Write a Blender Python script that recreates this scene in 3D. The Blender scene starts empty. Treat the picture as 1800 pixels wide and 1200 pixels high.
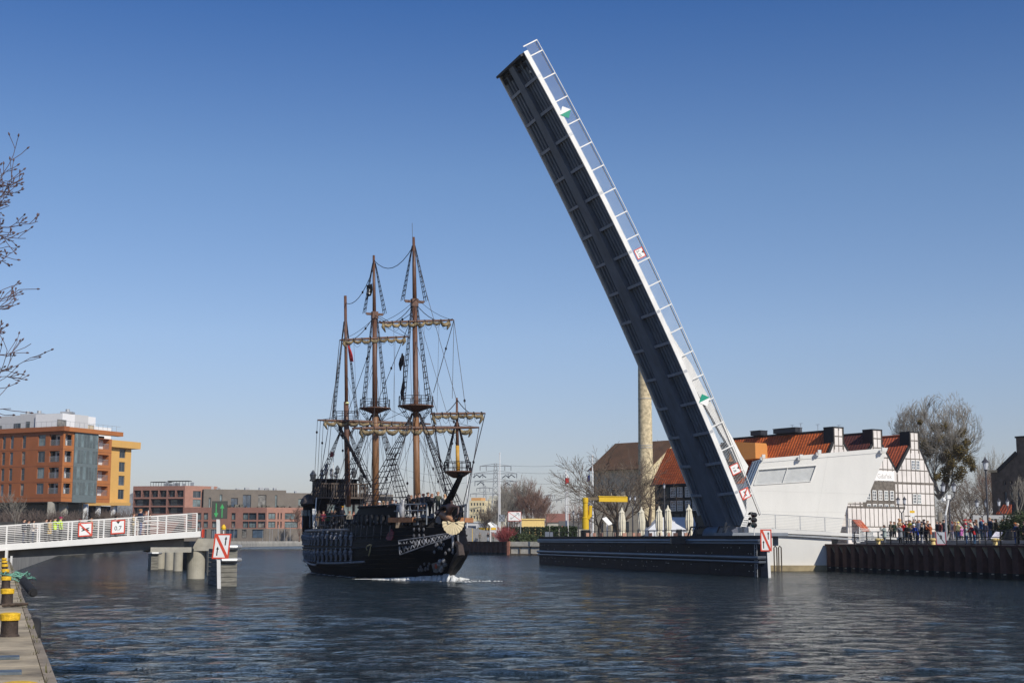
import bpy, bmesh, math, random
from mathutils import Vector, Matrix
V = Vector
rad = math.radians
sin, cos, pi = math.sin, math.cos, math.pi

# ---------------------------------------------------------------- camera, sky, sun
scene = bpy.context.scene
COL = scene.collection
CAM = V((0, 0, 2.9)); FPX = 2500.0; PITCH = math.atan(347 / FPX)
cd = bpy.data.cameras.new('camera'); cam = bpy.data.objects.new('camera', cd); COL.objects.link(cam)
cd.sensor_width = 36; cd.lens = 50; cd.clip_start = 0.1; cd.clip_end = 6000
cam.location = CAM; cam.rotation_euler = (rad(90) + PITCH, 0, 0)
scene.camera = cam
SUN_AZ = rad(54)      # from +X turned towards the camera side
SUN_EL = rad(37)
SDIR = V((cos(SUN_AZ) * cos(SUN_EL), -sin(SUN_AZ) * cos(SUN_EL), sin(SUN_EL)))
sd = bpy.data.lights.new('sun', 'SUN'); sd.energy = 4.4; sd.angle = rad(0.5); sd.color = (1.0, .94, .84)
so = bpy.data.objects.new('sun', sd); COL.objects.link(so)
so.rotation_euler = SDIR.to_track_quat('Z', 'Y').to_euler()
w = bpy.data.worlds.new("World"); scene.world = w; w.use_nodes = True
nt = w.node_tree; bg = nt.nodes['Background']
sky = nt.nodes.new('ShaderNodeTexSky'); sky.sky_type = 'NISHITA'; sky.sun_disc = False
sky.sun_elevation = SUN_EL; sky.sun_rotation = math.atan2(SDIR.x, SDIR.y)
sky.altitude = 0; sky.air_density = 1.0; sky.dust_density = 0.5; sky.ozone_density = 3.0
tint = nt.nodes.new('ShaderNodeMix'); tint.data_type = 'RGBA'; tint.blend_type = 'MULTIPLY'; tint.inputs[0].default_value = 1
wtc = nt.nodes.new('ShaderNodeTexCoord'); wsp = nt.nodes.new('ShaderNodeSeparateXYZ'); wcr = nt.nodes.new('ShaderNodeValToRGB')
nt.links.new(wtc.outputs['Generated'], wsp.inputs[0]); nt.links.new(wsp.outputs[2], wcr.inputs[0]); nt.links.new(wcr.outputs[0], tint.inputs[7])
el = wcr.color_ramp.elements; el[0].position = 0.0; el[0].color = (.90, .83, .96, 1); el[1].position = .42; el[1].color = (.17, .49, .93, 1)   # hazier low down, deeper blue overhead
for p_, c_ in ((.07, (.94, .87, 1.0, 1)), (.14, (1.0, .97, 1.09, 1)), (.25, (.80, .90, 1.07, 1)), (.6, (.36, .60, .88, 1)), (.95, (.55, .70, .85, 1))): e_ = el.new(p_); e_.color = c_
nt.links.new(sky.outputs[0], tint.inputs[6]); nt.links.new(tint.outputs[2], bg.inputs[0]); bg.inputs[1].default_value = 0.097
scene.view_settings.view_transform = 'Standard'; scene.view_settings.look = 'None'
scene.view_settings.exposure = 0.0; scene.view_settings.gamma = 1.0
scene.cycles.max_bounces = 6

# ---------------------------------------------------------------- where things stand
def ray(px, py):
    a, b = (px - 900) / FPX, (600 - py) / FPX
    return V((a, cos(PITCH) - b * sin(PITCH), sin(PITCH) + b * cos(PITCH)))
def at(px, py, Y):
    r = ray(px, py); return CAM + r * (Y / r.y)
def ground(px, py, z=0.0):
    r = ray(px, py); return CAM + r * ((z - CAM.z) / r.z)
def onplane(px, py, P, n):
    r = ray(px, py); return CAM + r * ((P - CAM).dot(n) / r.dot(n))
def zpix(X, Y, py):            # height above (X,Y) seen on picture row py
    r = ray(900, py); return CAM.z + r.z * Y / r.y
def xpix(px, Y, py=900):
    r = ray(px, py); return r.x * Y / r.y

# ---------------------------------------------------------------- materials
MATS = {}
def hexc(h):
    f = lambda c: (c / 12.92) if c <= .04045 else ((c + .055) / 1.055) ** 2.4
    return tuple(f(int(h[i:i + 2], 16) / 255) for i in (0, 2, 4))
def mat(name, col, rough=.7, metal=0.0, var=.12, scale=3.0, bump=0.0, bscale=None, spec=.4, emit=0, stretch=None):
    if name in MATS: return MATS[name]
    m = bpy.data.materials.new(name); m.use_nodes = True; n = m.node_tree; L = n.links
    b = n.nodes['Principled BSDF']
    if isinstance(col, str): col = hexc(col)
    b.inputs['Roughness'].default_value = rough; b.inputs['Metallic'].default_value = metal
    b.inputs['Specular IOR Level'].default_value = spec
    tc = n.nodes.new('ShaderNodeTexCoord'); src = tc.outputs['Object']
    if stretch:
        mp = n.nodes.new('ShaderNodeMapping'); mp.inputs['Scale'].default_value = stretch
        L.new(src, mp.inputs[0]); src = mp.outputs[0]
    nz = n.nodes.new('ShaderNodeTexNoise'); nz.inputs['Scale'].default_value = scale
    nz.inputs['Detail'].default_value = 6; nz.inputs['Roughness'].default_value = .65
    L.new(src, nz.inputs['Vector'])
    cr = n.nodes.new('ShaderNodeMapRange'); cr.inputs[1].default_value = .25; cr.inputs[2].default_value = .75
    cr.inputs[3].default_value = 1 - var * 1.6; cr.inputs[4].default_value = 1 + var
    L.new(nz.outputs[0], cr.inputs[0])
    mx = n.nodes.new('ShaderNodeVectorMath'); mx.operation = 'SCALE'; mx.inputs[0].default_value = col
    L.new(cr.outputs[0], mx.inputs['Scale']); L.new(mx.outputs[0], b.inputs['Base Color'])
    if bump:
        nb = n.nodes.new('ShaderNodeTexNoise'); nb.inputs['Scale'].default_value = bscale or scale * 4
        nb.inputs['Detail'].default_value = 5; L.new(src, nb.inputs['Vector'])
        bp = n.nodes.new('ShaderNodeBump'); bp.inputs['Strength'].default_value = bump; bp.inputs['Distance'].default_value = .05
        L.new(nb.outputs[0], bp.inputs['Height']); L.new(bp.outputs[0], b.inputs['Normal'])
    if emit:
        b.inputs['Emission Color'].default_value = (*col, 1); b.inputs['Emission Strength'].default_value = emit
    MATS[name] = m; return m

def tile_mat(name, c1, c2, sx, sz, rough=.75):
    """pantiles: rows down the slope and columns along it, uses UV in metres"""
    if name in MATS: return MATS[name]
    m = bpy.data.materials.new(name); m.use_nodes = True; n = m.node_tree; L = n.links
    b = n.nodes['Principled BSDF']; b.inputs['Roughness'].default_value = rough
    uv = n.nodes.new('ShaderNodeUVMap'); uv.uv_map = 'UVMap'
    sp = n.nodes.new('ShaderNodeSeparateXYZ'); L.new(uv.outputs[0], sp.inputs[0])
    def wave(out, per, sharp):
        a = n.nodes.new('ShaderNodeMath'); a.operation = 'DIVIDE'; a.inputs[1].default_value = per; L.new(out, a.inputs[0])
        f = n.nodes.new('ShaderNodeMath'); f.operation = 'FRACT'; L.new(a.outputs[0], f.inputs[0]); return f.outputs[0]
    fx, fy = wave(sp.outputs[0], sx, 1), wave(sp.outputs[1], sz, 1)
    px = n.nodes.new('ShaderNodeMath'); px.operation = 'PINGPONG'; px.inputs[1].default_value = .5; L.new(fx, px.inputs[0])
    h = n.nodes.new('ShaderNodeMath'); h.operation = 'ADD'; L.new(px.outputs[0], h.inputs[0]); L.new(fy, h.inputs[1])
    bp = n.nodes.new('ShaderNodeBump'); bp.inputs['Strength'].default_value = .9; bp.inputs['Distance'].default_value = .12
    L.new(h.outputs[0], bp.inputs['Height']); L.new(bp.outputs[0], b.inputs['Normal'])
    nz = n.nodes.new('ShaderNodeTexNoise'); nz.inputs['Scale'].default_value = .6; nz.inputs['Detail'].default_value = 8
    tc = n.nodes.new('ShaderNodeTexCoord'); L.new(tc.outputs['Object'], nz.inputs['Vector'])
    nz2 = n.nodes.new('ShaderNodeTexNoise'); nz2.inputs['Scale'].default_value = 5; L.new(tc.outputs['Object'], nz2.inputs['Vector'])
    ad = n.nodes.new('ShaderNodeMath'); ad.operation = 'ADD'; L.new(nz.outputs[0], ad.inputs[0]); L.new(nz2.outputs[0], ad.inputs[1])
    mr = n.nodes.new('ShaderNodeMapRange'); mr.inputs[1].default_value = .82; mr.inputs[2].default_value = 1.18
    L.new(ad.outputs[0], mr.inputs[0])
    mx = n.nodes.new('ShaderNodeMix'); mx.data_type = 'RGBA'; L.new(mr.outputs[0], mx.inputs[0])
    mx.inputs[6].default_value = (*hexc(c1), 1); mx.inputs[7].default_value = (*hexc(c2), 1)
    # joints between tiles are real dark gaps of the pantile pattern
    lt = n.nodes.new('ShaderNodeMath'); lt.operation = 'LESS_THAN'; lt.inputs[1].default_value = .12; L.new(px.outputs[0], lt.inputs[0])
    mx2 = n.nodes.new('ShaderNodeMix'); mx2.data_type = 'RGBA'; L.new(lt.outputs[0], mx2.inputs[0])
    L.new(mx.outputs[2], mx2.inputs[6]); mx2.inputs[7].default_value = (*[c * .36 for c in hexc(c1)], 1)
    L.new(mx2.outputs[2], b.inputs['Base Color'])
    MATS[name] = m; return m

# ---------------------------------------------------------------- mesh collector
def perp(d):
    d = V(d).normalized()
    a = V((0, 0, 1)) if abs(d.z) < .9 else V((1, 0, 0))
    u = d.cross(a).normalized(); return u, d.cross(u).normalized()
class MB:
    def __init__(s): s.v = []; s.f = []; s.m = []; s.i = 0; s.uv = None
    def face(s, pts, mi=None):
        k = len(s.v); s.v += [tuple(p) for p in pts]; s.f.append(tuple(range(k, k + len(pts)))); s.m.append(s.i if mi is None else mi)
    def box(s, c, sz, R=None):
        c = V(c); x, y, z = sz[0] / 2, sz[1] / 2, sz[2] / 2; k = len(s.v)
        for a in (-1, 1):
            for b in (-1, 1):
                for d in (-1, 1):
                    p = V((a * x, b * y, d * z))
                    if R: p = R @ p
                    s.v.append(tuple(c + p))
        for q in ((0, 1, 3, 2), (4, 6, 7, 5), (0, 4, 5, 1), (2, 3, 7, 6), (0, 2, 6, 4), (1, 5, 7, 3)):
            s.f.append(tuple(k + t for t in q)); s.m.append(s.i)
    def hexa(s, b4, t4):       # bottom four, top four
        k = len(s.v); s.v += [tuple(p) for p in b4] + [tuple(p) for p in t4]
        for q in ((3, 2, 1, 0), (4, 5, 6, 7), (0, 1, 5, 4), (1, 2, 6, 5), (2, 3, 7, 6), (3, 0, 4, 7)):
            s.f.append(tuple(k + t for t in q)); s.m.append(s.i)
    def beam(s, p, q, wd, ht, up=(0, 0, 1)):
        p, q = V(p), V(q); d = (q - p).normalized(); sd_ = d.cross(V(up))
        if sd_.length < 1e-4: sd_ = perp(d)[0]
        sd_.normalize(); u = sd_.cross(d).normalized(); a, b = sd_ * wd / 2, u * ht / 2
        s.hexa([p - a - b, p + a - b, q + a - b, q - a - b], [p - a + b, p + a + b, q + a + b, q - a + b])
    def tube(s, p, q, r, r2=None, n=6, cap=True):
        s.path([p, q], [r, r if r2 is None else r2], n, cap)
    def path(s, pts, rs, n=6, cap=True):
        pts = [V(p) for p in pts]
        if not isinstance(rs, (list, tuple)): rs = [rs] * len(pts)
        k = len(s.v); u = None
        for i, p in enumerate(pts):
            d = (pts[min(i + 1, len(pts) - 1)] - pts[max(i - 1, 0)])
            if d.length < 1e-7: d = V((0, 0, 1))
            d.normalize()
            if u is None: u, w_ = perp(d)
            else:
                u = (u - d * u.dot(d))
                if u.length < 1e-5: u = perp(d)[0]
                u.normalize(); w_ = d.cross(u)
            for j in range(n):
                a = 2 * pi * j / n; s.v.append(tuple(p + (u * cos(a) + w_ * sin(a)) * rs[i]))
        for i in range(len(pts) - 1):
            for j in range(n):
                a, b = k + i * n + j, k + i * n + (j + 1) % n
                s.f.append((a, b, b + n, a + n)); s.m.append(s.i)
        if cap:
            s.f.append(tuple(k + j for j in range(n))[::-1]); s.m.append(s.i)
            e = k + (len(pts) - 1) * n; s.f.append(tuple(e + j for j in range(n))); s.m.append(s.i)
    def lathe(s, c, prof, n=12, axis=(0, 0, 1), sx=1.0):
        c = V(c); ax = V(axis).normalized(); u, w_ = perp(ax); k = len(s.v)
        for r, z in prof:
            for j in range(n):
                a = 2 * pi * j / n; s.v.append(tuple(c + ax * z + (u * cos(a) * sx + w_ * sin(a)) * r))
        for i in range(len(prof) - 1):
            for j in range(n):
                a, b = k + i * n + j, k + i * n + (j + 1) % n
                s.f.append((a, b, b + n, a + n)); s.m.append(s.i)
        s.f.append(tuple(k + j for j in range(n))[::-1]); s.m.append(s.i)
        e = k + (len(prof) - 1) * n; s.f.append(tuple(e + j for j in range(n))); s.m.append(s.i)
    def prism(s, pts, off):
        pts = [V(p) for p in pts]; off = V(off); k = len(s.v); n = len(pts)
        s.v += [tuple(p) for p in pts] + [tuple(p + off) for p in pts]
        s.f.append(tuple(range(k, k + n))[::-1]); s.m.append(s.i)
        s.f.append(tuple(range(k + n, k + 2 * n))); s.m.append(s.i)
        for i in range(n):
            j = (i + 1) % n; s.f.append((k + i, k + j, k + n + j, k + n + i)); s.m.append(s.i)
    def add(s, me_verts, me_faces, M=None, mi=0):
        k = len(s.v); s.v += [tuple((M @ V(p)) if M else p) for p in me_verts]
        for f in me_faces: s.f.append(tuple(k + t for t in f)); s.m.append(mi)
    def build(s, name, mats, parent=None, smooth=False, world=True, label=None, fixn=True):
        if not isinstance(mats, (list, tuple)): mats = [mats]
        me = bpy.data.meshes.new(name)
        org = V((0, 0, 0))
        if world and parent is not None:
            p = parent
            while p is not None: org = org + p.location; p = p.parent
        vs = [tuple(V(v) - org) for v in s.v] if org.length else s.v
        me.from_pydata(vs, [], s.f)
        for m in mats: me.materials.append(m)
        me.polygons.foreach_set('material_index', s.m)
        if fixn and len(s.f) < 60000:
            bm = bmesh.new(); bm.from_mesh(me); bmesh.ops.recalc_face_normals(bm, faces=bm.faces); bm.to_mesh(me); bm.free()
        if smooth: me.polygons.foreach_set('use_smooth', [True] * len(me.polygons))
        me.update()
        o = bpy.data.objects.new(name, me); COL.objects.link(o)
        if parent is not None: o.parent = parent
        if label: o['label'] = label
        return o

def tag(o, label=None, cat=None, group=None, kind=None):
    if label: o['label'] = label
    if cat: o['category'] = cat
    if group: o['group'] = group
    if kind: o['kind'] = kind
    return o
def empty(name, loc, label, cat, group=None, rz=0.0):
    o = bpy.data.objects.new(name, None); COL.objects.link(o); o.location = V(loc); o.rotation_euler = (0, 0, rz)
    o.empty_display_size = .3
    return tag(o, label, cat, group)
def copy_tree(o, parent=None):
    c = o.copy(); COL.objects.link(c); c.parent = parent
    for ch in list(o.children): copy_tree(ch, c)
    return c

class Fr:
    """a flat face: origin, horizontal direction, up, outward normal"""
    def __init__(s, O, e, up=(0, 0, 1)):
        s.O = V(O); s.e = V(e).normalized(); s.u = V(up).normalized(); s.n = s.e.cross(s.u).normalized()
    def p(s, a, b, d=0.0): return s.O + s.e * a + s.u * b + s.n * d
    def flat(s, mb, pts, d0, d1): mb.prism([s.p(a, b, d0) for a, b in pts], s.n * (d1 - d0))
    def rect(s, mb, a0, b0, a1, b1, d0, d1): s.flat(mb, [(a0, b0), (a1, b0), (a1, b1), (a0, b1)], d0, d1)
def wall_holes(mb, fr, a0, b0, a1, b1, holes, depth, back=False):
    xs = sorted({a0, a1, *[h[0] for h in holes], *[h[2] for h in holes]}); xs = [x for x in xs if a0 <= x <= a1]
    zs = sorted({b0, b1, *[h[1] for h in holes], *[h[3] for h in holes]}); zs = [z for z in zs if b0 <= z <= b1]
    for i in range(len(xs) - 1):
        for j in range(len(zs) - 1):
            cx, cz = (xs[i] + xs[i + 1]) / 2, (zs[j] + zs[j + 1]) / 2
            if any(h[0] < cx < h[2] and h[1] < cz < h[3] for h in holes): continue
            mb.face([fr.p(xs[i], zs[j]), fr.p(xs[i + 1], zs[j]), fr.p(xs[i + 1], zs[j + 1]), fr.p(xs[i], zs[j + 1])])
    for h in holes:
        c = [(h[0], h[1]), (h[2], h[1]), (h[2], h[3]), (h[0], h[3])]
        for k in range(4):
            p, q = c[k], c[(k + 1) % 4]
            mb.face([fr.p(*p), fr.p(*q), fr.p(*q, -depth), fr.p(*p, -depth)])
WRG = random.Random(99)
GLS = []
def window(parent, fr, h, rec, frame_m, glass_m, cols=2, rows=1, fw=.07, name='window', sill=None):
    a0, b0, a1, b1 = h; mb = MB(); d0, d1 = -rec - .05, -rec + .03
    if glass_m is MATS.get('window_glass'): glass_m = WRG.choice(GLS)
    fr.rect(mb, a0, b0, a0 + fw, b1, d0, d1); fr.rect(mb, a1 - fw, b0, a1, b1, d0, d1)
    fr.rect(mb, a0 + fw, b0, a1 - fw, b0 + fw, d0, d1); fr.rect(mb, a0 + fw, b1 - fw, a1 - fw, b1, d0, d1)
    for i in range(1, cols):
        x = a0 + (a1 - a0) * i / cols; fr.rect(mb, x - fw * .35, b0 + fw, x + fw * .35, b1 - fw, d0, d1 - .01)
    for j in range(1, rows):
        z = b0 + (b1 - b0) * j / rows; fr.rect(mb, a0 + fw, z - fw * .35, a1 - fw, z + fw * .35, d0, d1 - .014)
    wo = mb.build(name, frame_m, parent)
    g = MB(); g.face([fr.p(a0 + .01, b0 + .01, d0 + .035), fr.p(a1 - .01, b0 + .01, d0 + .035), fr.p(a1 - .01, b1 - .01, d0 + .035), fr.p(a0 + .01, b1 - .01, d0 + .035)])
    g.build('pane', glass_m, wo, fixn=False)
    return wo

_tc = {}
def text_mesh(body, size):
    c = bpy.data.curves.new('lettering', 'FONT'); c.body = body; c.size = size; c.extrude = .006; c.align_x = 'CENTER'; c.align_y = 'CENTER'
    c.resolution_u = 3
    o = bpy.data.objects.new('lettering', c); COL.objects.link(o)
    dg = bpy.context.evaluated_depsgraph_get(); me = bpy.data.meshes.new_from_object(o.evaluated_get(dg))
    vs = [v.co.copy() for v in me.vertices]; fs = [tuple(p.vertices) for p in me.polygons]
    bpy.data.objects.remove(o); bpy.data.curves.remove(c); bpy.data.meshes.remove(me)
    return vs, fs
def add_text(mb, fr, body, a, b, size, d, sx=1.0):
    vs, fs = text_mesh(body, size); k = len(mb.v)
    mb.v += [tuple(fr.p(a + v.x * sx, b + v.y, d + v.z)) for v in vs]
    for f in fs: mb.f.append(tuple(k + t for t in f)); mb.m.append(mb.i)
# ---------------------------------------------------------------- shared materials
WHITE = mat('white_paint', (.70, .69, .66), .45, var=.05, scale=1.5)
WHITE2 = mat('white_render', (.71, .695, .655), .8, var=.05, scale=.5, bump=.1, bscale=12, stretch=(1, 1, .35))
BLACKST = mat('black_steel', (.012, .013, .016), .4, var=.3, spec=.35)
GREYST = mat('grey_steel', (.19, .21, .24), .5, var=.1)
GALV = mat('galvanised_steel', (.42, .43, .44), .4, metal=.4, var=.1)
CONC = mat('concrete', (.36, .34, .29), .85, var=.22, scale=1.2, bump=.35, bscale=14)
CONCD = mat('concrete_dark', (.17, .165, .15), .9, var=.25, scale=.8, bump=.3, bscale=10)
RED = mat('sign_red', (.62, .07, .035), .5, var=.08)
SWHITE = mat('sign_white', (.78, .78, .76), .5, var=.03)
SBLACK = mat('sign_black', (.015, .015, .015), .5, var=.1)
SGREEN = mat('sign_green', (.0, .27, .17), .5, var=.05)
GLASS = mat('window_glass', (.03, .045, .06), .06, var=.5, scale=.25, spec=.9)
GLASSL = mat('pale_glass', (.16, .21, .22), .12, var=.5, scale=.5, spec=.8)
GLS += [GLASS, GLASS, mat('glass_curtained', (.22, .21, .19), .25, var=.6, scale=.9, spec=.6), mat('glass_bluish', (.06, .09, .13), .05, var=.5, scale=.4, spec=.9), GLASSL]
BARK = mat('bark', (.13, .10, .075), .95, var=.3, scale=2)
BARKR = mat('bark_reddish', (.17, .10, .075), .95, var=.3, scale=2)
BARKG = mat('bark_grey', (.22, .20, .17), .95, var=.3, scale=2)
HEDGE = mat('hedge_green', (.028, .042, .016), .9, var=.6, scale=2.2)
YELLOW = mat('yellow_paint', (.78, .48, .02), .5, var=.12, scale=5)
YCRANE = mat('crane_yellow', (.62, .40, .015), .45, var=.08)

# ---------------------------------------------------------------- water
def water_mat():
    m = bpy.data.materials.new('river_water'); m.use_nodes = True; n = m.node_tree; L = n.links
    b = n.nodes['Principled BSDF']; b.inputs['Base Color'].default_value = (.010, .018, .021, 1)
    b.inputs['Roughness'].default_value = .06; b.inputs['IOR'].default_value = 1.33
    g = n.nodes.new('ShaderNodeNewGeometry')
    def noise(sc, det, dist, rot):
        mp = n.nodes.new('ShaderNodeMapping'); mp.inputs['Scale'].default_value = sc; mp.inputs['Rotation'].default_value = (0, 0, rot)
        L.new(g.outputs['Position'], mp.inputs[0]); z = n.nodes.new('ShaderNodeTexNoise')
        z.inputs['Scale'].default_value = 1; z.inputs['Detail'].default_value = det; z.inputs['Roughness'].default_value = .55
        z.inputs['Distortion'].default_value = dist
        L.new(mp.outputs[0], z.inputs['Vector']); return z.outputs[0]
    nd = None; prev = None
    for sc, det, dist, rot, dm in (((.10, .22, .2), 2, .3, .2, .7), ((.6, 1.1, 1), 4, .8, -.25, 1.15), ((1.7, 3.2, 1), 5, .8, .3, .75)):
        bp = n.nodes.new('ShaderNodeBump'); bp.inputs['Strength'].default_value = 1; bp.inputs['Distance'].default_value = dm
        L.new(noise(sc, det, dist, rot), bp.inputs['Height'])
        if prev: L.new(prev, bp.inputs['Normal'])
        prev = bp.outputs[0]
    L.new(prev, b.inputs['Normal'])
    # ripples too small to model show as a rougher surface farther out in the channel
    ln = n.nodes.new('ShaderNodeVectorMath'); ln.operation = 'LENGTH'; L.new(g.outputs['Position'], ln.inputs[0])
    rg = n.nodes.new('ShaderNodeMapRange'); rg.inputs[1].default_value = 25; rg.inputs[2].default_value = 150; rg.inputs[3].default_value = .05; rg.inputs[4].default_value = .17
    L.new(ln.outputs['Value'], rg.inputs[0]); L.new(rg.outputs[0], b.inputs['Roughness'])
    return m
WATER = water_mat()
import numpy as np
def water():
    """ripples as real height: a fan of quads that is fine near the quay and coarse far out, with a flat sheet below it"""
    ang = np.radians(np.arange(-47, 47.01, .115)); ratio = 1.0034; nr = int(math.log(3200 / 33) / math.log(ratio)); rr = 33 * ratio ** np.arange(nr)
    R, A = np.meshgrid(rr, ang, indexing='ij'); x = R * np.sin(A); y = R * np.cos(A) - 30
    rg = np.random.RandomState(7); z = np.zeros_like(x); dr = R * .0034
    gust = 1.05 + .42 * np.sin(x * .045 + y * .021 + 1.3) * np.sin(y * .033 - x * .017) + .25 * np.sin(x * .11 - y * .07 + 2) * np.sin(y * .09 + .5)
    n = 64
    for i in range(n):
        lam = .38 * (3.0 / .38) ** ((i / n) ** 1.15); th = rg.normal(-1.45, .55); k = 2 * math.pi / lam; ph = rg.uniform(0, 6.28)
        sl = .0215 * (1.25 if lam < 1.1 else .55); att = np.clip((lam / dr - 2.5) / 3, 0, 1)
        q = np.sin(k * (x * math.cos(th) + y * math.sin(th)) + ph); z += sl / k * att * (q + .28 * (q * q - .5))
    z = z * gust * np.clip((3000 - R) / 400, 0, 1)
    ny, nx = x.shape; vs = np.stack([x, y, z], -1).reshape(-1, 3).astype('f4')
    idx = np.arange(ny * nx).reshape(ny, nx); f = np.stack([idx[:-1, :-1], idx[:-1, 1:], idx[1:, 1:], idx[1:, :-1]], -1).reshape(-1)
    me = bpy.data.meshes.new('river_water'); me.vertices.add(len(vs)); me.vertices.foreach_set('co', vs.ravel())
    nf = len(f) // 4; me.loops.add(len(f)); me.loops.foreach_set('vertex_index', f[::1].astype('i4')); me.polygons.add(nf)
    me.polygons.foreach_set('loop_start', (np.arange(nf) * 4).astype('i4')); me.polygons.foreach_set('loop_total', np.full(nf, 4, 'i4')); me.polygons.foreach_set('use_smooth', np.ones(nf, bool))
    me.update(calc_edges=True); me.flip_normals(); me.materials.append(WATER); o = bpy.data.objects.new('river_water', me); COL.objects.link(o); o['kind'] = 'structure'
water()
mb = MB(); mb.face([(-2500, -60, -.22), (2500, -60, -.22), (2500, 4200, -.22), (-2500, 4200, -.22)])
tag(mb.build('deep_water', WATER, fixn=False), kind='structure')

# directions of the place: channel runs away to the left, the footbridge crosses it
a_ = V((-.9426, -.3338, 0)).normalized()      # along the bridge, hinge to tip
w_ = V((-a_.y, a_.x, 0)) * -1               # away from the camera, up the channel
if w_.y < 0: w_ = -w_
UP = V((0, 0, 1))
HN = at(1306, 903, 119.0)                   # hinge, near bottom edge of the leaf

# ---------------------------------------------------------------- land
SOIL = mat('ground_soil', (.16, .14, .10), .95, var=.35, scale=.3)
PAVE = mat('quay_paving', (.33, .31, .28), .9, var=.15, scale=1.2)
def slab(name, pts, z0, z1, m):
    mb = MB(); mb.prism([(p[0], p[1], z0) for p in pts], (0, 0, z1 - z0)); return tag(mb.build(name, m), kind='structure')
QR = [ground(1830, 1020), ground(1462, 1003)]           # right quay waterline
qd = (QR[1] - QR[0]).normalized()
QR[0] = QR[0] - qd * 14
ab0, ab1 = ground(1462, 1003), ground(1345, 1003)
GW0, GW1 = ground(1338, 1014), ground(948, 991)         # black guide wall, near and far end
gdir = (GW1 - GW0).normalized(); gn = V((gdir.y, -gdir.x, 0))
if gn.x < 0: gn = -gn
MQ0, MQ1 = ground(947, 975), ground(808, 973)
in0 = GW0 + gn * 2.2 + gdir * 18; in1 = GW1 + gn * 2.5 + gdir * -1
back = V((40, 2600, 0))
pts = [QR[0] + V((.35, 0, 0)), QR[1] + V((.3, 0, 0)), QR[1] + V((-.2, 2.3, 0)), ab1 + V((0, .6, 0)), in0 + V((1.5, 3, 0)), in1, MQ0 + V((1.5, .4, 0)), MQ0 + V((0, .4, 0)), MQ1 + V((0, .4, 0)),
       MQ1 + V((-6, 60, 0)), V((-26, 560, 0)), V((-70, 700, 0)), V((-90, 2600, 0)), V((1800, 2600, 0)), V((1800, 30, 0)), QR[0] + V((30, -20, 0))]
slab('ground', pts, -3, 2.42, PAVE)
lb0, lb1 = ground(99, 976), ground(263, 966)
QL = 1.3
lpts = [V((-36.5, 98, 0)), V((-38, 104, 0)), lb0, lb1, V((-100, 560, 0)), V((-88, 640, 0)), V((-40, 730, 0)), V((-60, 2600, 0)), V((-2400, 2600, 0)), V((-2400, 60, 0)), V((-90, 60, 0))]
slab('ground_left_bank', lpts, -3, 2.35, SOIL)
# quay on the left where the camera stands: coping strip beside a paved top
q_out = [ground(106, 1200, QL), ground(68, 1095, QL)]
q_a, q_b = ground(106, 1200, QL), ground(20, 987, QL); qdl = (q_b - q_a); qdl.z = 0; qdl.normalize()
qi_a = ground(76.5, 1188, QL)
qn = V((-qdl.y, qdl.x, 0))
if qn.x > 0: qn = -qn
e0 = q_a - qdl * 30; e1 = q_b + qdl * 1
cw = abs((qi_a - q_a).dot(qn))
QSTONE = mat('quay_concrete', (.42, .345, .24), .9, var=.5, scale=.8, bump=.8, bscale=5)
QCOPE = mat('coping_stone', (.27, .225, .175), .9, var=.3, scale=1.8, bump=.5, bscale=9)
mb = MB()
L_ = (e1 - e0).length; k = 0; rng = random.Random(4)
while k < L_ - .5:
    k2 = min(L_, k + 4.2); p, q = e0 + qdl * (k + .015), e0 + qdl * (k2 - .015)
    jo = rng.uniform(-.02, .03)
    mb.hexa([p + qn * -jo + UP * -2.5, p + qn * cw + UP * -2.5, q + qn * cw + UP * -2.5, q + qn * -jo + UP * -2.5],
            [p + qn * (.05 - jo) + UP * .0, p + qn * cw, q + qn * cw, q + qn * (.05 - jo)])
    k = k2
mb.build('quay_coping', QCOPE)['kind'] = 'structure'
mb = MB(); k = 0; i = 0
while k < L_ - .1:
    k2 = min(L_, k + 8.5 + rng.uniform(-2, 2)); p, q = e0 + qdl * (k + .01), e0 + qdl * (k2 - .02); dz = rng.uniform(-.012, .012)
    mb.hexa([p + qn * cw + UP * -3.5, p + qn * 40 + UP * -3.5, q + qn * 40 + UP * -3.5, q + qn * cw + UP * -3.5],
            [p + qn * (cw + .03) + UP * (.05 + dz), p + qn * 40 + UP * (.05 + dz), q + qn * 40 + UP * (.05 + dz), q + qn * (cw + .03) + UP * (.05 + dz)])
    k = k2
mb.build('quay', QSTONE)['kind'] = 'structure'

# ---------------------------------------------------------------- bollards on the left quay
BOLB = mat('bollard_iron', (.06, .042, .033), .7, metal=.2, var=.5, scale=6, bump=.4)
b2 = ground(16, 1119, QL + .05)
lat = (b2 - e0).dot(qn); along0 = (b2 - e0).dot(qdl)
def make_bollard():
    r = empty('mooring_bollard', (0, 0, 0), '', 'bollard')
    m = MB(); m.lathe((0, 0, 0), [(.16, 0), (.155, .03), (.135, .05), (.13, .26), (.135, .28)], 20); m.build('post', BOLB, r, smooth=False)
    m = MB(); m.lathe((0, 0, 0), [(.14, .26), (.155, .265), (.16, .36), (.15, .375), (.10, .385)], 24); m.build('cap', mat('bollard_cap_yellow', (.78, .47, .02), .6, var=.4, scale=14, bump=.4), r, smooth=False)
    return r
bol = make_bollard(); blab = ['nearest yellow capped iron bollard, cut off by the bottom left corner', 'squat iron bollard with rubbed yellow cap on bare quay concrete, second nearest',
  'yellow capped bollard with a rusty chain at its foot', 'yellow capped bollard right beside the coiled green rope', 'yellow capped bollard just beyond the green rope', 'small yellow capped bollard, third from the bridge end', 'small yellow capped bollard, second from the bridge end', 'farthest yellow capped bollard, against the white bridge post']
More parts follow.
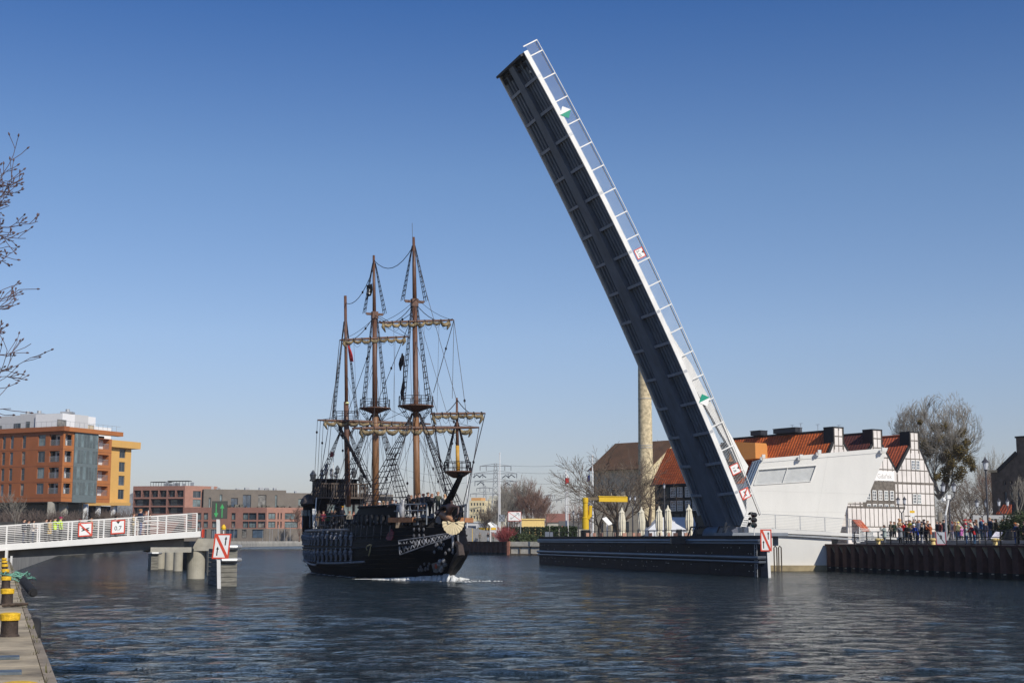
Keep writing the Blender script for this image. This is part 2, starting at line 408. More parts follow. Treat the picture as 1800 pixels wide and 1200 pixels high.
for i in range(8):
    s = along0 + (i - 1) * 11.9
    o = bol if i == 0 else copy_tree(bol)
    o.location = e0 + qdl * s + qn * (lat + (0.0 if i else .1)) + UP * .05
    if i == 0: pp = at(33, 1192, 12.0); o.location = V((pp.x, pp.y, QL + .05))
    o['label'] = blab[i]; o['group'] = 'yellow capped bollards on the left quay'
mb = MB(); rng = random.Random(14)
for i in range(130):       # weeds and grit in the joint behind the coping
    s_ = rng.uniform(14, L_ - 2); c = e0 + qdl * s_ + qn * (cw + rng.uniform(-.05, .07)) + UP * .03
    for k in range(rng.randint(3, 8)):
        a = rng.uniform(0, 2 * pi); h = rng.uniform(.02, .09); q = c + V((cos(a) * .04, sin(a) * .04, 0)); t = q + V((cos(a) * .03, sin(a) * .03, h)); u = V((-sin(a), cos(a), 0)) * .008; mb.face([q - u, q + u, t])
tag(mb.build('joint_weeds', mat('weed_dry', (.13, .12, .05), .9, var=.4), fixn=False), kind='stuff')
# tyre fenders, rope, chain, iron strips
RUB = mat('tyre_rubber', (.02, .02, .022), .8, var=.3, scale=6, bump=.3)
def tyre(p, ax, R, r, label):
    m = MB(); u, v = perp(ax); n, k = 28, 10; ax = V(ax).normalized()
    for i in range(n):
        a = 2 * pi * i / n
        for j in range(k):
            b = 2 * pi * j / k; rr = R + r * cos(b) * .8
            m.v.append(tuple((u * cos(a) + v * sin(a)) * rr + ax * r * 1.15 * sin(b)))
    for i in range(n):
        for j in range(k):
            m.f.append((i * k + j, ((i + 1) % n) * k + j, ((i + 1) % n) * k + (j + 1) % k, i * k + (j + 1) % k)); m.m.append(0)
    o = m.build('tyre_fender', RUB, smooth=True, world=False); o.location = p
    return tag(o, label, 'tyre', 'tyre fenders along the left quay')
tyre(at(61, 1094, 29.5) + V((.0, 0, -.25)), qn, .28, .11, 'black tyre fender hanging flat against the quay edge')
p_t = ground(52, 1035, QL)
m = MB(); pa, pb = at(42, 1021, 47), at(58, 1041, 45.5); m.tube(pa, pb, .14, .14, 16); m.tube(pb, pb + (pb - pa) * .03, .09, .09, 12)
tag(m.build('rubber_fender', RUB), 'black cylinder fender sticking out over the quay edge by the green rope', 'fender')
m = MB(); rng = random.Random(8); c0 = ground(30, 1022, QL)
pts = []
for i in range(85):
    a = i * .33; R = .28 + .25 * sin(i * .071) ; pts.append(c0 + V((cos(a) * R * 1.1 + rng.uniform(-.1, .1), sin(a) * R * 1.6, .12 + .16 * rng.random() + .12 * sin(i * .2))))
m.path(pts, .022, 5)
tag(m.build('green_rope', mat('rope_green', (.16, .36, .27), .9, var=.2), smooth=True), 'tangled pale green mooring rope on the quay edge', 'rope')
m = MB(); c0 = ground(3, 1066, QL + .08); c1 = ground(40, 1064, QL + .05)
for i in range(40):
    t = i / 39; p = c0.lerp(c1, t) + V((0, .25 * sin(i * .5), .03)); q = p + V((.07, .02, .01)); m.tube(p, q, .035, n=5)
tag(m.build('mooring_chain', mat('rusty_chain', (.08, .055, .04), .8, var=.4, scale=8)), 'rusty mooring chain lying across the quay', 'chain')
for i, (py, lab) in enumerate(((1159, 'worn steel plate let into the quay top beyond the nearest bollard'), (1186, 'dark steel plate with a ring on the quay in front of the nearest bollard'))):
    p = ground(10, py, QL + .06); s = (p - e0).dot(qdl); m = MB(); P = e0 + qdl * s + UP * .062
    m.hexa([P + qn * (cw + .25), P + qn * 4, P + qn * 4 + qdl * .35, P + qn * (cw + .25) + qdl * .35], [P + qn * (cw + .25) + UP * .03, P + qn * 4 + UP * .03, P + qn * 4 + qdl * .35 + UP * .03, P + qn * (cw + .25) + qdl * .35 + UP * .03])
    m.tube(P + qn * (cw + .8) + UP * .0, P + qn * (cw + .8) + UP * .14, .02); m.tube(P + qn * (cw + .7) + UP * .13, P + qn * (cw + .95) + UP * .15, .015)
    tag(m.build('steel_plate', mat('worn_steel', (.16, .19, .21), .5, metal=.5, var=.4, scale=5)), lab, 'plate', 'steel plates on the quay')
# ================================================================ the raised leaf
LEAFW = mat('leaf_white', (.76, .75, .72), .45, var=.10, scale=1.6, stretch=(1, 1, .5))
LEAFB = mat('leaf_blue_grey', (.12, .155, .205), .5, var=.28, scale=.7, stretch=(1, 1, .4))
LEAFR = mat('leaf_rib_grey', (.125, .16, .21), .5, var=.3, scale=1.2, stretch=(1, 1, .4))
fas = [(1306, 903.5), (1299.5, 888.6), (1275.5, 834.8), (1254, 779.5), (1233, 727), (1211.7, 673), (1187.6, 621), (1160.5, 562.8), (1137.3, 513),
       (1112, 460), (1086.7, 406.7), (1062.7, 360), (1033.3, 300), (1009.5, 256), (981, 206), (953.5, 154.5), (920.7, 91.4)]
def AZ(px, py, W=0.0):
    p = onplane(px, py, HN + w_ * W, w_); return V(((p - HN).dot(a_), p.z))
prof = [AZ(*q) for q in fas]
# smooth the traced edge with a cubic in its own chord frame
c0, c1 = prof[0], prof[-1]; ch = (c1 - c0); CL = ch.length; ct = ch / CL; cn = V((-ct.y, ct.x))
import numpy as np
ss = np.array([(p - c0).dot(ct) / CL for p in prof]); dd = np.array([(p - c0).dot(cn) for p in prof])
basis = np.stack([ss * (1 - ss), ss ** 2 * (1 - ss)], 1); co = np.linalg.lstsq(basis, dd, rcond=None)[0]
NS = 60
def prf(s):
    s = s / CL; d = co[0] * s * (1 - s) + co[1] * s * s * (1 - s); return c0 + ct * (s * CL) + cn * d
def tn(s):
    T = (prf(s + .05) - prf(s - .05)).normalized(); return T, V((-T.y, T.x))
def BP(s, W, n):
    p = prf(s); N = tn(s)[1]; q = p + N * n; return V((HN.x, HN.y, 0)) + a_ * q.x + w_ * W + UP * q.y
def wd(s): return 8.2 - 1.7 * s / CL
leaf = empty('bascule_leaf', V((HN.x, HN.y, 0)) + UP * 3, 'raised white edged bascule leaf of the footbridge tilted high into the sky', 'bridge leaf')
def strip(mb, s0, s1, W0, W1, n0, n1, N=24):
    """swept box along the leaf; W and n may be functions of s"""
    g = lambda f, s: f(s) if callable(f) else f
    k = len(mb.v)
    for i in range(N + 1):
        s = s0 + (s1 - s0) * i / N
        for W, n in ((W0, n0), (W1, n0), (W1, n1), (W0, n1)): mb.v.append(tuple(BP(s, g(W, s), g(n, s))))
    for i in range(N):
        for j in range(4):
            a, b = k + i * 4 + j, k + i * 4 + (j + 1) % 4
            mb.f.append((a, b, b + 4, a + 4)); mb.m.append(mb.i)
    mb.f.append((k, k + 1, k + 2, k + 3)); mb.f.append(tuple(k + N * 4 + t for t in (3, 2, 1, 0))); mb.m += [mb.i, mb.i]
S1 = CL
m = MB(); strip(m, -.5, S1, 0, .16, 0, .40); m.build('fascia', LEAFW, leaf)
m = MB(); strip(m, 0, S1, lambda s: wd(s) - .16, wd, 0, .40); m.build('fascia', LEAFW, leaf)
m = MB(); strip(m, -1.2, S1 - .1, .165, lambda s: wd(s) - .165, .27, .36); m.build('deck', mat('deck_plate_dark', (.05, .065, .09), .6, var=.3), leaf)
gw = lambda s: 2.75 - 1.75 * min(1, (max(s, 0) / S1) ** .8)
gc = lambda s: wd(s) * .48
m = MB(); strip(m, -1.3, S1 - .2, lambda s: gc(s) - gw(s) / 2, lambda s: gc(s) + gw(s) / 2, lambda s: -.40 + .18 * min(1, s / S1 * 1.1), .265); m.build('centre_girder', LEAFB, leaf)
cbs = 2.72
for side in (0, 1):
    for j in range(4):
        f = (j + .62) / 4.35
        def Wc(s, o=0.0, f=f, side=side):
            lo, hi = (.2, gc(s) - gw(s) / 2) if side == 0 else (gc(s) + gw(s) / 2, wd(s) - .2)
            return lo + (hi - lo) * f + o
        m = MB(); strip(m, -1.0, S1 - .6, lambda s: Wc(s, -.2), lambda s: Wc(s, .2), .03, .268, 30)
        k0 = len(m.v) - 31 * 4                      # taper the rib to a trapezoid
        for i in range(31):
            s = -1.0 + (S1 + .4) * i / 30
            m.v[k0 + i * 4] = tuple(BP(s, Wc(s, -.12), .03)); m.v[k0 + i * 4 + 1] = tuple(BP(s, Wc(s, .12), .03))
        m.build('stiffener', LEAFR, leaf)
s = S1 - 2.3
while s > .5:
    for side in (0, 1):
        lo, hi = (.16, gc(s) - gw(s) / 2) if side == 0 else (wd(s) - .16, gc(s) + gw(s) / 2)
        T = tn(s)[0]; T3 = a_ * T.x + UP * T.y; gd = -.40 + .18 * min(1, s / S1 * 1.1)
        m = MB(); m.prism([BP(s, lo, .02), BP(s, hi, gd * .55), BP(s, hi, .265), BP(s, lo, .265)], T3 * .04)
        m.prism([BP(s - .11, lo, .0), BP(s - .11, hi, gd * .55 - .02), BP(s - .11, hi, gd * .55 + .03), BP(s - .11, lo, .05)], T3 * .24)
        m.build('crossbeam', mat('crossbeam_grey', (.27, .315, .38), .5, var=.15), leaf)
    s -= cbs
m = MB(); T, N_ = tn(S1); T3 = a_ * T.x + UP * T.y
strip(m, S1 - .22, S1 - .02, .18, lambda s: wd(s) - .18, -.32, .34, 2)
for q in (1.0, 2.3, 4.4, 5.6):
    m.box(BP(S1 - .9, q, .0), (.35, .3, .3)); m.tube(BP(S1 - 1.1, q + .4, .05), BP(S1 - .4, q + .4, .05), .12)
m.build('tip_lock', mat('tip_black', (.02, .02, .025), .6), leaf)
m = MB(); m.box(BP(S1 - 1.6, .75, .05), (.2, .2, .2)); m.build('lamp_housing', WHITE, leaf)
# railings on both sides
for W0 in (.06, None):
    rl = empty('railing', (0, 0, 0), None, None); rl.parent = leaf; rl.location = (0, 0, 0)
    WW = (lambda s: .06) if W0 else (lambda s: wd(s) - .1)
    H = 1.22; sr0, sr1 = -.7, S1 + (.45 if W0 else -1.2)
    m = MB(); N = 40
    m.path([BP(sr0 + (sr1 - sr0) * i / N, WW(S1), .40 + H) for i in range(N + 1)], .04, 6)
    m.build('top_rail', LEAFW, rl)
    m = MB(); m.path([BP(sr0 + (sr1 - sr0) * i / N, WW(S1) + .12, .40 + H - .13) for i in range(N + 1)], .035, 6)
    m.build('handrail', mat('handrail_dark', (.05, .035, .03), .6), rl)
    for q in range(8):
        m = MB(); nn = .40 + .1 + q * (H - .32) / 7
        m.path([BP(sr0 + (sr1 - sr0) * i / N, WW(S1) + .03, nn) for i in range(N + 1)], .0115, 4); m.build('infill_bar', LEAFW, rl)
    s = S1 + (.4 if W0 else -1.25); first = True
    while s > -.7:
        T = tn(s)[0]; T3 = a_ * T.x + UP * T.y; m = MB()
        a0, a1 = BP(s, WW(S1), .22), BP(s, WW(S1), .40 + H); m.beam(a0, a1, .05, .1, T3); m.build('post', LEAFW, rl)
        s -= .95 if first else 2.13; first = False
s = S1 - 2.3
while s > 0:      # splice plates with bolts on the visible fascia
    m = MB(); strip(m, s - .12, s + .12, -.006, -.001, .05, .35, 1); m.build('splice_plate', GALV, leaf)
    s -= cbs * 2
# the wing that leaves the deck line and ends in a point beside the hinge
hpx = [(1163, 560), (1175, 574), (1186, 597), (1199, 617), (1216, 640), (1229, 667), (1243, 693), (1257, 719), (1271, 741), (1287, 768), (1303, 799), (1315.5, 819), (1309, 839), (1298, 820),
       (1289, 799), (1279, 780), (1265, 757), (1255, 739), (1244, 720), (1231, 699), (1219, 676), (1190, 624), (1168, 576)]
P0 = HN + w_ * .25
m = MB(); m.prism([onplane(x, y, P0, w_) for x, y in hpx], w_ * .42); m.build('wing', LEAFW, leaf)
# signs carried by the railing
def leaf_frame(px, py, W=-.03):
    q = AZ(px, py, W); best = min(((prf(S1 * i / 300) - q).length, S1 * i / 300) for i in range(301))[1]
    T, N = tn(best); O = V((HN.x, HN.y, 0)) + a_ * q.x + w_ * W + UP * q.y
    return Fr(O, -(a_ * T.x + UP * T.y), a_ * N.x + UP * N.y)
def board(name, fr, hw, hh, label, group, border=.09, fill=SWHITE, edge=RED, cat='sign', parent_loc=None, th=.03):
    r = empty(name, fr.O, label, cat, group)
    m = MB(); wall_holes(m, fr, -hw, -hh, hw, hh, [(-hw + border, -hh + border, hw - border, hh - border)], .01)
    m2 = MB(); fr.rect(m2, -hw, -hh, hw, hh, -th, -.012); m2.build('back_plate', GALV, r)
    for f in ((-hw, -hh, hw, -hh + border), (-hw, hh - border, hw, hh), (-hw, -hh + border, -hw + border, hh - border), (hw - border, -hh + border, hw, hh - border)):
        fr.rect(m, *f, -.011, .004)
    m = MB()
    for f in ((-hw, -hh, hw, -hh + border), (-hw, hh - border, hw, hh), (-hw, -hh + border, -hw + border, hh - border), (hw - border, -hh + border, hw, hh - border)):
        fr.rect(m, *f, -.011, .006)
    m.build('border', edge, r)
    m = MB(); fr.rect(m, -hw + border, -hh + border, hw - border, hh - border, -.011, .0); m.build('face', fill, r)
    return r
def slash(r, fr, hw, hh, flip=1, th=.05, m_=None, d=.004):
    m = MB(); L = math.hypot(hw, hh); ux, uz = hw / L, hh / L; px_, pz = -uz * th, ux * th
    fr.flat(m, [(flip * (-hw + px_), hh * 1 + pz - .0), (flip * (-hw - px_), hh - pz), (flip * (hw - px_), -hh - pz), (flip * (hw + px_), -hh + pz)], .001, d + .008) if False else \
        fr.flat(m, [(flip * (-hw), hh), (flip * (-hw + th * 1.4), hh), (flip * hw, -hh + th * 1.4), (flip * hw, -hh), (flip * (hw - th * 1.4), -hh), (flip * -hw, hh - th * 1.4)], .001, d + .008)
    m.build('slash', m_ or RED, r)
def glyph_arrow(r, fr, a, b0, b1, th=.035, hw=.085, hl=.17, m_=SBLACK, d=.005):
    s_ = 1 if b1 > b0 else -1; m = MB()
    fr.flat(m, [(a - th, b0), (a + th, b0), (a + th, b1 - s_ * hl), (a + hw, b1 - s_ * hl), (a, b1), (a - hw, b1 - s_ * hl), (a - th, b1 - s_ * hl)], .001, d); m.build('arrow', m_, r)
def diamond(px, py, tip_first, label):
    fr = leaf_frame(px, py); r = empty('clearance_marker', fr.O, label, 'marker', 'white and green diamonds on the leaf railing')
    h = .56; m = MB(); fr.flat(m, [(-h, 0), (0, -h), (0, h)], -.02, 0); m.build('half_panel', SGREEN if not tip_first else SWHITE, r)
    m = MB(); fr.flat(m, [(0, -h), (h, 0), (0, h)], -.02, 0); m.build('half_panel', SWHITE if not tip_first else SGREEN, r)
diamond(994, 197.5, True, 'upper white and green diamond marker on the railing near the leaf tip')
diamond(1238.5, 703, False, 'lower green and white diamond marker on the railing above the red roof')
def clearance(px, py, txt, label):
    fr = leaf_frame(px, py); r = board('clearance_sign', fr, .43, .43, label, 'red bordered signs on the leaf railing', .075)
    m = MB(); fr.flat(m, [(-.12, .35), (.12, .35), (0, .17)], .001, .006); m.build('triangle', SBLACK, r)
    m = MB(); add_text(m, fr, txt, 0, -.1, .36, .006); m.build('lettering', SBLACK, r)
clearance(1124.8, 445, '2.10', 'red bordered 2.10 clearance sign halfway up the leaf railing')
clearance(1292.5, 824, '1.8', 'red bordered 1.8 clearance sign low on the leaf railing')
fr = leaf_frame(1310, 867); r = board('prohibition_sign', fr, .43, .43, 'red bordered sign with struck out black oars, lowest on the leaf railing', 'red bordered signs on the leaf railing', .075)
def oars(r, fr, sc=1.0):
    m = MB()
    for sg in (1, -1):
        pts = []
        for i in range(16):
            a = 2 * pi * i / 16; x, y = .26 * cos(a) * sc, .045 * sin(a) * sc; q = sg * .35
            pts.append((x * cos(q) - y * sin(q), x * sin(q) + y * cos(q)))
        fr.flat(m, pts, .001, .005 + .001 * sg)
    m.build('symbol', SBLACK, r)
oars(r, fr); slash(r, fr, .35, .35, 1)

# ---------------------------------------------------------------- hinge machinery and platform behind the guide wall
def Q(A, W, Z): return V((HN.x, HN.y, 0)) + a_ * A + w_ * W + UP * Z
DK = mat('machine_black', (.018, .022, .03), .45, var=.3, scale=3)
r = empty('hinge_machinery', Q(0, 4, 2.4), 'dark hinge cradle and hydraulic arms under the raised leaf', 'machinery')
m = MB(); m.tube(Q(.3, 2.6, 3.2), Q(.3, 5.4, 3.2), .75, n=24); m.build('hinge_drum', LEAFB, r)
for W0 in (.3, 5.6):
    m = MB(); m.box(Q(.2, W0 + 1.1, 2.9), (1.6, 2.0, .9)); m.build('bearing_block', DK, r)
    m = MB(); m.path([Q(1.7, W0, 3.0), Q(1.2, W0 + .3, 3.9), Q(.9, W0 + .4, 3.95), Q(.9, W0 + 2.2, 3.95), Q(1.1, W0 + 2.5, 3.1)], .07, 8); m.build('guard_hoop', DK, r)
    m = MB(); m.tube(Q(1.5, W0 + 1, 2.6), Q(1.0, W0 + 1, 3.8), .16, .16, 12); m.tube(Q(1.1, W0 + 1, 3.6), Q(.9, W0 + 1, 4.3), .1, .1, 10); m.build('hydraulic_ram', DK, r)
m = MB(); m.box(Q(.5, 6.8, 2.75), (5.2, 1.2, .5)); m.build('cable_trunk', DK, r)
r = empty('hinge_platform', Q(-2, 0, 2.4), 'grey service platform right of the leaf hinge, above the guide wall', 'platform')
m = MB(); m.hexa([Q(-3.5, -1.2, 3.15), Q(1.7, -1.2, 3.15), Q(1.7, 2, 3.15), Q(-3.5, 2, 3.15)], [Q(-3.5, -1.2, 3.42), Q(1.7, -1.2, 3.42), Q(1.7, 2, 3.42), Q(-3.5, 2, 3.42)]); m.build('slab', GREYST, r)
for A_ in (-3, 1):
    m = MB(); m.box(Q(A_, 0, 2.75), (.4, .4, .8)); m.build('leg', GREYST, r)
r = empty('access_ladder', Q(-.2, -1.4, 3.4), 'short white steel ladder leaning up to the deck by the traffic light', 'ladder')
lA, lB = at(1302, 926, 115.5), at(1313, 898, 115.5); lw = V((.42, 0, 0))
for o_ in (V((0, 0, 0)), lw):
    m = MB(); m.beam(lA + o_, lB + o_, .06, .08, (0, 1, 0)); m.build('rail', WHITE, r)
for i in range(7):
    m = MB(); p = lA.lerp(lB, (i + .6) / 7.4); m.beam(p, p + lw, .03, .14, (0, .6, .8)); m.build('tread', WHITE, r)
tl = at(1326, 932, 114)
r = empty('traffic_light', tl, 'river traffic light with three dark visored lamps beside the hinge', 'traffic light')
m = MB(); m.tube(at(1326, 946, 114), at(1326, 900, 114), .045); m.build('post', WHITE, r)
for i, (py, c) in enumerate(((904.5, (.10, .01, .01)), (913.5, (.10, .02, .01)), (922.5, (.0, .16, .13)))):
    c_ = at(1322, py, 113.8); m = MB(); m.lathe(c_ + V((.2, .05, 0)), [(.12, -.18), (.19, -.1), (.2, .1), (.2, .2)], 14, (-.8, -.6, 0)); h = m.build('lamp', SBLACK, r)
    m = MB(); d = V((-.8, -.6, 0)); m.path([c_ + V((.2, .05, 0)) + d * .18, c_ + V((.2, .05, .0)) + d * .28], [.16, .1], 14); m.build('lens', mat('lens_%d' % i, c, .2), h)
    m = MB()
    s_ = V((.6, -.8, 0)); cc = c_ + V((.2, .05, 0)) + d * .2
    ring = [cc + s_ * .22 * cos(a) + UP * .22 * sin(a) for a in [pi * k / 8 for k in range(9)]]
    for k in range(8): m.face([ring[k], ring[k + 1], ring[k + 1] + d * .3, ring[k] + d * .3])
    m.build('visor', SBLACK, h, fixn=False)

# ================================================================ fixed part of the bridge on the left
PL = HN; lb_top = [onplane(-40, 959.5, PL, w_), onplane(356, 932.6, PL, w_)]
def LB(t, W=0, dz=0):                    # t in metres from the right end, towards the near quay
    e = lb_top[1]; d = (lb_top[0] - lb_top[1]); return e + d.normalized() * t + w_ * W + UP * dz
LBL = (lb_top[0] - lb_top[1]).length; WD = 6.2
fb = empty('fixed_bridge', LB(0), 'pale fixed approach span of the footbridge with horizontal bar railing, left bank', 'bridge')
m = MB(); m.hexa([LB(0, 0, -.42), LB(LBL, 0, -.42), LB(LBL, .2, -.42), LB(0, .2, -.42)], [LB(0, 0, 0), LB(LBL, 0, 0), LB(LBL, .2, 0), LB(0, .2, 0)]); m.build('fascia', WHITE, fb)
m = MB(); m.hexa([LB(0, WD, -.42), LB(LBL, WD, -.42), LB(LBL, WD + .2, -.42), LB(0, WD + .2, -.42)], [LB(0, WD, 0), LB(LBL, WD, 0), LB(LBL, WD + .2, 0), LB(0, WD + .2, 0)]); m.build('fascia', WHITE, fb)
m = MB(); m.hexa([LB(.05, .2, -.3), LB(LBL, .2, -.3), LB(LBL, WD, -.3), LB(.05, WD, -.3)], [LB(.05, .2, -.05), LB(LBL, .2, -.05), LB(LBL, WD, -.05), LB(.05, WD, -.05)]); m.build('deck', mat('deck_planks_red', (.34, .15, .11), .8, var=.2), fb)
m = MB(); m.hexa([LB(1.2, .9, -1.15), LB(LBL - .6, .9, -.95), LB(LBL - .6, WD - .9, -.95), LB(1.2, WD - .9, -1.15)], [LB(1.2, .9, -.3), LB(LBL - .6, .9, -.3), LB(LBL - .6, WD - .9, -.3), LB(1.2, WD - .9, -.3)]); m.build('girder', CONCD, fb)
m = MB(); m.box(LB(.0, .1, -.2) + V((.06, -.02, .02)), (.1, .5, .6)); m.build('end_plate', RED, fb)
for W0 in (.08, WD + .1):
    rl = bpy.data.objects.new('railing', None); COL.objects.link(rl); rl.parent = fb
    H = 1.3; m = MB(); m.beam(LB(.4, W0, H), LB(LBL, W0, H), .06, .06); m.build('top_rail', WHITE, rl)
    for q in range(9):
        m = MB(); m.beam(LB(.4, W0, .12 + q * .13), LB(LBL, W0, .12 + q * .13), .022, .03); m.build('infill_bar', WHITE, rl)
    t = .42
    while t < LBL:
        m = MB(); m.beam(LB(t, W0, -.1), LB(t, W0, H), .04, .10, w_.cross(UP)); m.build('post', WHITE, rl); t += 2.17
# pier under its right end
pc = ground(343.5, 1016.5)
PCOL = mat('pier_column', (.36, .335, .27), .85, var=.15, scale=.9, bump=.2)
r = empty('bridge_pier', V((pc.x, pc.y, 0)), 'weathered concrete pier of round columns under the end of the left span', 'pier')
m = MB(); m.tube(V((pc.x, pc.y, -2)), V((pc.x, pc.y, zpix(0, pc.y, 966))), .66, n=28); m.tube(V((pc.x, pc.y, zpix(0, pc.y, 967))), V((pc.x, pc.y, zpix(0, pc.y, 963.5))), .58, n=28); m.build('column', PCOL, r, smooth=False)
for (px, py, rr) in ((372, 1010, .42), (282, 999, .42), (297, 1001, .42), (312.5, 1003, .42)):
    g = ground(px, py); m = MB(); m.tube(V((g.x, g.y, -2)), V((g.x, g.y, 2.35)), rr, n=18); m.build('column', PCOL, r)
m = MB(); ga, gb_ = ground(352, 1004), ground(268, 998); m.hexa([V((ga.x, ga.y + 2.2, -1)), V((gb_.x, gb_.y + 2.2, -1)), V((gb_.x, gb_.y + 3, -1)), V((ga.x, ga.y + 3, -1))], [V((ga.x, ga.y + 2.2, 1.9)), V((gb_.x, gb_.y + 2.2, 1.9)), V((gb_.x, gb_.y + 3, 1.9)), V((ga.x, ga.y + 3, 1.9))]); m.build('shade_screen', mat('shade_screen_dark', (.03, .03, .032), .8, var=.4, scale=1, stretch=(1, 1, 4)), r)  # added dark wall standing in for the shade behind the columns
g = ground(312, 1002); cx = V((pc.x, pc.y, 0))
m = MB(); capz = zpix(0, pc.y, 948.5)
m.hexa([LB(3.6, .4, 0), LB(.7, .4, 0), LB(.7, WD, 0), LB(3.6, WD, 0)], [LB(3.6, .4, 0), LB(.7, .4, 0), LB(.7, WD, 0), LB(3.6, WD, 0)])
for k in range(4): v = m.v[k]; m.v[k] = (v[0], v[1], 1.95)
for k in range(4, 8): v = m.v[k]; m.v[k] = (v[0], v[1], 2.32)
m.build('pier_cap', CONC, r)
m = MB(); c_ = LB(1.0, .6, 0)
m.hexa([V((pc.x - .3, pc.y - .7, 2.05)), V((pc.x + 1.95, pc.y - .7, 2.05)), V((pc.x + 1.95, pc.y + 3, 2.05)), V((pc.x - .3, pc.y + 3, 2.05))],
       [V((pc.x + .25, pc.y - .6, 2.95)), V((pc.x + 1.95, pc.y - .6, 2.85)), V((pc.x + 1.95, pc.y + 3, 2.85)), V((pc.x + .25, pc.y + 3, 2.95))]); m.build('bearing_block', CONC, r)
# timber fender dolphins with round wales
TIM = mat('fender_timber', (.20, .19, .16), .85, var=.35, scale=1.5, bump=.4, stretch=(1, 1, 5))
cdir = w_
def dolphin(p, L, wdt, H, label, cols=True):
    r = empty('fender_dolphin', p, label, 'dolphin', 'fender dolphins around the left pier')
    x = V((w_.y, -w_.x, 0)); n = int(H / .28)
    m = MB()
    for i in range(n):
        z0 = -.3 + i * .29; m.hexa([p + UP * z0, p + x * wdt + UP * z0, p + x * wdt + w_ * L + UP * z0, p + w_ * L + UP * z0],
            [p + UP * (z0 + .26), p + x * wdt + UP * (z0 + .26), p + x * wdt + w_ * L + UP * (z0 + .26), p + w_ * L + UP * (z0 + .26)])
    m.build('timber_wall', TIM, r)
    for z in (.62 * H, .93 * H):
        m = MB(); m.path([p + x * -.15 + w_ * .2 + UP * z, p + x * .1 + w_ * -.22 + UP * z, p + x * (wdt - .1) + w_ * -.22 + UP * z, p + x * (wdt + .2) + w_ * .2 + UP * z, p + x * (wdt + .2) + w_ * L + UP * z], .13, 10); m.build('wale', GALV, r)
g = ground(386, 1030); dolphin(V((g.x, g.y, 0)), 5.5, 1.05, 2.6, 'striped timber fender dolphin beside the two arrow sign')
g = ground(265, 1001); dolphin(V((g.x, g.y, 0)), 3, .7, 2.55, 'dark slatted fender dolphin at the far side of the left pier')
# post with the two arrow sign
def two_arrow(base, pxc, pyc, Y, hw, hh, label, r_, up2=None, roll=0.0):
    f = Fr(at(pxc, pyc, Y), V((1, -.06, 0)).normalized(), V((roll, 0, 1)))
    r = board('passage_sign', f, hw, hh, label, 'red bordered signs with two black arrows', .085)
    m = MB(); mb0 = MB(); f.flat(m, [(-hw + .08, hh - .08), (-hw + .2, hh - .08), (hw - .08, -hh + .2), (hw - .08, -hh + .08), (hw - .2, -hh + .08), (-hw + .08, hh - .2)], .001, .006); m.build('slash', RED, r)
    glyph_arrow(r, f, -hw * .45, -hh * .75, -hh * .02); glyph_arrow(r, f, hw * .42, hh * .08, hh * .78)
    return r, f
g = ground(387, 1034)
SR, f = two_arrow(g, 389.5, 959.5, g.y - .12, .50, .74, 'two arrow sign with red diagonal on the white post at the left pier', None, roll=.1)
m = MB(); m.box((g.x, g.y, 0), (.19, .12, 2 * zpix(0, g.y, 972))); m.beam(V((g.x, g.y, .4)), V((g.x, g.y, zpix(0, g.y, 975))), .2, .13, (0, 1, 0))
pst = MB(); pst.beam(V((g.x, g.y, -1.5)), V((xpix(383.5, g.y, 915), g.y, zpix(0, g.y, 912))), .2, .13, (0, 1, 0))
tag(pst.build('sign_post', WHITE), 'white painted post standing in the water by the left pier', 'post')
f = Fr(at(385.5, 896.5, g.y - .1), (1, -.05, 0)); r = empty('signal_panel', f.O, 'dark grey signal panel with one green arrow down and one up', 'sign')
m = MB(); f.rect(m, -.46, -.5, .46, .55, -.12, 0); m.build('panel', mat('panel_grey', (.075, .08, .07), .6), r)
AG = mat('arrow_green', (.07, .42, .13), .5)
glyph_arrow(r, f, -.19, .42, -.42, .028, .13, .26, AG); glyph_arrow(r, f, .17, -.42, .38, .028, .13, .26, AG)
m = MB(); p = at(393, 930, g.y + 2); m.tube(at(393, 945, g.y + 2), p, .04); r = empty('beacon', p, 'small yellow navigation beacon behind the two arrow sign', 'beacon'); m.build('mast', WHITE, r)
m = MB(); m.lathe(p, [(.13, 0), (.15, .12), (.05, .3)], 10); m.build('lamp', YELLOW, r)
# signs on the left railing
def rail_sign(px, py, label):
    f = Fr(onplane(px, py, PL - w_ * .06, w_), (lb_top[1] - lb_top[0]).normalized()); return board('railing_sign', f, .49, .49, label, 'red bordered signs on the left railing', .085), f
r, f = rail_sign(150, 930, 'red bordered sign with struck out black oars on the left railing'); oars(r, f, 1.15); slash(r, f, .4, .4, 1)
r, f = rail_sign(207.5, 925.5, 'red bordered 0,7 clearance sign on the left railing')
m = MB(); f.flat(m, [(-.14, .4), (.14, .4), (0, .2)], .001, .006); m.build('triangle', SBLACK, r)
m = MB(); add_text(m, f, '0,7', 0, -.1, .42, .006); m.build('lettering', SBLACK, r)
# white post at the landward end and low barrier on the deck
m = MB(); p = onplane(12, 965, PL - w_ * .1, w_); m.box(p + V((0, 0, -.9)), (.16, .16, 1.8)); m.box(p + V((.32, .1, -1.1)), (.12, .12, 1.3)); tag(m.build('abutment_post', WHITE), 'white steel posts under the landward end of the left span', 'post')
r = empty('barrier', LB(3.6, 2, 0), 'white folding barrier standing on the left span near its end', 'barrier')
for i, dx in enumerate((3.0, 3.7, 4.4, 5.0)):
    m = MB(); m.beam(LB(dx, 2, 0), LB(dx, 2, 1.1 if i != 1 else 1.75), .05, .05, w_); m.build('post', WHITE, r)
for z in (.4, .75, 1.0):
    m = MB(); m.beam(LB(2.9, 2, z), LB(5.1, 2, z), .04, .08, UP); m.build('bar', WHITE, r)
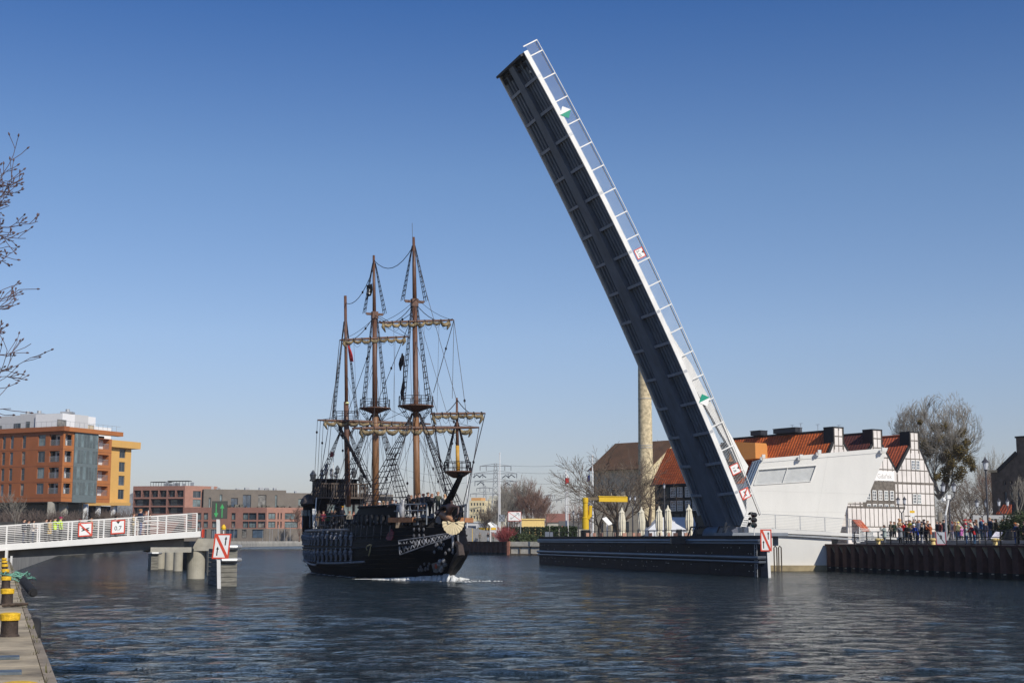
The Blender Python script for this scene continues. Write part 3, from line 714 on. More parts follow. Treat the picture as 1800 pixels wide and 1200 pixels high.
# ================================================================ black guide wall in front of the hinge
NAVY = mat('guide_wall_navy', (.005, .008, .018), .5, var=.5, scale=.7, bump=.12, bscale=3, spec=.07, stretch=(.4, .4, 4))
RAILD = mat('fender_rail_grey', (.13, .145, .17), .35, metal=.2, var=.3, scale=1, stretch=(.3, .3, 3))
GL = (GW1 - GW0).length; gf = Fr(GW0, gdir * -1)      # e points towards the near end -> normal faces the camera side
gf = Fr(GW1, -gdir); 
if gf.n.dot(V((-1, 0, 0))) < 0: gf.n = -gf.n
gw_ = empty('guide_wall', GW0, 'long black steel guide wall with grey fender rails in front of the raised leaf', 'guide wall')
HT = 3.18; m = MB(); nP = 12
for i in range(nP):
    a0, a1 = GL * i / nP + .02, GL * (i + 1) / nP - .02
    for z0, z1, d in ((-2, 1.05, 0), (1.3, 2.05, .02), (2.05, 2.5, 0)): gf.rect(m, a0, z0, a1, z1 - .02, -.5, d)
gf.rect(m, 0, -2, GL, 3.1, -.7, -.1); gf.rect(m, 0, 2.85, GL, HT, -.7, .06)
m.build('steel_panels', NAVY, gw_)
for z, rr, dd in ((1.13, .11, .12), (1.47, .15, .16), (2.58, .10, .1), (2.78, .13, .12)):
    m = MB(); m.path([gf.p(-.1, z, dd), gf.p(GL + .1, z, dd), gf.p(GL + .3, z, -.3)], rr, 10); m.build('fender_rail', RAILD, gw_)
rng = random.Random(3); m = MB()
for i in range(90):
    a = rng.uniform(0, GL); z = rng.choice((.75, .85, 1.75, 2.2, .4)); gf.rect(m, a, z, a + .12, z + .05, .03, .05)
m.build('bolt_plates', GALV, gw_)
m = MB()
for a in (GL - .75, GL - .35):
    m.tube(gf.p(a, -.5, .14), gf.p(a, 2.5, .14), .035)
for k in range(9): m.tube(gf.p(GL - .75, .1 + k * .3, .14), gf.p(GL - .35, .1 + k * .3, .14), .02)
m.build('ladder', GALV, gw_)
for px, py in ((1110, 949), (1150, 949)):
    pass
# low posts and a wire along the top of the wall
r = empty('terrace_railing', gf.p(GL / 2, HT), 'low black post and wire railing along the top of the guide wall', 'railing')
t = 3.0
while t < GL - 12:
    m = MB(); m.beam(gf.p(t, HT - .1, -.35), gf.p(t, HT + .55, -.35), .05, .05, gf.e); m.build('post', BLACKST, r); t += 1.45
m = MB(); m.beam(gf.p(3, HT + .52, -.35), gf.p(GL - 12.5, HT + .52, -.35), .03, .04); m.build('rail', BLACKST, r)
m = MB(); m.box(gf.p(.6, 3.0, -1.0), (.9, 1.4, 1.5)); tag(m.build('machine_cabinet', mat('cabinet_blue_grey', (.15, .17, .21), .5)), 'pale grey cabinet on the far end of the guide wall', 'cabinet')
# second two arrow sign at the near corner
g = ground(1356, 1015)
SR2, f = two_arrow(g, 1346.5, 949, g.y - .1, .42, .82, 'two arrow sign with red diagonal at the near corner of the black guide wall', None)
m = MB(); m.beam(V((g.x - .1, g.y + .05, -1)), V((g.x - .2, g.y + .05, zpix(0, g.y, 955))), .2, .15, (0, 1, 0)); tag(m.build('sign_post', WHITE), 'white painted post at the near corner of the black guide wall', 'post')
# hooped ladders standing in the water
r = empty('quay_ladder', ground(1368, 1005), 'two dark hooped ladder rails standing in the water before the white wall', 'ladder')
for px in (1361.5, 1369.5):
    g = ground(px, 1004.5); m = MB(); zt = zpix(0, g.y, 962)
    m.path([g + UP * -1, g + UP * zt, g + V((.12, .05, zt + .15)), g + V((.26, .1, zt)), g + V((.26, .1, -1))], .06, 8); m.build('hoop', mat('ladder_rust', (.10, .08, .06), .6, var=.4, scale=4), r)

# ================================================================ white abutment, ramp, control house
abe = (ab0 - ab1); abe.z = 0; abe.normalize(); af = Fr(V((ab1.x, ab1.y, 0)), abe)       # a from px 1345, e to the right
def aA(px, py, d=0.0):
    p = onplane(px, py, af.O + af.n * d, af.n); return (p - af.O).dot(af.e), p.z
r = empty('abutment_wall', af.p(3, 0), 'smooth white render abutment wall rising from the water right of the guide wall', 'wall')
aR = aA(1463, 990)[0]; aL = aA(1316, 990)[0]
topL, topR = aA(1316, 930)[1], aA(1463, 938)[1]
m = MB(); m.prism([af.p(aL, .3), af.p(aR, .3), af.p(aR, topR + .25), af.p(aL, topL + .25)], -af.n * 2.0); m.build('wall_face', WHITE2, r)
m = MB(); af.rect(m, aL, -2, aR + .2, .52, -1.9, .35); m.build('plinth', mat('plinth_stained', (.36, .29, .17), .85, var=.3, scale=.8, bump=.3), r)
# ramp
rp = empty('approach_ramp', af.p(6, 3), 'white edged approach ramp with thin wire railing in front of the control house', 'ramp')
RN = .35
tops = [(1316, 927.2), (1382, 930), (1426, 932.4), (1468, 935), (1510, 938), (1552, 941.5), (1590, 945)]
tt = [aA(x, y, RN) for x, y in tops]
m = MB(); m.prism([af.p(a, z, RN) for a, z in tt] + [af.p(a, max(z - (.42 - .012 * i * 3), 2.43), RN) for i, (a, z) in reversed(list(enumerate(tt)))], -af.n * .25); m.build('edge_beam', WHITE, rp)
m = MB(); m.prism([af.p(a, z - .02, RN - .25) for a, z in tt] + [af.p(a, z - .3, RN - .25) for a, z in reversed(tt)], -af.n * 3.4); m.build('deck', CONC, rp)
m = MB(); m.prism([af.p(a, z - .44, RN - .1) for a, z in tt[:-1]] + [af.p(a, z - .60, RN - .1) for a, z in reversed(tt[:-1])], -af.n * .1); m.build('shadow_gap_strip', GALV, rp)
def line_a(a):
    for (a0, z0), (a1, z1) in zip(tt, tt[1:]):
        if a <= a1: return z0 + (z1 - z0) * (a - a0) / (a1 - a0)
    return tt[-1][1]
rlg = bpy.data.objects.new('railing', None); COL.objects.link(rlg); rlg.parent = rp
amax = aA(1516, 938, RN)[0]; a = tt[0][0] + .2
while a < amax:
    m = MB(); m.beam(af.p(a, line_a(a) - .1, RN - .05), af.p(a, line_a(a) + 1.3, RN - .05), .035, .07, af.n.cross(UP)); m.build('post', GALV, rlg); a += 2.28
for q in range(9):
    m = MB(); aa = [tt[0][0] + .2 + (amax - tt[0][0] - .2) * k / 8 for k in range(9)]
    m.path([af.p(x, line_a(x) + 1.3 - q * .14, RN - .05) for x in aa], .028 if q == 0 else .010, 5); m.build('rail_bar', GALV, rlg)
# slatted white gate panels where the ramp meets the square
for i, (x0, x1, x2) in enumerate(((1473, 1478, 1494), (1498, 1500, 1510))):
    pass
r = empty('slatted_railing', af.p(14, 3), 'dense white slatted railing at the foot of the ramp by the crowd', 'railing')
b0 = aA(1512, 940, 1.2)[0]; b1 = aA(1548, 940, 1.2)[0]
for q in range(10):
    m = MB(); m.beam(af.p(b0, 2.6 + q * .14, 1.0), af.p(b1, 2.5 + q * .14, 1.0), .03, .05); m.build('slat', WHITE, r)
for a in (b0, (b0 + b1) / 2, b1):
    m = MB(); m.beam(af.p(a, 2.4, 1.0), af.p(a, 4.0, 1.0), .06, .06, af.n); m.build('post', WHITE, r)

# control house: one long slanted white box
PD = 3.6
pf = Fr(af.O - af.n * PD, af.e)
def pA(px, py): p = onplane(px, py, pf.O, pf.n); return (p - pf.O).dot(pf.e), p.z
ch_ = empty('control_house', pf.p(5, 3), 'big white slanted control house with a long frosted window band', 'building')
outl = [pA(1312, 935), (pA(1312, 880)), pA(1319, 855), pA(1339, 806), pA(1561, 786.5), pA(1522, 882), pA(1491, 882), pA(1471, 934)]
outl[0] = (outl[0][0], 2.4); outl[-1] = (outl[-1][0], 2.4)
wq = [pA(1325, 852), pA(1425, 845.5), pA(1435, 817.5), pA(1334, 825)]
# front wall with the slanted window opening: two pieces around it
def wall_piece(pts): m.prism([pf.p(a, z) for a, z in pts], -pf.n * .25)
m = MB()
wall_piece([outl[0], (wq[1][0], 2.4), wq[1], wq[0], outl[2], outl[1]])
wall_piece([outl[2], wq[0], wq[3], outl[3]])
wall_piece([wq[3], wq[2], (wq[2][0] + .0, outl[3][1] + (outl[4][1] - outl[3][1]) * (wq[2][0] - outl[3][0]) / (outl[4][0] - outl[3][0])), outl[3]])
tz = outl[3][1] + (outl[4][1] - outl[3][1]) * (wq[2][0] - outl[3][0]) / (outl[4][0] - outl[3][0])
wall_piece([(wq[1][0], 2.4), outl[7], outl[6], outl[5], outl[4], (wq[2][0], tz), wq[2], wq[1]])
m.build('front_wall', WHITE2, ch_)
m = MB(); bk = [V(pf.p(a, z, -.3)) for a, z in outl]
m.prism([pf.p(a, z, -.27) for a, z in (outl[3], outl[4], (outl[4][0], outl[4][1] - .25), (outl[3][0], outl[3][1] - .25))], -pf.n * 5.2); m.build('roof', WHITE2, ch_)
m = MB(); m.prism([pf.p(a, z, -5.2) for a, z in outl], -pf.n * .25); m.build('back_wall', WHITE2, ch_)
m = MB(); m.prism([pf.p(*outl[2], -.27), pf.p(*outl[3], -.27), pf.p(*outl[3], -5.15), pf.p(*outl[2], -5.15)], V((.12, .04, -.05))); m.build('glass_end', mat('smoked_glass', (.10, .115, .13), .15, var=.4, scale=.6, spec=.8), ch_)
m = MB()
for t in (0, .33, .66, 1):
    d = -.3 - 4.8 * t; m.beam(pf.p(*outl[2], d), pf.p(*outl[3], d), .12, .08)
m.build('mullions', GALV, ch_)
m = MB(); m.prism([pf.p(a, z, -.12) for a, z in wq], -pf.n * .03); wo = m.build('window_band', mat('frosted_glass', (.52, .53, .52), .35, var=.1, scale=2, spec=.6), ch_)
m = MB()
for i in range(4): m.beam(pf.p(*wq[i], .01), pf.p(*wq[(i + 1) % 4], .01), .06, .12, pf.n)
mid0, mid1 = pA(1376, 848.5), pA(1385, 821); m.beam(pf.p(*mid0, -.02), pf.p(*mid1, -.02), .06, .1, pf.n); m.build('window_frame', WHITE, wo)
SEAM = mat('seam_grey', (.60, .59, .56), .8)
for (xa, ya, xb, yb) in ((1330, 862, 1527, 868), (1455, 801, 1432, 930), (1330, 898, 1490, 900)):
    m = MB(); m.beam(pf.p(*pA(xa, ya), .002), pf.p(*pA(xb, yb), .002), .012, .018, pf.n); m.build('panel_seam', SEAM, ch_)
m = MB(); m.beam(pf.p(*pA(1341, 812.5), .01), pf.p(*pA(1558, 794.5), .01), .03, .04, pf.n); m.build('coping_line', GALV, ch_)
for px, py in ((1405, 804), (1549, 792), (1339, 804), (1437, 796)):
    a, z = pA(px, py); r = empty('roof_floodlight', pf.p(a, z), {1405: 'small white floodlight above the frosted window band', 1549: 'small white floodlight at the right end of the control house roof', 1339: 'small floodlight at the left corner of the control house roof', 1437: 'small floodlight on the middle of the control house roof'}[px], 'floodlight', 'floodlights on the control house')
    m = MB(); m.tube(pf.p(a, z, -.2), pf.p(a, z, .35), .05); m.build('arm', GALV, r)
    m = MB(); m.box(pf.p(a + .1, z + .1, .4), (.3, .3, .35)); m.tube(pf.p(a - .15, z - .25, .4), pf.p(a - .15, z + .05, .4), .1); m.build('lamp', WHITE, r)

# ================================================================ rusty sheet pile quay on the right
RUST = mat('rusty_pile', (.105, .042, .030), .8, var=.45, scale=1.1, bump=.4, bscale=9)
RUSTD = mat('pile_waterline', (.02, .016, .014), .7, var=.5, scale=2)
def pile_wall(P0, P1, npile, top, name, label, depth=.5, flip=1, cope=RUST):
    d = (P1 - P0); d.z = 0; L = d.length; e = d.normalized(); n = V((e.y, -e.x, 0)) * flip
    r = empty(name, P0 + UP * 1, label, 'sheet piling')
    sp = L / npile
    pan = []
    for i in range(npile):
        t = sp * i
        for a, q in ((0, 0), (.14, depth), (.64, depth), (.78, 0)): pan.append((t + a * sp, q))
    pan.append((L, 0))
    for z0, z1, mm, nm in ((.42, top, RUST, 'piles'), (-2, .42, RUSTD, 'pile_feet')):
        m = MB()
        for (a0, q0), (a1, q1) in zip(pan, pan[1:]):
            p, q = P0 + e * a0 + n * q0, P0 + e * a1 + n * q1
            m.face([V((p.x, p.y, z0)), V((q.x, q.y, z0)), V((q.x, q.y, z1)), V((p.x, p.y, z1))])
        m.build(nm, mm, r, fixn=False)
    if top < 2.31 and depth > .5:  # pale triangles paint the sunlit flank tops; small boxes are waterline marks
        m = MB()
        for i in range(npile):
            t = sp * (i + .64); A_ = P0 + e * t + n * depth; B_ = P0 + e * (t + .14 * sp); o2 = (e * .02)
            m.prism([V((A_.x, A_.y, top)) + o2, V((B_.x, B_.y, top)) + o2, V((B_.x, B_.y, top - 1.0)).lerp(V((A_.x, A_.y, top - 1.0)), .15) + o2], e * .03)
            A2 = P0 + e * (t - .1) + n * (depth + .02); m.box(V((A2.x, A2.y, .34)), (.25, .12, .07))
        m.build('lit_wedges_and_marks', mat('lit_wedge_mark_pale', (.50, .44, .33), .9, var=.2), r)['kind'] = 'stuff'
    m = MB(); c = [P0 + n * (depth + .08), P1 + n * (depth + .08), P1 - n * .3, P0 - n * .3]
    m.prism([V((p.x, p.y, top)) for p in c], UP * .16); m.build('capping_beam', cope, r)
    return e, n, L, r
QK0, QK1 = QR[1], QR[0]
sgn = 1 if V(((QK1 - QK0).normalized().y, -(QK1 - QK0).normalized().x, 0)).x < 0 else -1
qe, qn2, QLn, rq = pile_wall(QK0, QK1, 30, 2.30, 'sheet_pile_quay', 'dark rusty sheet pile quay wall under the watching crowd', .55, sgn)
m = MB(); m.hexa([QK0 + V((-1.4, .1, -1)), QK0 + V((.2, -.1, -1)), QK0 + V((.4, 1.6, -1)), QK0 + V((-1.4, 1.6, -1))], [QK0 + V((-.55, .2, 1.9)), QK0 + V((.1, 0, 1.9)), QK0 + V((.3, 1.4, 1.9)), QK0 + V((-.55, 1.4, 1.9))]); m.build('corner_buttress', CONC, rq)
STEP = mat('step_stone', (.30, .29, .28), .9, var=.15)
for i in range(3):      # low steps up to the square behind the railing
    o0 = 1.5 + i * .42; m = MB(); c = [QK0 - qn2 * o0 + qe * 2.0, QK0 - qn2 * o0 + qe * 40, QK0 - qn2 * 60 + qe * 40, QK0 - qn2 * 60 + qe * 2.0]
    m.prism([V((p.x, p.y, 2.3)) for p in c], UP * (.12 + .125 * (i + 1))); m.build('square_steps', STEP)['kind'] = 'structure'
# railing along the edge
r = empty('quay_railing', QK0 + UP * 2.46, 'black two bar railing along the quay edge in front of the crowd', 'railing')
seg = [(1502, 1524), (1524, 1545), (1545, 1632), (1680, 1800)]
def qpt(px, off=.25, z=2.46):
    n_ = qn2; p = onplane(px, 950, QK0 - n_ * off, n_); return V((p.x, p.y, z))
posts = [1502, 1523.5, 1544, 1565.5, 1589, 1611, 1634, 1682, 1707, 1732.5, 1759, 1787, 1815]
for px in posts:
    p = qpt(px); m = MB(); m.beam(p, p + UP * 1.08, .08, .08, qe); m.build('post', BLACKST, r)
for A_, B_ in ((1523.5, 1634), (1682, 1815)):
    for z in (1.08, .58, .08):
        m = MB(); m.beam(qpt(A_) + UP * z, qpt(B_) + UP * z, .05, .06); m.build('rail', BLACKST, r)
# yellow mushroom bollards on the quay edge
m0 = None
for i, (px, lab) in enumerate(((1544, 'squat pale yellow bollard on the quay edge, leftmost of four'), (1640, 'squat pale yellow bollard on the quay edge left of the leaning board'), (1749.5, 'squat pale yellow bollard on the quay edge under the dark bush'), (1556, 'pale yellow bollard half hidden by the railing post'))[:3]):
    if m0 is None:
        m = MB(); m.lathe((0, 0, 0), [(.2, 0), (.17, .25), (.30, .36), (.30, .46), (.12, .52)], 16); m.box((.1, 0, .4), (.62, .2, .14)); m0 = m.build('quay_bollard', mat('bollard_cream', (.72, .55, .22), .6, var=.15), smooth=False); o = m0
    else: o = m0.copy(); COL.objects.link(o)
    o.location = qpt(px, -.1, 2.46); tag(o, lab, 'bollard', 'yellow bollards on the right quay')
# ================================================================ the galleon
S0 = V((-16.2, 130, 0)); SF = V((.37, -.93, 0)).normalized(); SPT = V((-SF.y, SF.x, 0))    # forward, port
RZ = math.atan2(SF.y, SF.x)
ship = empty('galleon', S0, 'black three masted wooden galleon with furled sails, full of people, heading out of the channel', 'sailing ship', rz=RZ)
def loc(p): d = V(p) - S0; return V((d.dot(SF), d.dot(SPT), d.z))
def wld(x, y, z): return S0 + SF * x + SPT * y + UP * z
def PC(px, py, y=0.0): return loc(onplane(px, py, S0 + SPT * y, SPT))
def PX(px, py, x): return loc(onplane(px, py, S0 + SF * x, SF))
def SBI(mb, name, mm):
    """every loose piece of the collector becomes an object of its own"""
    par = list(range(len(mb.v)))
    def fnd(i):
        while par[i] != i: par[i] = par[par[i]]; i = par[i]
        return i
    for f in mb.f:
        for k in f[1:]: par[fnd(k)] = fnd(f[0])
    g = {}
    for f in mb.f: g.setdefault(fnd(f[0]), []).append(f)
    for fs in g.values():
        ids = sorted({k for f in fs for k in f}); mp = {k: j for j, k in enumerate(ids)}; q = MB(); q.v = [mb.v[k] for k in ids]; q.f = [tuple(mp[k] for k in f) for f in fs]; q.m = [0] * len(fs); SB(q, name, mm)
def SB(mb, name, m, parent=None, smooth=False, label=None, fixn=True):
    return mb.build(name, m, parent or ship, smooth=smooth, world=False, label=label, fixn=fixn)
HULL = mat('hull_black', (.006, .006, .008), .55, var=.4, scale=1.0, bump=.3, bscale=5, spec=.05, stretch=(.3, 1, 5))
TRIM = mat('carved_black', (.014, .013, .015), .6, var=.5, scale=5, bump=.3, spec=.1)
SILV = mat('carved_silver', (.27, .275, .30), .5, metal=.1, var=.6, scale=3, bump=.4)
SILVB = mat('bright_silver', (.34, .34, .35), .45, metal=.3, var=.6, scale=4, bump=.3)
MAST = mat('mast_wood', (.125, .06, .038), .5, var=.35, scale=2.5, bump=.15, stretch=(3, 3, .5))
MASTL = mat('mast_wood_pale', (.23, .115, .055), .5, var=.3, scale=2.5, stretch=(3, 3, .5))
ROPE = mat('rigging_black', (.014, .012, .018), .8)
ROPEG = mat('rigging_grey', (.10, .10, .11), .8)
CANVAS = mat('furled_canvas', (.24, .185, .105), .9, var=.7, scale=2.6, bump=.3)
DECKW = mat('deck_wood', (.20, .16, .13), .8, var=.3, scale=2)

def sx_(z):
    return 31.2 + 1.35 * max(z, -1) if z < 2.0 else max(33.2, 33.9 - .7 * (z - 2.0))
def xa_(z): return 1.0 - .65 * max(0, min(z, 3.4))
def Bz(z):
    L = [(-1.5, 2.2), (0, 3.25), (.8, 3.75), (1.6, 3.9), (2.6, 3.85), (3.8, 3.6), (5.4, 3.4)]
    for (a, p), (b, q) in zip(L, L[1:]):
        if z <= b: return p + (q - p) * (z - a) / (b - a)
    return 3.4
def shp(t, z):
    aft = .66 + .34 * sin(pi / 2 * min(1, t / .35))
    full = 2.0 + .5 * max(0, min(1, z / 3)); k = max(0, (t - .58) / .42)
    return aft * max(0.0, 1 - k ** full) ** .9
def hb(x, z):
    t = (x - xa_(z)) / (sx_(z) - xa_(z)); return Bz(z) * shp(max(0, min(1, t)), z) + .05
zl = [-1.5, -.5, 0, .4, .8, 1.2, 1.6, 2.1, 2.6, 3.1, 3.7]
NT = 46
def hull_strip(mb, levels, t0=0.0, t1=1.0, xr=None):
    for sg in (1, -1):
        k = len(mb.v); n = NT + 1
        for z in levels:
            for i in range(n):
                t = t0 + (t1 - t0) * i / NT
                if xr: x = xr[0] + (xr[1] - xr[0]) * i / NT
                else: x = xa_(z) + (sx_(z) - xa_(z)) * t
                mb.v.append((x, sg * hb(x, z), z))
        for j in range(len(levels) - 1):
            for i in range(NT):
                a = k + j * n + i; mb.f.append((a, a + 1, a + n + 1, a + n) if sg < 0 else (a, a + n, a + n + 1, a + 1)); mb.m.append(mb.i)
m = MB(); hull_strip(m, zl)
for a, b in zip(zl, zl[1:]): m.face([(xa_(a), -hb(xa_(a), a), a), (xa_(a), hb(xa_(a), a), a), (xa_(b), hb(xa_(b), b), b), (xa_(b), -hb(xa_(b), b), b)])
SB(m, 'hull', HULL, fixn=False)
# deck following the rail
m = MB()
for i in range(NT):
    xa, xb = -1.2 + 34 * i / NT, -1.2 + 34 * (i + 1) / NT; z = 3.66
    m.face([(xa, -hb(xa, z), z), (xb, -hb(xb, z), z), (xb, hb(xb, z), z), (xa, hb(xa, z), z)])
SB(m, 'deck', DECKW, fixn=False)
# forecastle bulwark
m = MB(); hull_strip(m, [3.7, 4.3, 4.9, 5.3], xr=(21.0, 27.8))
for sg in (1, -1): m.prism([(21.0, sg * hb(21.0, 3.7), 3.7), (18.8, sg * hb(18.8, 3.7), 3.7), (19.8, sg * hb(19.8, 4.1), 4.4), (21.0, sg * hb(21.0, 5.3), 5.3)], (0, -sg * .12, 0))
SB(m, 'forecastle_bulwark', HULL, fixn=False)
m = MB(); m.box((24, 0, 4.05), (7.0, 5.2, .8)); SB(m, 'foredeck', DECKW)
m = MB(); m.box((28.6, 0, 4.3), (4.2, 4.2, .16)); m.box((28.6, 0, 4.0), (3.8, 3.4, .6)); SB(m, 'bow_platform', TRIM)
m = MB()
for sg in (1, -1):
    xs = [26.4 + .8 * i for i in range(7)]
    for x in xs: m.tube((x, sg * min(2.6, hb(x, 3.7) + .1), 3.9), (x, sg * min(2.6, hb(x, 3.7) + .1), 5.35), .045, n=6)
    for z in (5.35, 4.9): m.path([(x, sg * min(2.6, hb(x, 3.7) + .1), z) for x in xs], .05, 6)
SB(m, 'bow_railing', GREYST)
# wales and rails
def hull_line(xs, zf, r, mm, name, sides=(-1, 1), off=.05):
    for sg in sides:
        m = MB(); m.path([(x, sg * (hb(x, zf(x)) + off), zf(x)) for x in xs], r, 6); SB(m, name, mm)
xs = [-.4 + i * .85 for i in range(39)]
wz = lambda x: .95 + .45 * ((x - 9) / 18) ** 2 if x > 9 else .75 + .25 * ((9 - x) / 9) ** 2
hull_line([x for x in xs if x < 24], wz, .09, SILV, 'wale')
hull_line([x for x in xs if x < 31], lambda x: 2.15 + .5 * max(0, (x - 16) / 16) ** 2, .09, TRIM, 'wale')
hull_line([x for x in xs if x < 19.5], lambda x: 3.62, .12, mat('cap_rail_grey', (.34, .29, .26), .6, var=.3), 'cap_rail')
hull_line([x for x in xs if 20.8 < x < 28], lambda x: 5.3, .1, TRIM, 'cap_rail')
hull_line([x for x in xs if x < 30], lambda x: 3.0 + .2 * max(0, (x - 16) / 16), .06, TRIM, 'moulding')
hz = [.55 + .32 * k for k in range(9)]
WEATH = mat('strake_worn', (.035, .028, .024), .7, var=.7, scale=2.5, bump=.3, spec=.1)
for k, z0_ in enumerate(hz):
    for sg in (-1, 1):
        m = MB(); m.path([(x, sg * (hb(x, z0_ + .012 * max(0, x - 14) ** 1.25) + .012), z0_ + .012 * max(0, x - 14) ** 1.25) for x in xs if x < 31 and z0_ + .012 * max(0, x - 14) ** 1.25 < 3.6], .022, 4); SB(m, 'strake', WEATH)
m = MB(); rg_ = random.Random(18)
for i in range(34):      # channels and deadeyes along the rail
    x = 7.5 + i * .6; m.lathe((x, -(hb(x, 3.5) + .1), 3.85 + rg_.uniform(-.05, .45)), [(.05, -.05), (.11, 0), (.05, .05)], 7, (0, 1, 0))
    if i % 2: m.path([(x, -(hb(x, 3.3) + .12), 2.9), (x + .1, -(hb(x, 3.6) + .12), 3.9)], .03, 5)
SBI(m, 'deadeye', mat('deadeye_grey', (.14, .13, .13), .6, var=.6, scale=5))
# carved figures in two rows along the side
def figure(h, s=1.0):
    m = MB(); m.lathe((0, 0, 0), [(.05, 0), (.13, .06 * h), (.07, .14 * h), (.10, .3 * h), (.15, .46 * h), (.11, .55 * h), (.17, .7 * h), (.15, .78 * h), (.06, .83 * h), (.1, .88 * h), (.1, .96 * h), (.04, h)], 8)
    m.tube((.02, -.12, .74 * h), (.08, -.2, .5 * h), .04, .03, 5); m.tube((.02, .12, .74 * h), (.1, .16, .52 * h), .04, .03, 5); return m
fu = SB(figure(1.05), 'carved_figure', SILV); fl = SB(figure(1.0), 'carved_figure', SILV)
first = [True, True]; rng = random.Random(5)
for sg in (-1, 1):
    x = .2
    while x < 21.8:
        for q, (src, z) in enumerate(((fu, 2.35), (fl, 1.0))):
            if q == 1 and x > 20.5: continue
            o = src if first[q] else src.copy()
            if not first[q]: COL.objects.link(o)
            first[q] = False; o.parent = ship
            zz = z + (0 if q == 0 else max(0, (x - 9) * .02)); o.location = (x + (0 if q == 0 else .3), sg * (hb(x, zz + .5) + .07), zz); o.rotation_euler = (0, 0, rng.uniform(-.3, .3) + (pi if sg > 0 else 0)); o.scale = (1.15, 1.15, rng.uniform(1.0, 1.15))
        x += 1.45 if sg < 0 else 2.9
m = MB()
for i in range(9):
    x = .8 + i * 1.9; z = 2.0
    for sg in (-1, 1):
        y = sg * (hb(x, z) + .02); m.box((x, y, z + .05), (.8, .1, .28))
SBI(m, 'carved_panel', mat('carved_bronze', (.13, .09, .05), .5, metal=.3, var=.6, scale=6, bump=.4))
# scroll band near the bow
def side_pt(px, py, off=.08):
    lo, hi = -5.0, 0.0; y = lo; st = .1          # first crossing of the view ray with the starboard side
    while y < 0:
        p = PC(px, py, y)
        if p.x < 34.5 and y + hb(p.x, max(-1, min(5.3, p.z))) + off >= 0: break
        y += st
    a, b = y - st, y
    for _ in range(18):
        c = (a + b) / 2; p = PC(px, py, c)
        if p.x < 34.5 and c + hb(p.x, max(-1, min(5.3, p.z))) + off >= 0: b = c
        else: a = c
    p = PC(px, py, b); return V((p.x, b, p.z))
bt = [(701, 950), (725, 946.5), (750, 943), (775, 939), (797, 936)]; bb = [(703, 974.5), (727, 966), (752, 957), (777, 949), (799, 942)]
m = MB(); T_ = [side_pt(*q) for q in bt]; B_ = [side_pt(*q) for q in bb]
m.path(T_, .05, 5); m.path(B_, .05, 5); m.tube(T_[0], B_[0], .05); m.tube(T_[-1], B_[-1], .04)
SB(m, 'scroll_band_frame', SILV)
rng = random.Random(12); m = MB()
def band(u, v):
    k = min(3, int(u * 4)); f = u * 4 - k; t = T_[k].lerp(T_[k + 1], f); b = B_[k].lerp(B_[k + 1], f); return b.lerp(t, v)
for i in range(17):
    u = (i + .5) / 17; n = 9; sgn_ = 1 if i % 2 else -1
    m.path([band(min(.995, max(.005, u + sgn_ * .024 * sin(3.6 * k / n - .3))), .12 + .76 * k / n) for k in range(n + 1)], [.022 + .03 * sin(pi * k / n) for k in range(n + 1)], 5)
    m.path([band(min(.995, max(.005, u + .022 * cos(5 * k / n + i))), .5 + .3 * sin(5 * k / n + i)) for k in range(n + 1)], .026, 5)
SB(m, 'scroll_ornament', SILV)
# hook, crest, relief, small squares
m = MB(); m.path([side_pt(*q, .12) for q in ((645, 966), (644, 962), (646, 959), (650, 957), (653, 957), (651, 963), (650, 970), (648, 976))], .05, 6); SB(m, 'gilded_scroll', mat('gilt_dull', (.42, .36, .20), .5, metal=.3))
m = MB(); P = [side_pt(*q, .1) for q in ((687, 929), (691, 936), (690, 944), (687, 949), (681, 949), (678, 945), (681, 938))]; m.prism(P, (0, .09, 0)); SB(m, 'red_crest', mat('crest_red', (.22, .035, .045), .6, var=.6, scale=8, bump=.4))
m = MB(); rng = random.Random(2)
for px in (728, 737, 745):
    for py in (930, 941):
        m.lathe(side_pt(px, py, .05), [(.1, -.04), (.16, .02), (.08, .08)], 6, (0, -1, 0))
for i in range(16):
    px, py = rng.uniform(742, 799), rng.uniform(950, 972)
    if py > 940 + (px - 700) * .0 and py > 974 - (px - 703) * .34 + 3: m.lathe(side_pt(px, py, .04), [(.1, -.05), (.14, .03), (.05, .1)], 7, (0, -1, 0))
for i in range(14): m.lathe(side_pt(rng.uniform(726, 756), rng.uniform(988, 1002), .04), [(.08, -.05), (.12, .03), (.04, .09)], 6, (0, -1, 0))
SBI(m, 'carved_stud', mat('stud_grey', (.15, .15, .16), .5, var=.6, scale=6))
m = MB(); P = [side_pt(*q, .14) for q in ((758, 990), (772, 986), (771, 998), (767, 1006), (762, 1005))]; m.prism(P, (0, .12, 0)); 
for q in ((775, 986), (781, 985), (783, 991), (778, 997), (776, 1001), (773, 991)): m.lathe(side_pt(*q, .02), [(.12, -.1), (.2, .06), (.09, .2)], 8, (0, -1, 0))
SB(m, 'bow_relief', SILVB)
m = MB(); m.lathe(side_pt(766, 994, .18), [(.2, -.05), (.2, .04), (.1, .07)], 10, (0, -1, 0)); SB(m, 'bow_rosette', mat('rosette_red', (.40, .08, .04), .6, var=.3))
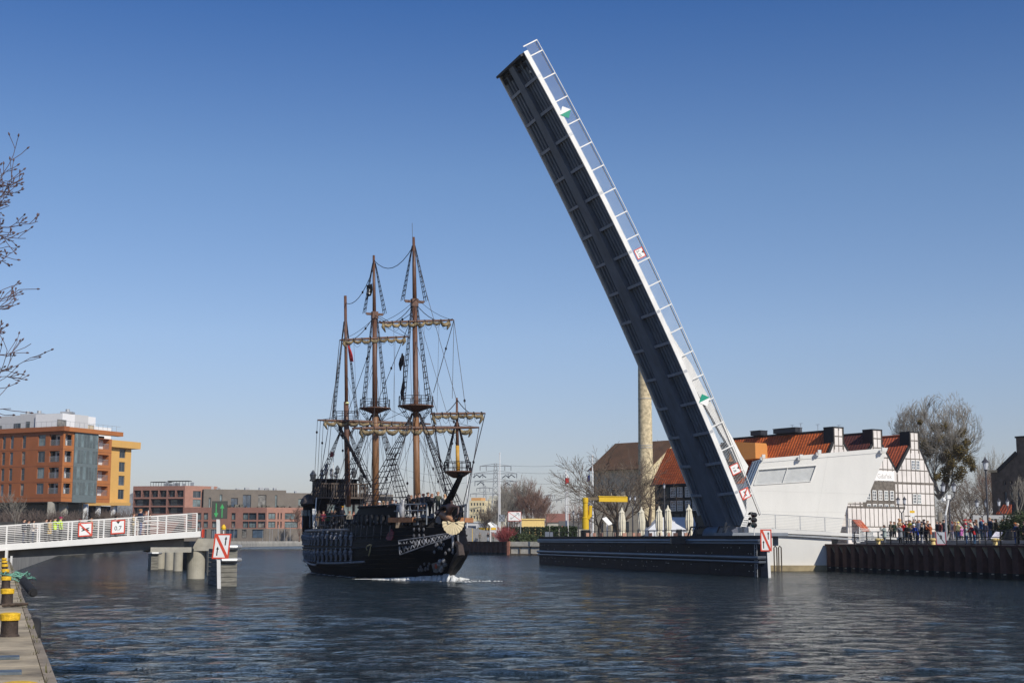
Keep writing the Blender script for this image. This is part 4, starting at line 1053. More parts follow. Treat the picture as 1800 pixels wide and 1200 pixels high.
# stem post and beak
m = MB(); m.path([(31.3, 0, -.6), (31.6, 0, .2), (32.7, 0, 1.1), (33.9, 0, 1.75), (34.3, 0, 1.9)], [.14, .14, .2, .3, .28], 8)
m.path([(34.4, 0, 1.75), (34.2, 0, 2.4), (33.6, 0, 2.6)], [.3, .25, .2], 8); SB(m, 'stem', mat('stem_brown', (.05, .035, .028), .6, var=.4, scale=3, bump=.3))
m = MB(); m.tube((33.5, -.25, 2.0), (33.4, -.25, 3.1), .08, n=8); m.tube((33.6, .1, 1.6), (33.5, .1, 3.2), .07, n=8); SB(m, 'stem_pipe', SILVB)
# inner head timbers (arched opening under the rail)
m = MB()
for k in range(3): m.path([side_pt(704 + 2 * k, 915 + 1.5 * k, .04), side_pt(715, 925 + k, .04), side_pt(733, 928.5 + k * .8, .04), side_pt(752, 922 + k, .04), side_pt(765, 911, .04), side_pt(774, 897, .04)], .055, 6)
SB(m, 'head_rail', TRIM)
m = MB(); rng = random.Random(9)
for i in range(22): m.box((rng.uniform(27, 31), -rng.uniform(.2, 1.9), rng.uniform(3.8, 4.6)), (rng.uniform(.2, .7), rng.uniform(.15, .5), rng.uniform(.1, .5)))
SBI(m, 'deck_gear', GREYST)
# planks (fenders) each side of the bow
m = MB(); a, b = side_pt(685, 913.5, .3), side_pt(728, 913, .35); m.beam(a, b, .3, .34); SB(m, 'timber_plank', mat('plank_orange', (.36, .16, .07), .7, var=.3, scale=4))
m = MB(); m.beam(PX(806, 913, 31.5), PX(831, 914, 31.5), .3, .32); SB(m, 'timber_plank', MATS['plank_orange'])
# figurehead: leaning mermaid holding a shell, and the silver statue by the rail
def skin_body(name, nodes, edges, m, parent, sub=1):
    """nodes: (pos, radius)"""
    me = bpy.data.meshes.new('b'); me.from_pydata([tuple(p) for p, r in nodes], edges, []); o = bpy.data.objects.new('b', me); COL.objects.link(o)
    o.modifiers.new('s', 'SKIN'); md = o.modifiers.new('u', 'SUBSURF'); md.levels = sub; md.render_levels = sub
    for i, v in enumerate(me.skin_vertices[0].data):
        r = nodes[i][1]; v.radius = r if isinstance(r, tuple) else (r, r); v.use_root = (i == 0)
    dg = bpy.context.evaluated_depsgraph_get(); e = bpy.data.meshes.new_from_object(o.evaluated_get(dg))
    bpy.data.objects.remove(o); bpy.data.meshes.remove(me)
    e.materials.clear(); e.materials.append(m); e.polygons.foreach_set('use_smooth', [True] * len(e.polygons))
    r = bpy.data.objects.new(name, e); COL.objects.link(r); r.parent = parent; return r
fh = [PC(*q) for q in ((778, 903), (786, 905), (791, 897), (792, 889), (793, 884), (794, 879), (786, 895), (777, 900), (784, 909), (795, 914), (798, 896), (800, 906), (796, 913), (772, 901))]
FIG = mat('figurehead_brown', (.075, .045, .04), .4, var=.3, scale=4)
nd = [(fh[3], .2), (fh[2], .24), (fh[1], .26), (fh[4], .09), (fh[5], .16), (PC(786, 889) + V((0, -.3, 0)), .09), (PC(779, 896) + V((0, -.35, 0)), .07), (PC(799, 891) + V((0, .3, 0)), .09), (PC(800, 903) + V((0, .2, 0)), .07), (PC(796, 912), .06)]
skin_body('figurehead', nd, [(0, 1), (1, 2), (0, 3), (3, 4), (0, 5), (5, 6), (0, 7), (7, 8), (8, 9)], FIG, ship)
m = MB(); m.path([PC(766, 901), PC(772, 900), PC(779, 903), PC(788, 909), PC(796, 914)], [.12, .25, .36, .27, .12], 10); SB(m, 'figurehead_leg', mat('figurehead_tan', (.42, .22, .12), .5, var=.2), smooth=True)
m = MB(); C_ = PX(797, 917.5, 34.5); n = 22
ex, ez, ey = V((.25, 1, 0)).normalized(), V((.1, 0, 1)), V((1, -.25, 0)).normalized()
rim = []
for i in range(n + 1):
    a = pi * 1.06 * (i / n) - pi * 1.03; R = .74 + (.03 if i % 2 else -.01); rim.append(C_ + ex * R * cos(a) * 1.0 + ez * R * sin(a) * 1.12 + ey * (.025 * (i % 2)) - ey * .08)
for i in range(n): m.face([C_, rim[i], rim[i + 1]]); m.face([C_ - ey * .08, rim[i + 1] - ey * .07, rim[i] - ey * .07]); m.face([rim[i], rim[i] - ey * .07, rim[i + 1] - ey * .07, rim[i + 1]])
for dx in (-.32, .32): m.prism([C_ + ex * dx * .4, C_ + ex * dx * 1.3 + ez * .12, C_ + ex * dx * 1.1 - ez * .1], ey * .06)
SB(m, 'shell', mat('shell_cream', (.72, .60, .38), .6, var=.12, scale=3))
q = [side_pt(708, 912, .25), side_pt(707, 902, .3), side_pt(710, 890, .35), side_pt(709, 882, .25), side_pt(709, 877, .2), side_pt(700, 890, .3), side_pt(699, 900, .45)]
skin_body('silver_statue', [(q[2], .32), (q[1], .24), (q[0], .2), (q[3], .14), (q[4], .2), (q[5], .13), (q[6], .1)], [(0, 1), (1, 2), (0, 3), (3, 4), (0, 5), (5, 6)], SILVB, ship)
# aft castle
m = MB(); m.box((1.0, 0, 5.1), (3.8, 4.1, 2.8)); SB(m, 'aft_castle', HULL)
m = MB(); m.box((.2, 0, 7.35), (2.2, 3.6, 1.6)); m.box((.2, 0, 8.2), (2.6, 4.0, .14)); SB(m, 'upper_castle', HULL)
m = MB(); m.box((2.2, 0, 6.52), (3.0, 4.3, .14)); SB(m, 'balcony', mat('balcony_brown', (.10, .075, .06), .7, var=.3))
m = MB()
for i in range(19):
    y = -2.1 + i * 4.2 / 18; m.lathe((3.62, y, 6.6), [(.05, 0), (.09, .25), (.045, .5), (.08, .8), (.05, 1.1)], 6)
for s_ in (-2.1, 2.1):
    for k in range(5): m.lathe((1.4 + k * .55, s_, 6.6), [(.05, 0), (.09, .25), (.045, .5), (.08, .8), (.05, 1.1)], 6)
m.box((3.62, 0, 7.75), (.14, 4.4, .1)); m.box((2.4, -2.1, 7.75), (2.5, .14, .1)); m.box((2.4, 2.1, 7.75), (2.5, .14, .1)); SB(m, 'balcony_railing', MATS['balcony_brown'])
for y0 in (-1.0, .55, 1.55):
    m = MB(); m.box((2.93, y0, 5.5), (.08, .8, 1.0)); o = SB(m, 'window', GLASSL); m = MB()
    for dy, dz, sy, sz in ((0, .52, .9, .08), (0, -.52, .9, .08), (.43, 0, .08, 1.1), (-.43, 0, .08, 1.1), (0, 0, .05, 1.0)): m.box((2.98, y0 + dy, 5.5 + dz), (.08, sy, sz))
    m.build('frame', TRIM, o, world=False)
for sg in (-1, 1):    # quarter galleries
    m = MB(); m.lathe((1.4, sg * 2.65, 3.2), [(.15, -.6), (.5, 0), (.55, .5), (.5, 2.5), (.72, 2.65), (.7, 2.8)], 10); SB(m, 'quarter_gallery', HULL)
    m = MB(); m.lathe((1.4, sg * 2.65, 3.2), [(.8, 2.8), (.78, 2.95), (.68, 3.2), (.45, 3.5), (.1, 3.7)], 10); SB(m, 'gallery_roof', mat('gallery_roof', (.09, .075, .07), .6, var=.5, scale=3))
    for k in range(5):
        a = sg * (.2 + k * .55) ; m = MB(); m.box((1.4 + .53 * cos(a), sg * 2.65 + .53 * sin(a) , 5.2), (.2, .2, .5)); SB(m, 'gallery_window', GLASSL)
    m = MB()
    for k in range(7): a = k * .8; m.lathe((1.4 + .55 * cos(a), sg * 2.65 + .55 * sin(a), 3.9), [(.04, 0), (.08, .3), (.04, .7), (.07, 1.0), (.04, 1.3)], 6)
    SB(m, 'carved_figure', SILV)
def lantern(x, y, z, s=1.0):
    m = MB(); m.tube((x, y, z - .5 * s), (x, y, z), .05, n=6); m.lathe((x, y, z), [(.08, 0), (.2 * s, .08), (.26 * s, .5 * s), (.3 * s, .56 * s), (.14 * s, .8 * s), (.04, .95 * s)], 8); SB(m, 'stern_lantern', mat('lantern_metal', (.18, .19, .20), .4, metal=.5, var=.5, scale=6))
lantern(1.0, -2.2, 8.0, 1.1); lantern(.6, 1.7, 8.4); lantern(.8, 2.3, 7.9, .9); lantern(0, .3, 8.8, .8)
m = MB()
for y, h in ((-.9, .9), (-.5, 1.4), (0, 1.0), (.4, .7)): m.lathe((-.2, y - .2, 8.3), [(.16, 0), (.1, h * .2), (.2, h * .45), (.14, h * .7), (.18, h * .85), (.04, h)], 8)
SBI(m, 'crest_statue', SILVB)
m = MB(); m.path([(3.4, -2.45, 6.5), (5.0, -3.0, 3.7)], .05, 6); m.beam((5.2, -3.0, 3.8), (4.9, -3.0, 5.5), .1, .35, (0, 1, 0)); SB(m, 'white_gangboard', WHITE)
m = MB(); m.lathe((5.3, .2, 3.7), [(.4, 0), (.42, 1.0)], 10); SB(m, 'deck_box', DK)
m = MB()   # ship's wheel
for k in range(8): a = pi * k / 4; m.tube((6, 1.3, 4.6), (6, 1.3 + .62 * cos(a), 4.6 + .62 * sin(a)), .03, n=5)
m.path([(6, 1.3 + .5 * cos(a), 4.6 + .5 * sin(a)) for a in [2 * pi * k / 16 for k in range(17)]], .04, 6); m.box((6.1, 1.3, 4.1), (.3, .3, .9)); SB(m, 'steering_wheel', MATS['balcony_brown'])
m = MB()
for x in range(7, 19, 2): m.tube((x, -hb(x, 3.6) + .1, 3.6), (x, -hb(x, 3.6) + .1, 4.75), .035, n=5); m.tube((x, hb(x, 3.6) - .1, 3.6), (x, hb(x, 3.6) - .1, 4.75), .035, n=5)
for sg in (-1, 1): m.path([(x, sg * (hb(x, 3.6) - .1), 4.75) for x in range(7, 19)], .035, 5)
SB(m, 'waist_railing', BLACKST)
m = MB(); rng = random.Random(31)
for i in range(8): m.lathe((20.6 + i * .9, -hb(20.6 + i * .9, 4.6) - .12, 4.4 - .02 * i), [(.34, -.1), (.4, 0), (.34, .1)], 12, (0, 1, 0))
for i in range(9): m.box((13.2 + i * .9, -1 + rng.uniform(-1, 1), 4.1), (.7, .9, .8))
SBI(m, 'fender', RUB)
m = MB(); m.path([PC(640, 925, -3.2), PC(632, 918, -3.2), PC(627, 921, -3.2), PC(626, 927, -3.2)], [.2, .32, .35, .2], 10); SB(m, 'canvas_bundle', mat('canvas_white', (.5, .5, .5), .9), smooth=True)
rng = random.Random(77)
# ---------------------------------------------------------------- masts
def mast(pts, name='mast', mm=MAST):
    m = MB(); m.path([PC(x, y) for x, y, r in pts], [r for *_, r in pts], 12); return SB(m, name, mm, smooth=True)
mast([(727, 417, .10), (728, 470, .15), (729, 531, .17)], 'topgallant_mast'); mast([(728.6, 528, .19), (731, 700, .21), (731, 720, .22)], 'top_mast'); mast([(731, 716, .24), (733, 900, .27)], 'lower_mast', MASTL)
mast([(657, 449, .10), (658, 553, .16)], 'topgallant_mast'); mast([(658.4, 549, .19), (659, 720, .23)], 'top_mast'); mast([(659, 716, .27), (660, 750, .29), (660, 905, .29)], 'lower_mast', MASTL)
mast([(607, 520, .13), (609, 712, .16)], 'top_mast'); mast([(608.5, 706, .22), (609, 745, .24), (612, 890, .25)], 'lower_mast')
mast([(803, 699, .07), (804, 785, .12)], 'sprit_topmast'); mast([(804, 783, .13), (805, 828, .14)], 'sprit_topmast', mat('mast_ochre', (.48, .26, .04), .5, var=.2))
m = MB(); m.path([PC(776, 900), PC(792, 874), PC(811, 834)], [.28, .24, .17], 10); m.lathe(PC(810, 835), [(.1, -.15), (.24, 0), (.2, .2)], 8, (1, 0, 1)); SB(m, 'bowsprit', HULL, smooth=True)
m = MB(); m.tube(PC(725, 418), PC(724.5, 392), .018, n=4); SB(m, 'aerial', ROPEG)
def xof(px, py): return PC(px, py).x
def top_platform(px, py, hw, H=.75, name='mast_top'):
    c = PC(px, py); m = MB(); m.lathe(c, [(.3, -.42), (.5, -.32), (hw * .9, -.06), (hw, -.02), (hw, .05), (.2, .05)], 20); o = SB(m, name, MAST)
    m = MB(); n = 12
    ring = [c + V((hw * .95 * cos(2 * pi * k / n), hw * .95 * sin(2 * pi * k / n), 0)) for k in range(n)]
    for p in ring: m.tube(p, p + UP * H, .03, n=5)
    m.path([p + UP * (H - .03) for p in ring + ring[:1]], .025, 5); m.path([p + UP * (H * .5 - .06) for p in ring + ring[:1]], .016, 4); m.build('guard_rail', ROPE, o, world=False)
    return c
tF = top_platform(731, 714, 1.38); tM = top_platform(659, 718, 1.32); tZ = top_platform(607, 740, 1.15, .85); tS = top_platform(804, 829, .98, .7)
def cross(px, py, hw):
    c = PC(px, py); m = MB(); m.beam(c + V((0, -hw, .08)), c + V((0, hw, .08)), .14, .12); m.beam(c + V((0, -hw * .9, .02)), c + V((0, hw * .9, .02)), .12, .16); m.box(c + V((0, 0, -.05)), (.5, .5, .6)); SB(m, 'crosstree', MAST); return c
cF, cM = cross(728.5, 531, .82), cross(658.5, 553, .78)
# ratlines
def ladder(tops, bots, rung=.42, r=.03, name='shrouds', sag=.0, rr=.03):
    m = MB(); r *= 1.25; rr *= 1.25
    for t, b in zip(tops, bots): m.tube(t, b, r * .8, r, 5)
    L = (V(tops[0]) - V(bots[0])).length; n = int(L / rung)
    for i in range(1, n):
        f = i / n; row = [V(t).lerp(V(b), f) for t, b in zip(tops, bots)]
        for p, q in zip(row, row[1:]):
            if (p - q).length > .07: m.path([p, (p + q) / 2 - UP * .04, q], rr, 4)
    SB(m, name, ROPE, fixn=False)
mh = PC(727, 432); mm_ = PC(657.5, 462)
for sg in (-1, 1):
    ladder([mh + V((dx * .1, sg * .1, 0)) for dx in (-1, 0, 1)], [cF + V((dx * .45, sg * .95, .1)) for dx in (-1, 0, 1)], .4, .022)
    ladder([mm_ + V((dx * .1, sg * .1, 0)) for dx in (-1, 0, 1)], [cM + V((dx * .45, sg * .9, .1)) for dx in (-1, 0, 1)], .4, .022)
    ladder([cF + V((dx * .15, sg * .2, -.2)) for dx in (-1, 0, 1)], [tF + V((dx * .6, sg * 1.05, .1)) for dx in (-1, 0, 1)], .42, .024)
    ladder([cM + V((dx * .15, sg * .2, -.2)) for dx in (-1, 0, 1)], [tM + V((dx * .6, sg * 1.0, .1)) for dx in (-1, 0, 1)], .42, .024)
    zt = PC(607, 565); ladder([zt + V((dx * .1, sg * .12, 0)) for dx in (-1, 0, 1)], [tZ + V((dx * .5, sg * 1.1, .1)) for dx in (-1, 0, 1)], .42, .024)
    for tt_, x0, x1, n in ((tF, 21.5, 26.0, 5), (tM, 9.5, 14.5, 5), (tZ, 1.8, 5.4, 4)):
        zz = 5.3 if tt_ is tF else (3.7 if tt_ is tM else 6.6)
        bt_ = [x0 + (x1 - x0) * k / (n - 1) for k in range(n)]
        yy = lambda x: sg * ((hb(x, 3.7)) if tt_ is not tZ else 2.7)
        ladder([tt_ + V((dx * .08, sg * .25, -.5)) for dx in range(-(n // 2), n - n // 2)], [V((x, yy(x), zz)) for x in bt_], .5, .026, rr=.024)
        ladder([tt_ + V((dx * .6, sg * 1.2, -.05)) for dx in (-1, 0, 1)], [tt_ + V((dx * .1, sg * .15, -1.6)) for dx in (-1, 0, 1)], .4, .022)
    st = PC(803, 742); ladder([st + V((dx * .06, sg * .08, 0)) for dx in (-1, 0, 1)], [tS + V((dx * .4, sg * .9, .1)) for dx in (-1, 0, 1)], .35, .03)
# yards with furled sails
def yard(px, pl, pr, py, pyr, r=.11, sail=True, lobes=7, drop=.32, seed=1):
    c = PC(px, (py * (pr - px) + pyr * (px - pl)) / (pr - pl)); x = c.x + .25
    A, B = PX(pl, py, x), PX(pr, pyr, x); n = 12
    m = MB(); m.path([A.lerp(B, k / n) for k in range(n + 1)], [r * (.45 + .55 * sin(pi * k / n) ** .6) for k in range(n + 1)], 8); o = SB(m, 'yard', MAST, smooth=True)
    if not sail: return A, B
    rg = random.Random(seed); m = MB(); a, b = A.lerp(B, .07), A.lerp(B, .93); n = lobes * 8
    pts, rs = [], []
    amp = [rg.uniform(.6, 1.15) for _ in range(lobes)]
    for k in range(n + 1):
        f = k / n; q = abs(sin(pi * f * lobes)); l_ = min(lobes - 1, int(f * lobes)); p = a.lerp(b, f)
        pts.append(p + V((.04, 0, -.11 - drop * .55 * amp[l_] * q ** .8))); rs.append(.08 + drop * .20 * amp[l_] * q)
    m.path(pts, rs, 8)
    for k in range(len(m.v)): v = m.v[k]; m.v[k] = (v[0] + rg.uniform(-.03, .03), v[1], v[2] + rg.uniform(-.03, .03))
    for e_, sgn2 in ((a, -1), (b, 1)):
        m.path([e_, e_ + V((0, .05 * sgn2, -.35)), e_ + V((0, -.15 * sgn2, -.75))], [.1, .14, .04], 6)
    m.build('furled_sail', CANVAS, o, world=False, smooth=True)
    m = MB()
    for k in range(lobes + 1): p = a.lerp(b, k / lobes); m.lathe(p + V((0, -.03, -.05)), [(.17, 0), (.17, .06)], 8, (0, 1, 0))
    for k in range(lobes): m.path([a.lerp(b, (k + f) / lobes) + UP * (-.2 - (.5 if k % 2 else .35) * sin(pi * f)) for f in (0, .25, .5, .75, 1)], .012, 4)
    m.build('gasket', ROPE, o, world=False); return A, B
fy1 = yard(729, 665, 798, 567, 562.5, .1, lobes=8, drop=.42, seed=3); my1 = yard(658, 597, 719, 597.5, 591.5, .1, lobes=7, drop=.48, seed=4)
fy2 = yard(731, 619, 842, 752.5, 751, .14, lobes=9, drop=.5, seed=5); my2 = yard(659, 558, 757, 738, 745, .13, lobes=9, drop=.4, seed=6)
sy1 = yard(804, 756, 853, 727, 726, .09, lobes=6, drop=.36, seed=7); sy2 = yard(804, 760, 842, 752, 751, .07, sail=False)
m = MB(); A, B = PC(590, 735, -.6), PC(652, 856, .9); n = 10
m.path([A.lerp(B, k / n) for k in range(n + 1)], [.05 + .06 * sin(pi * k / n) for k in range(n + 1)], 8); o = SB(m, 'lateen_yard', TRIM)
m = MB(); rg = random.Random(9); m.path([A.lerp(B, .1 + .75 * k / 30) + V((0, 0, -.12)) for k in range(31)], [.08 + .04 * (k % 3) + rg.uniform(0, .03) for k in range(31)], 7); m.build('furled_sail', TRIM, o, world=False)
# stays and running rigging
LN = []
def ln(p, q, sag=0.0, r=.022, grey=False): LN.append((V(p), V(q), sag, r, grey))
ln(PC(727, 432), PC(657, 457), 1.2, .03); ln(PC(657, 470), PC(608, 533), 1.0, .03)
ln(PC(727, 435), PC(803, 705), 0, .02, True); ln(cF, PX(796, 560, cF.x), .7, .03); ln(cF, PX(668, 568, cF.x), .6, .03); ln(cM, PX(597, 598, cM.x), .8, .03); ln(cM, PX(716, 590, cM.x), -.2, .025); ln(cM, PC(728, 545), .8, .025)
ln(fy1[1], PC(762, 690, 2.5), 0, .03, True); ln(fy1[1], PC(822, 745, 2), 0, .022, True); ln(fy1[1], PC(795, 700, 3), 0, .02, True); ln(fy1[0], PC(652, 850, -2), 0, .02, True)
ln(fy2[1], V((33.3, .6, 4.0)), 0, .035, True); ln(sy1[1], V((33.2, .3, 4.2)), 0, .03); ln(sy1[0], PC(785, 870), 0, .022); ln(PC(804, 703), sy1[0], .5, .03); ln(PC(804, 703), sy1[1], .5, .03)
for px in (556, 561, 566): ln(my2[0] + V((0, (px - 556) * .05, 0)), PC(px - 4, 860, -2.4), 0, .02, True)
ln(my1[0], PC(572, 850, -2.5), 0, .025, True); ln(PC(608, 560), PC(562, 845, -2.6), 0, .03, True); ln(my1[0], PC(585, 740, -2), 0, .02, True)
ln(tF + V((0, 1.2, 0)), PC(786, 876, 2), 0, .05); ln(tF, PC(790, 885), 0, .03); ln(tF + UP * -.6, PC(660, 880), 0, .03, True); ln(tM + UP * -.6, PC(613, 870), 0, .03, True)
ln(PC(731, 600), PC(800, 830), 0, .02, True); ln(PC(729, 545), PC(660, 716), 0, .025, True); ln(PC(659, 590), PC(608, 735), 0, .025, True); ln(cF, PC(804, 790), 0, .016, True)
rg = random.Random(21)
for i in range(26):
    a = PC(rg.choice((731, 659, 609)), rg.uniform(600, 760)); x = a.x + rg.uniform(-5, 5); ln(a, (max(1, min(30, x)), rg.choice((-1, 1)) * rg.uniform(2, 3.4), 5.2), .2, .014, True)
for A, B in (fy1, my1, fy2, my2):
    for f in (.2, .4, .6, .8):
        p = A.lerp(B, f); ln(p, V((p.x + rg.uniform(-2, 2), p.y * .6, 5.2)), 0, .013, True)
    ln(A, (A + B) / 2 + UP * 1.8, .3, .018); ln(B, (A + B) / 2 + UP * 1.8, .3, .018)
for gname, gg, mm in (('stay', False, ROPE), ('running_rope', True, ROPEG)):
    for p, q, sag, r, grey in LN:
        if grey != gg: continue
        m = MB(); n = 8 if sag else 2; m.path([p.lerp(q, k / n) - UP * sag * 4 * (k / n) * (1 - k / n) for k in range(n + 1)], r, 5); SB(m, gname, mm)
m = MB()
for i in range(26):      # blocks
    p, q, sag, r, grey = rg.choice(LN); u_ = rg.uniform(.05, .9); m.lathe(p.lerp(q, u_) - UP * sag * 4 * u_ * (1 - u_), [(.03, -.12), (.09, -.04), (.09, .04), (.03, .12)], 6)
for px, py in ((707, 632), (707, 690), (704, 640), (709, 680)): m.lathe(PC(px, py, -.8), [(.05, -.5), (.16, 0), (.05, .5)], 6)
SBI(m, 'rigging_block', ROPE)
m = MB(); m.tube(PC(710, 625, -.9), PC(709, 705, -.9), .05, n=6); SB(m, 'boat_boom', ROPE)
# flags
def flag(pts, mm, name, dy=0.0, parent=None):
    m = MB(); nu, nv = 8, 5; q = [V(p) for p in pts]
    for j in range(nv):
        for i in range(nu):
            u, v = i / (nu - 1), j / (nv - 1); p = q[0].lerp(q[1], u).lerp(q[3].lerp(q[2], u), v); m.v.append(tuple(p + V((.12 * sin(u * 7 + v * 2), .1 * sin(u * 6 + v * 3), 0))))
    for j in range(nv - 1):
        for i in range(nu - 1): a = j * nu + i; m.f.append((a, a + 1, a + nu + 1, a + nu)); m.m.append(0)
    o = m.build(name, mm, parent or ship, world=False, smooth=True, fixn=False); sol = o.modifiers.new('t', 'SOLIDIFY'); sol.thickness = .015; return o
fo = flag([PC(653, 498), PC(645, 502), PC(642, 526), PC(651, 520)], mat('flag_black', (.01, .01, .012), .8), 'black_flag')
m = MB(); c_ = PC(647.5, 511, -.16); m.lathe(c_, [(.03, -.16), (.1, -.1), (.14, .02), (.13, .12), (.05, .18)], 10, (0, 0, 1)); m.beam(c_ + V((0, -.22, -.28)), c_ + V((0, .22, -.14)), .04, .05); m.beam(c_ + V((0, .22, -.28)), c_ + V((0, -.22, -.14)), .04, .05); m.build('skull_emblem', SWHITE, fo, world=False)
flag([PC(610.5, 606), PC(615, 610), PC(619.5, 636), PC(616.5, 634)], mat('flag_red', (.50, .03, .03), .8), 'red_flag')
flag([PC(586, 793), PC(583, 794), PC(577, 803), PC(585, 803)], MATS['flag_red'], 'red_flag')
m = MB(); m.tube(PC(585.5, 840), PC(586, 790), .03, n=5); SB(m, 'flag_staff', WHITE)
m = MB(); m.lathe(PC(610.5, 708, -.3), [(.02, -.16), (.2, -.05), (.12, .06), (.02, .12)], 8); SB(m, 'radar_dome', mat('pale_yellow', (.6, .6, .3), .5))
# foam at the bow and the wake line
FOAM = mat('foam', (.62, .63, .62), .9, var=.3, scale=4, bump=.6)
m = MB(); rng = random.Random(6)
def foam_at(x, y, s_, h):
    g = wld(x, y, 0); m.lathe(g + UP * -.03, [(s_, 0), (s_ * .9, h * rng.uniform(.1, .5)), (s_ * .45, h * rng.uniform(.4, .9)), (.02, h)], 7)
for i in range(520):
    f = rng.random() ** .8; x = 32.2 - 8.5 * f; d_ = rng.random() ** 1.6 * (.25 + 1.9 * f); foam_at(x, -(hb(x, 0) + d_), rng.uniform(.06, .26) * (1.15 - .5 * f), (.55 * (1 - f) ** 1.5 + .07) * (1 - .4 * min(1, d_)))
for i in range(150):
    f = rng.random() ** .8; x = 32.6 - 5 * f; d_ = rng.random() ** 1.6 * (.2 + 1.2 * f); foam_at(x, (hb(x, 0) + d_), rng.uniform(.06, .24), .4 * (1 - f) + .06)
for i in range(260):
    x = rng.uniform(-2, 23); k_ = 1 if (int(x / 2.2) % 3) else .25
    if rng.random() < k_: foam_at(x, -(hb(x, 0) + abs(rng.gauss(0, .22))), rng.uniform(.05, .2), .05)
for i in range(60): foam_at(rng.uniform(31, 34), rng.uniform(-1.2, 3.4), rng.uniform(.05, .16), .06)
tag(m.build('bow_wave_foam', FOAM, smooth=True), kind='stuff')
# ================================================================ half timbered granary with three gables
PLASTER = mat('panel_plaster', (.68, .635, .60), .85, var=.13, scale=1.1, bump=.2, stretch=(1, 1, .5))
BEAM = mat('timber_beam', (.15, .13, .11), .85, var=.45, scale=3)
BEAMD = mat('timber_dark', (.018, .017, .018), .7, var=.3)
TILE1 = tile_mat('pantile_orange', 'dc6c2e', 'a04a1e', .44, .46); TILE2 = tile_mat('pantile_brown', '6a342a', '4e261e', .44, .46); TILE3 = tile_mat('pantile_red', 'c2603c', '904428', .44, .46)
WFR = mat('window_white', (.78, .77, .74), .5, var=.03)
he = V((.826, .563, 0)).normalized(); hg = V((-.563, .826, 0)).normalized()
G3 = V((xpix(1612, 167.5), 167.5, 0)); Wg = 6.4
hs = empty('timber_granary', G3 + UP * 2.4, 'white half timbered building with three steep gables and tiled roofs behind the control house', 'building')
def roof_quad(mb_uv, p00, p10, p11, p01):
    mb_uv.face([p00, p10, p11, p01])
def uvbuild(pts4list, name, m, parent, thick=.12):
    me = bpy.data.meshes.new(name); org = V((0, 0, 0)); p = parent
    while p is not None: org += p.location; p = p.parent
    vs, fs, uvs = [], [], []
    for q in pts4list:
        q = [V(x) for x in q]; e = (q[1] - q[0]).normalized(); n = (q[1] - q[0]).cross(q[-1] - q[0]).normalized(); u2 = n.cross(e)
        k = len(vs); vs += [x - org for x in q]; fs.append(tuple(range(k, k + len(q)))); uvs += [((x - q[0]).dot(e) + 50, (x - q[0]).dot(u2) + 50) for x in q]
    me.from_pydata([tuple(v) for v in vs], [], fs); ul = me.uv_layers.new(name='UVMap')
    li = 0
    for f in me.polygons:
        for v in f.vertices: ul.data[li].uv = uvs[v]; li += 1
    me.materials.append(m); o = bpy.data.objects.new(name, me); COL.objects.link(o); o.parent = parent
    s = o.modifiers.new('t', 'SOLIDIFY'); s.thickness = thick; s.offset = 0
    return o
zE, zV, zR, zP, zB = 9.4, 10.4, 15.0, 15.3, 13.5
DL = 18.0
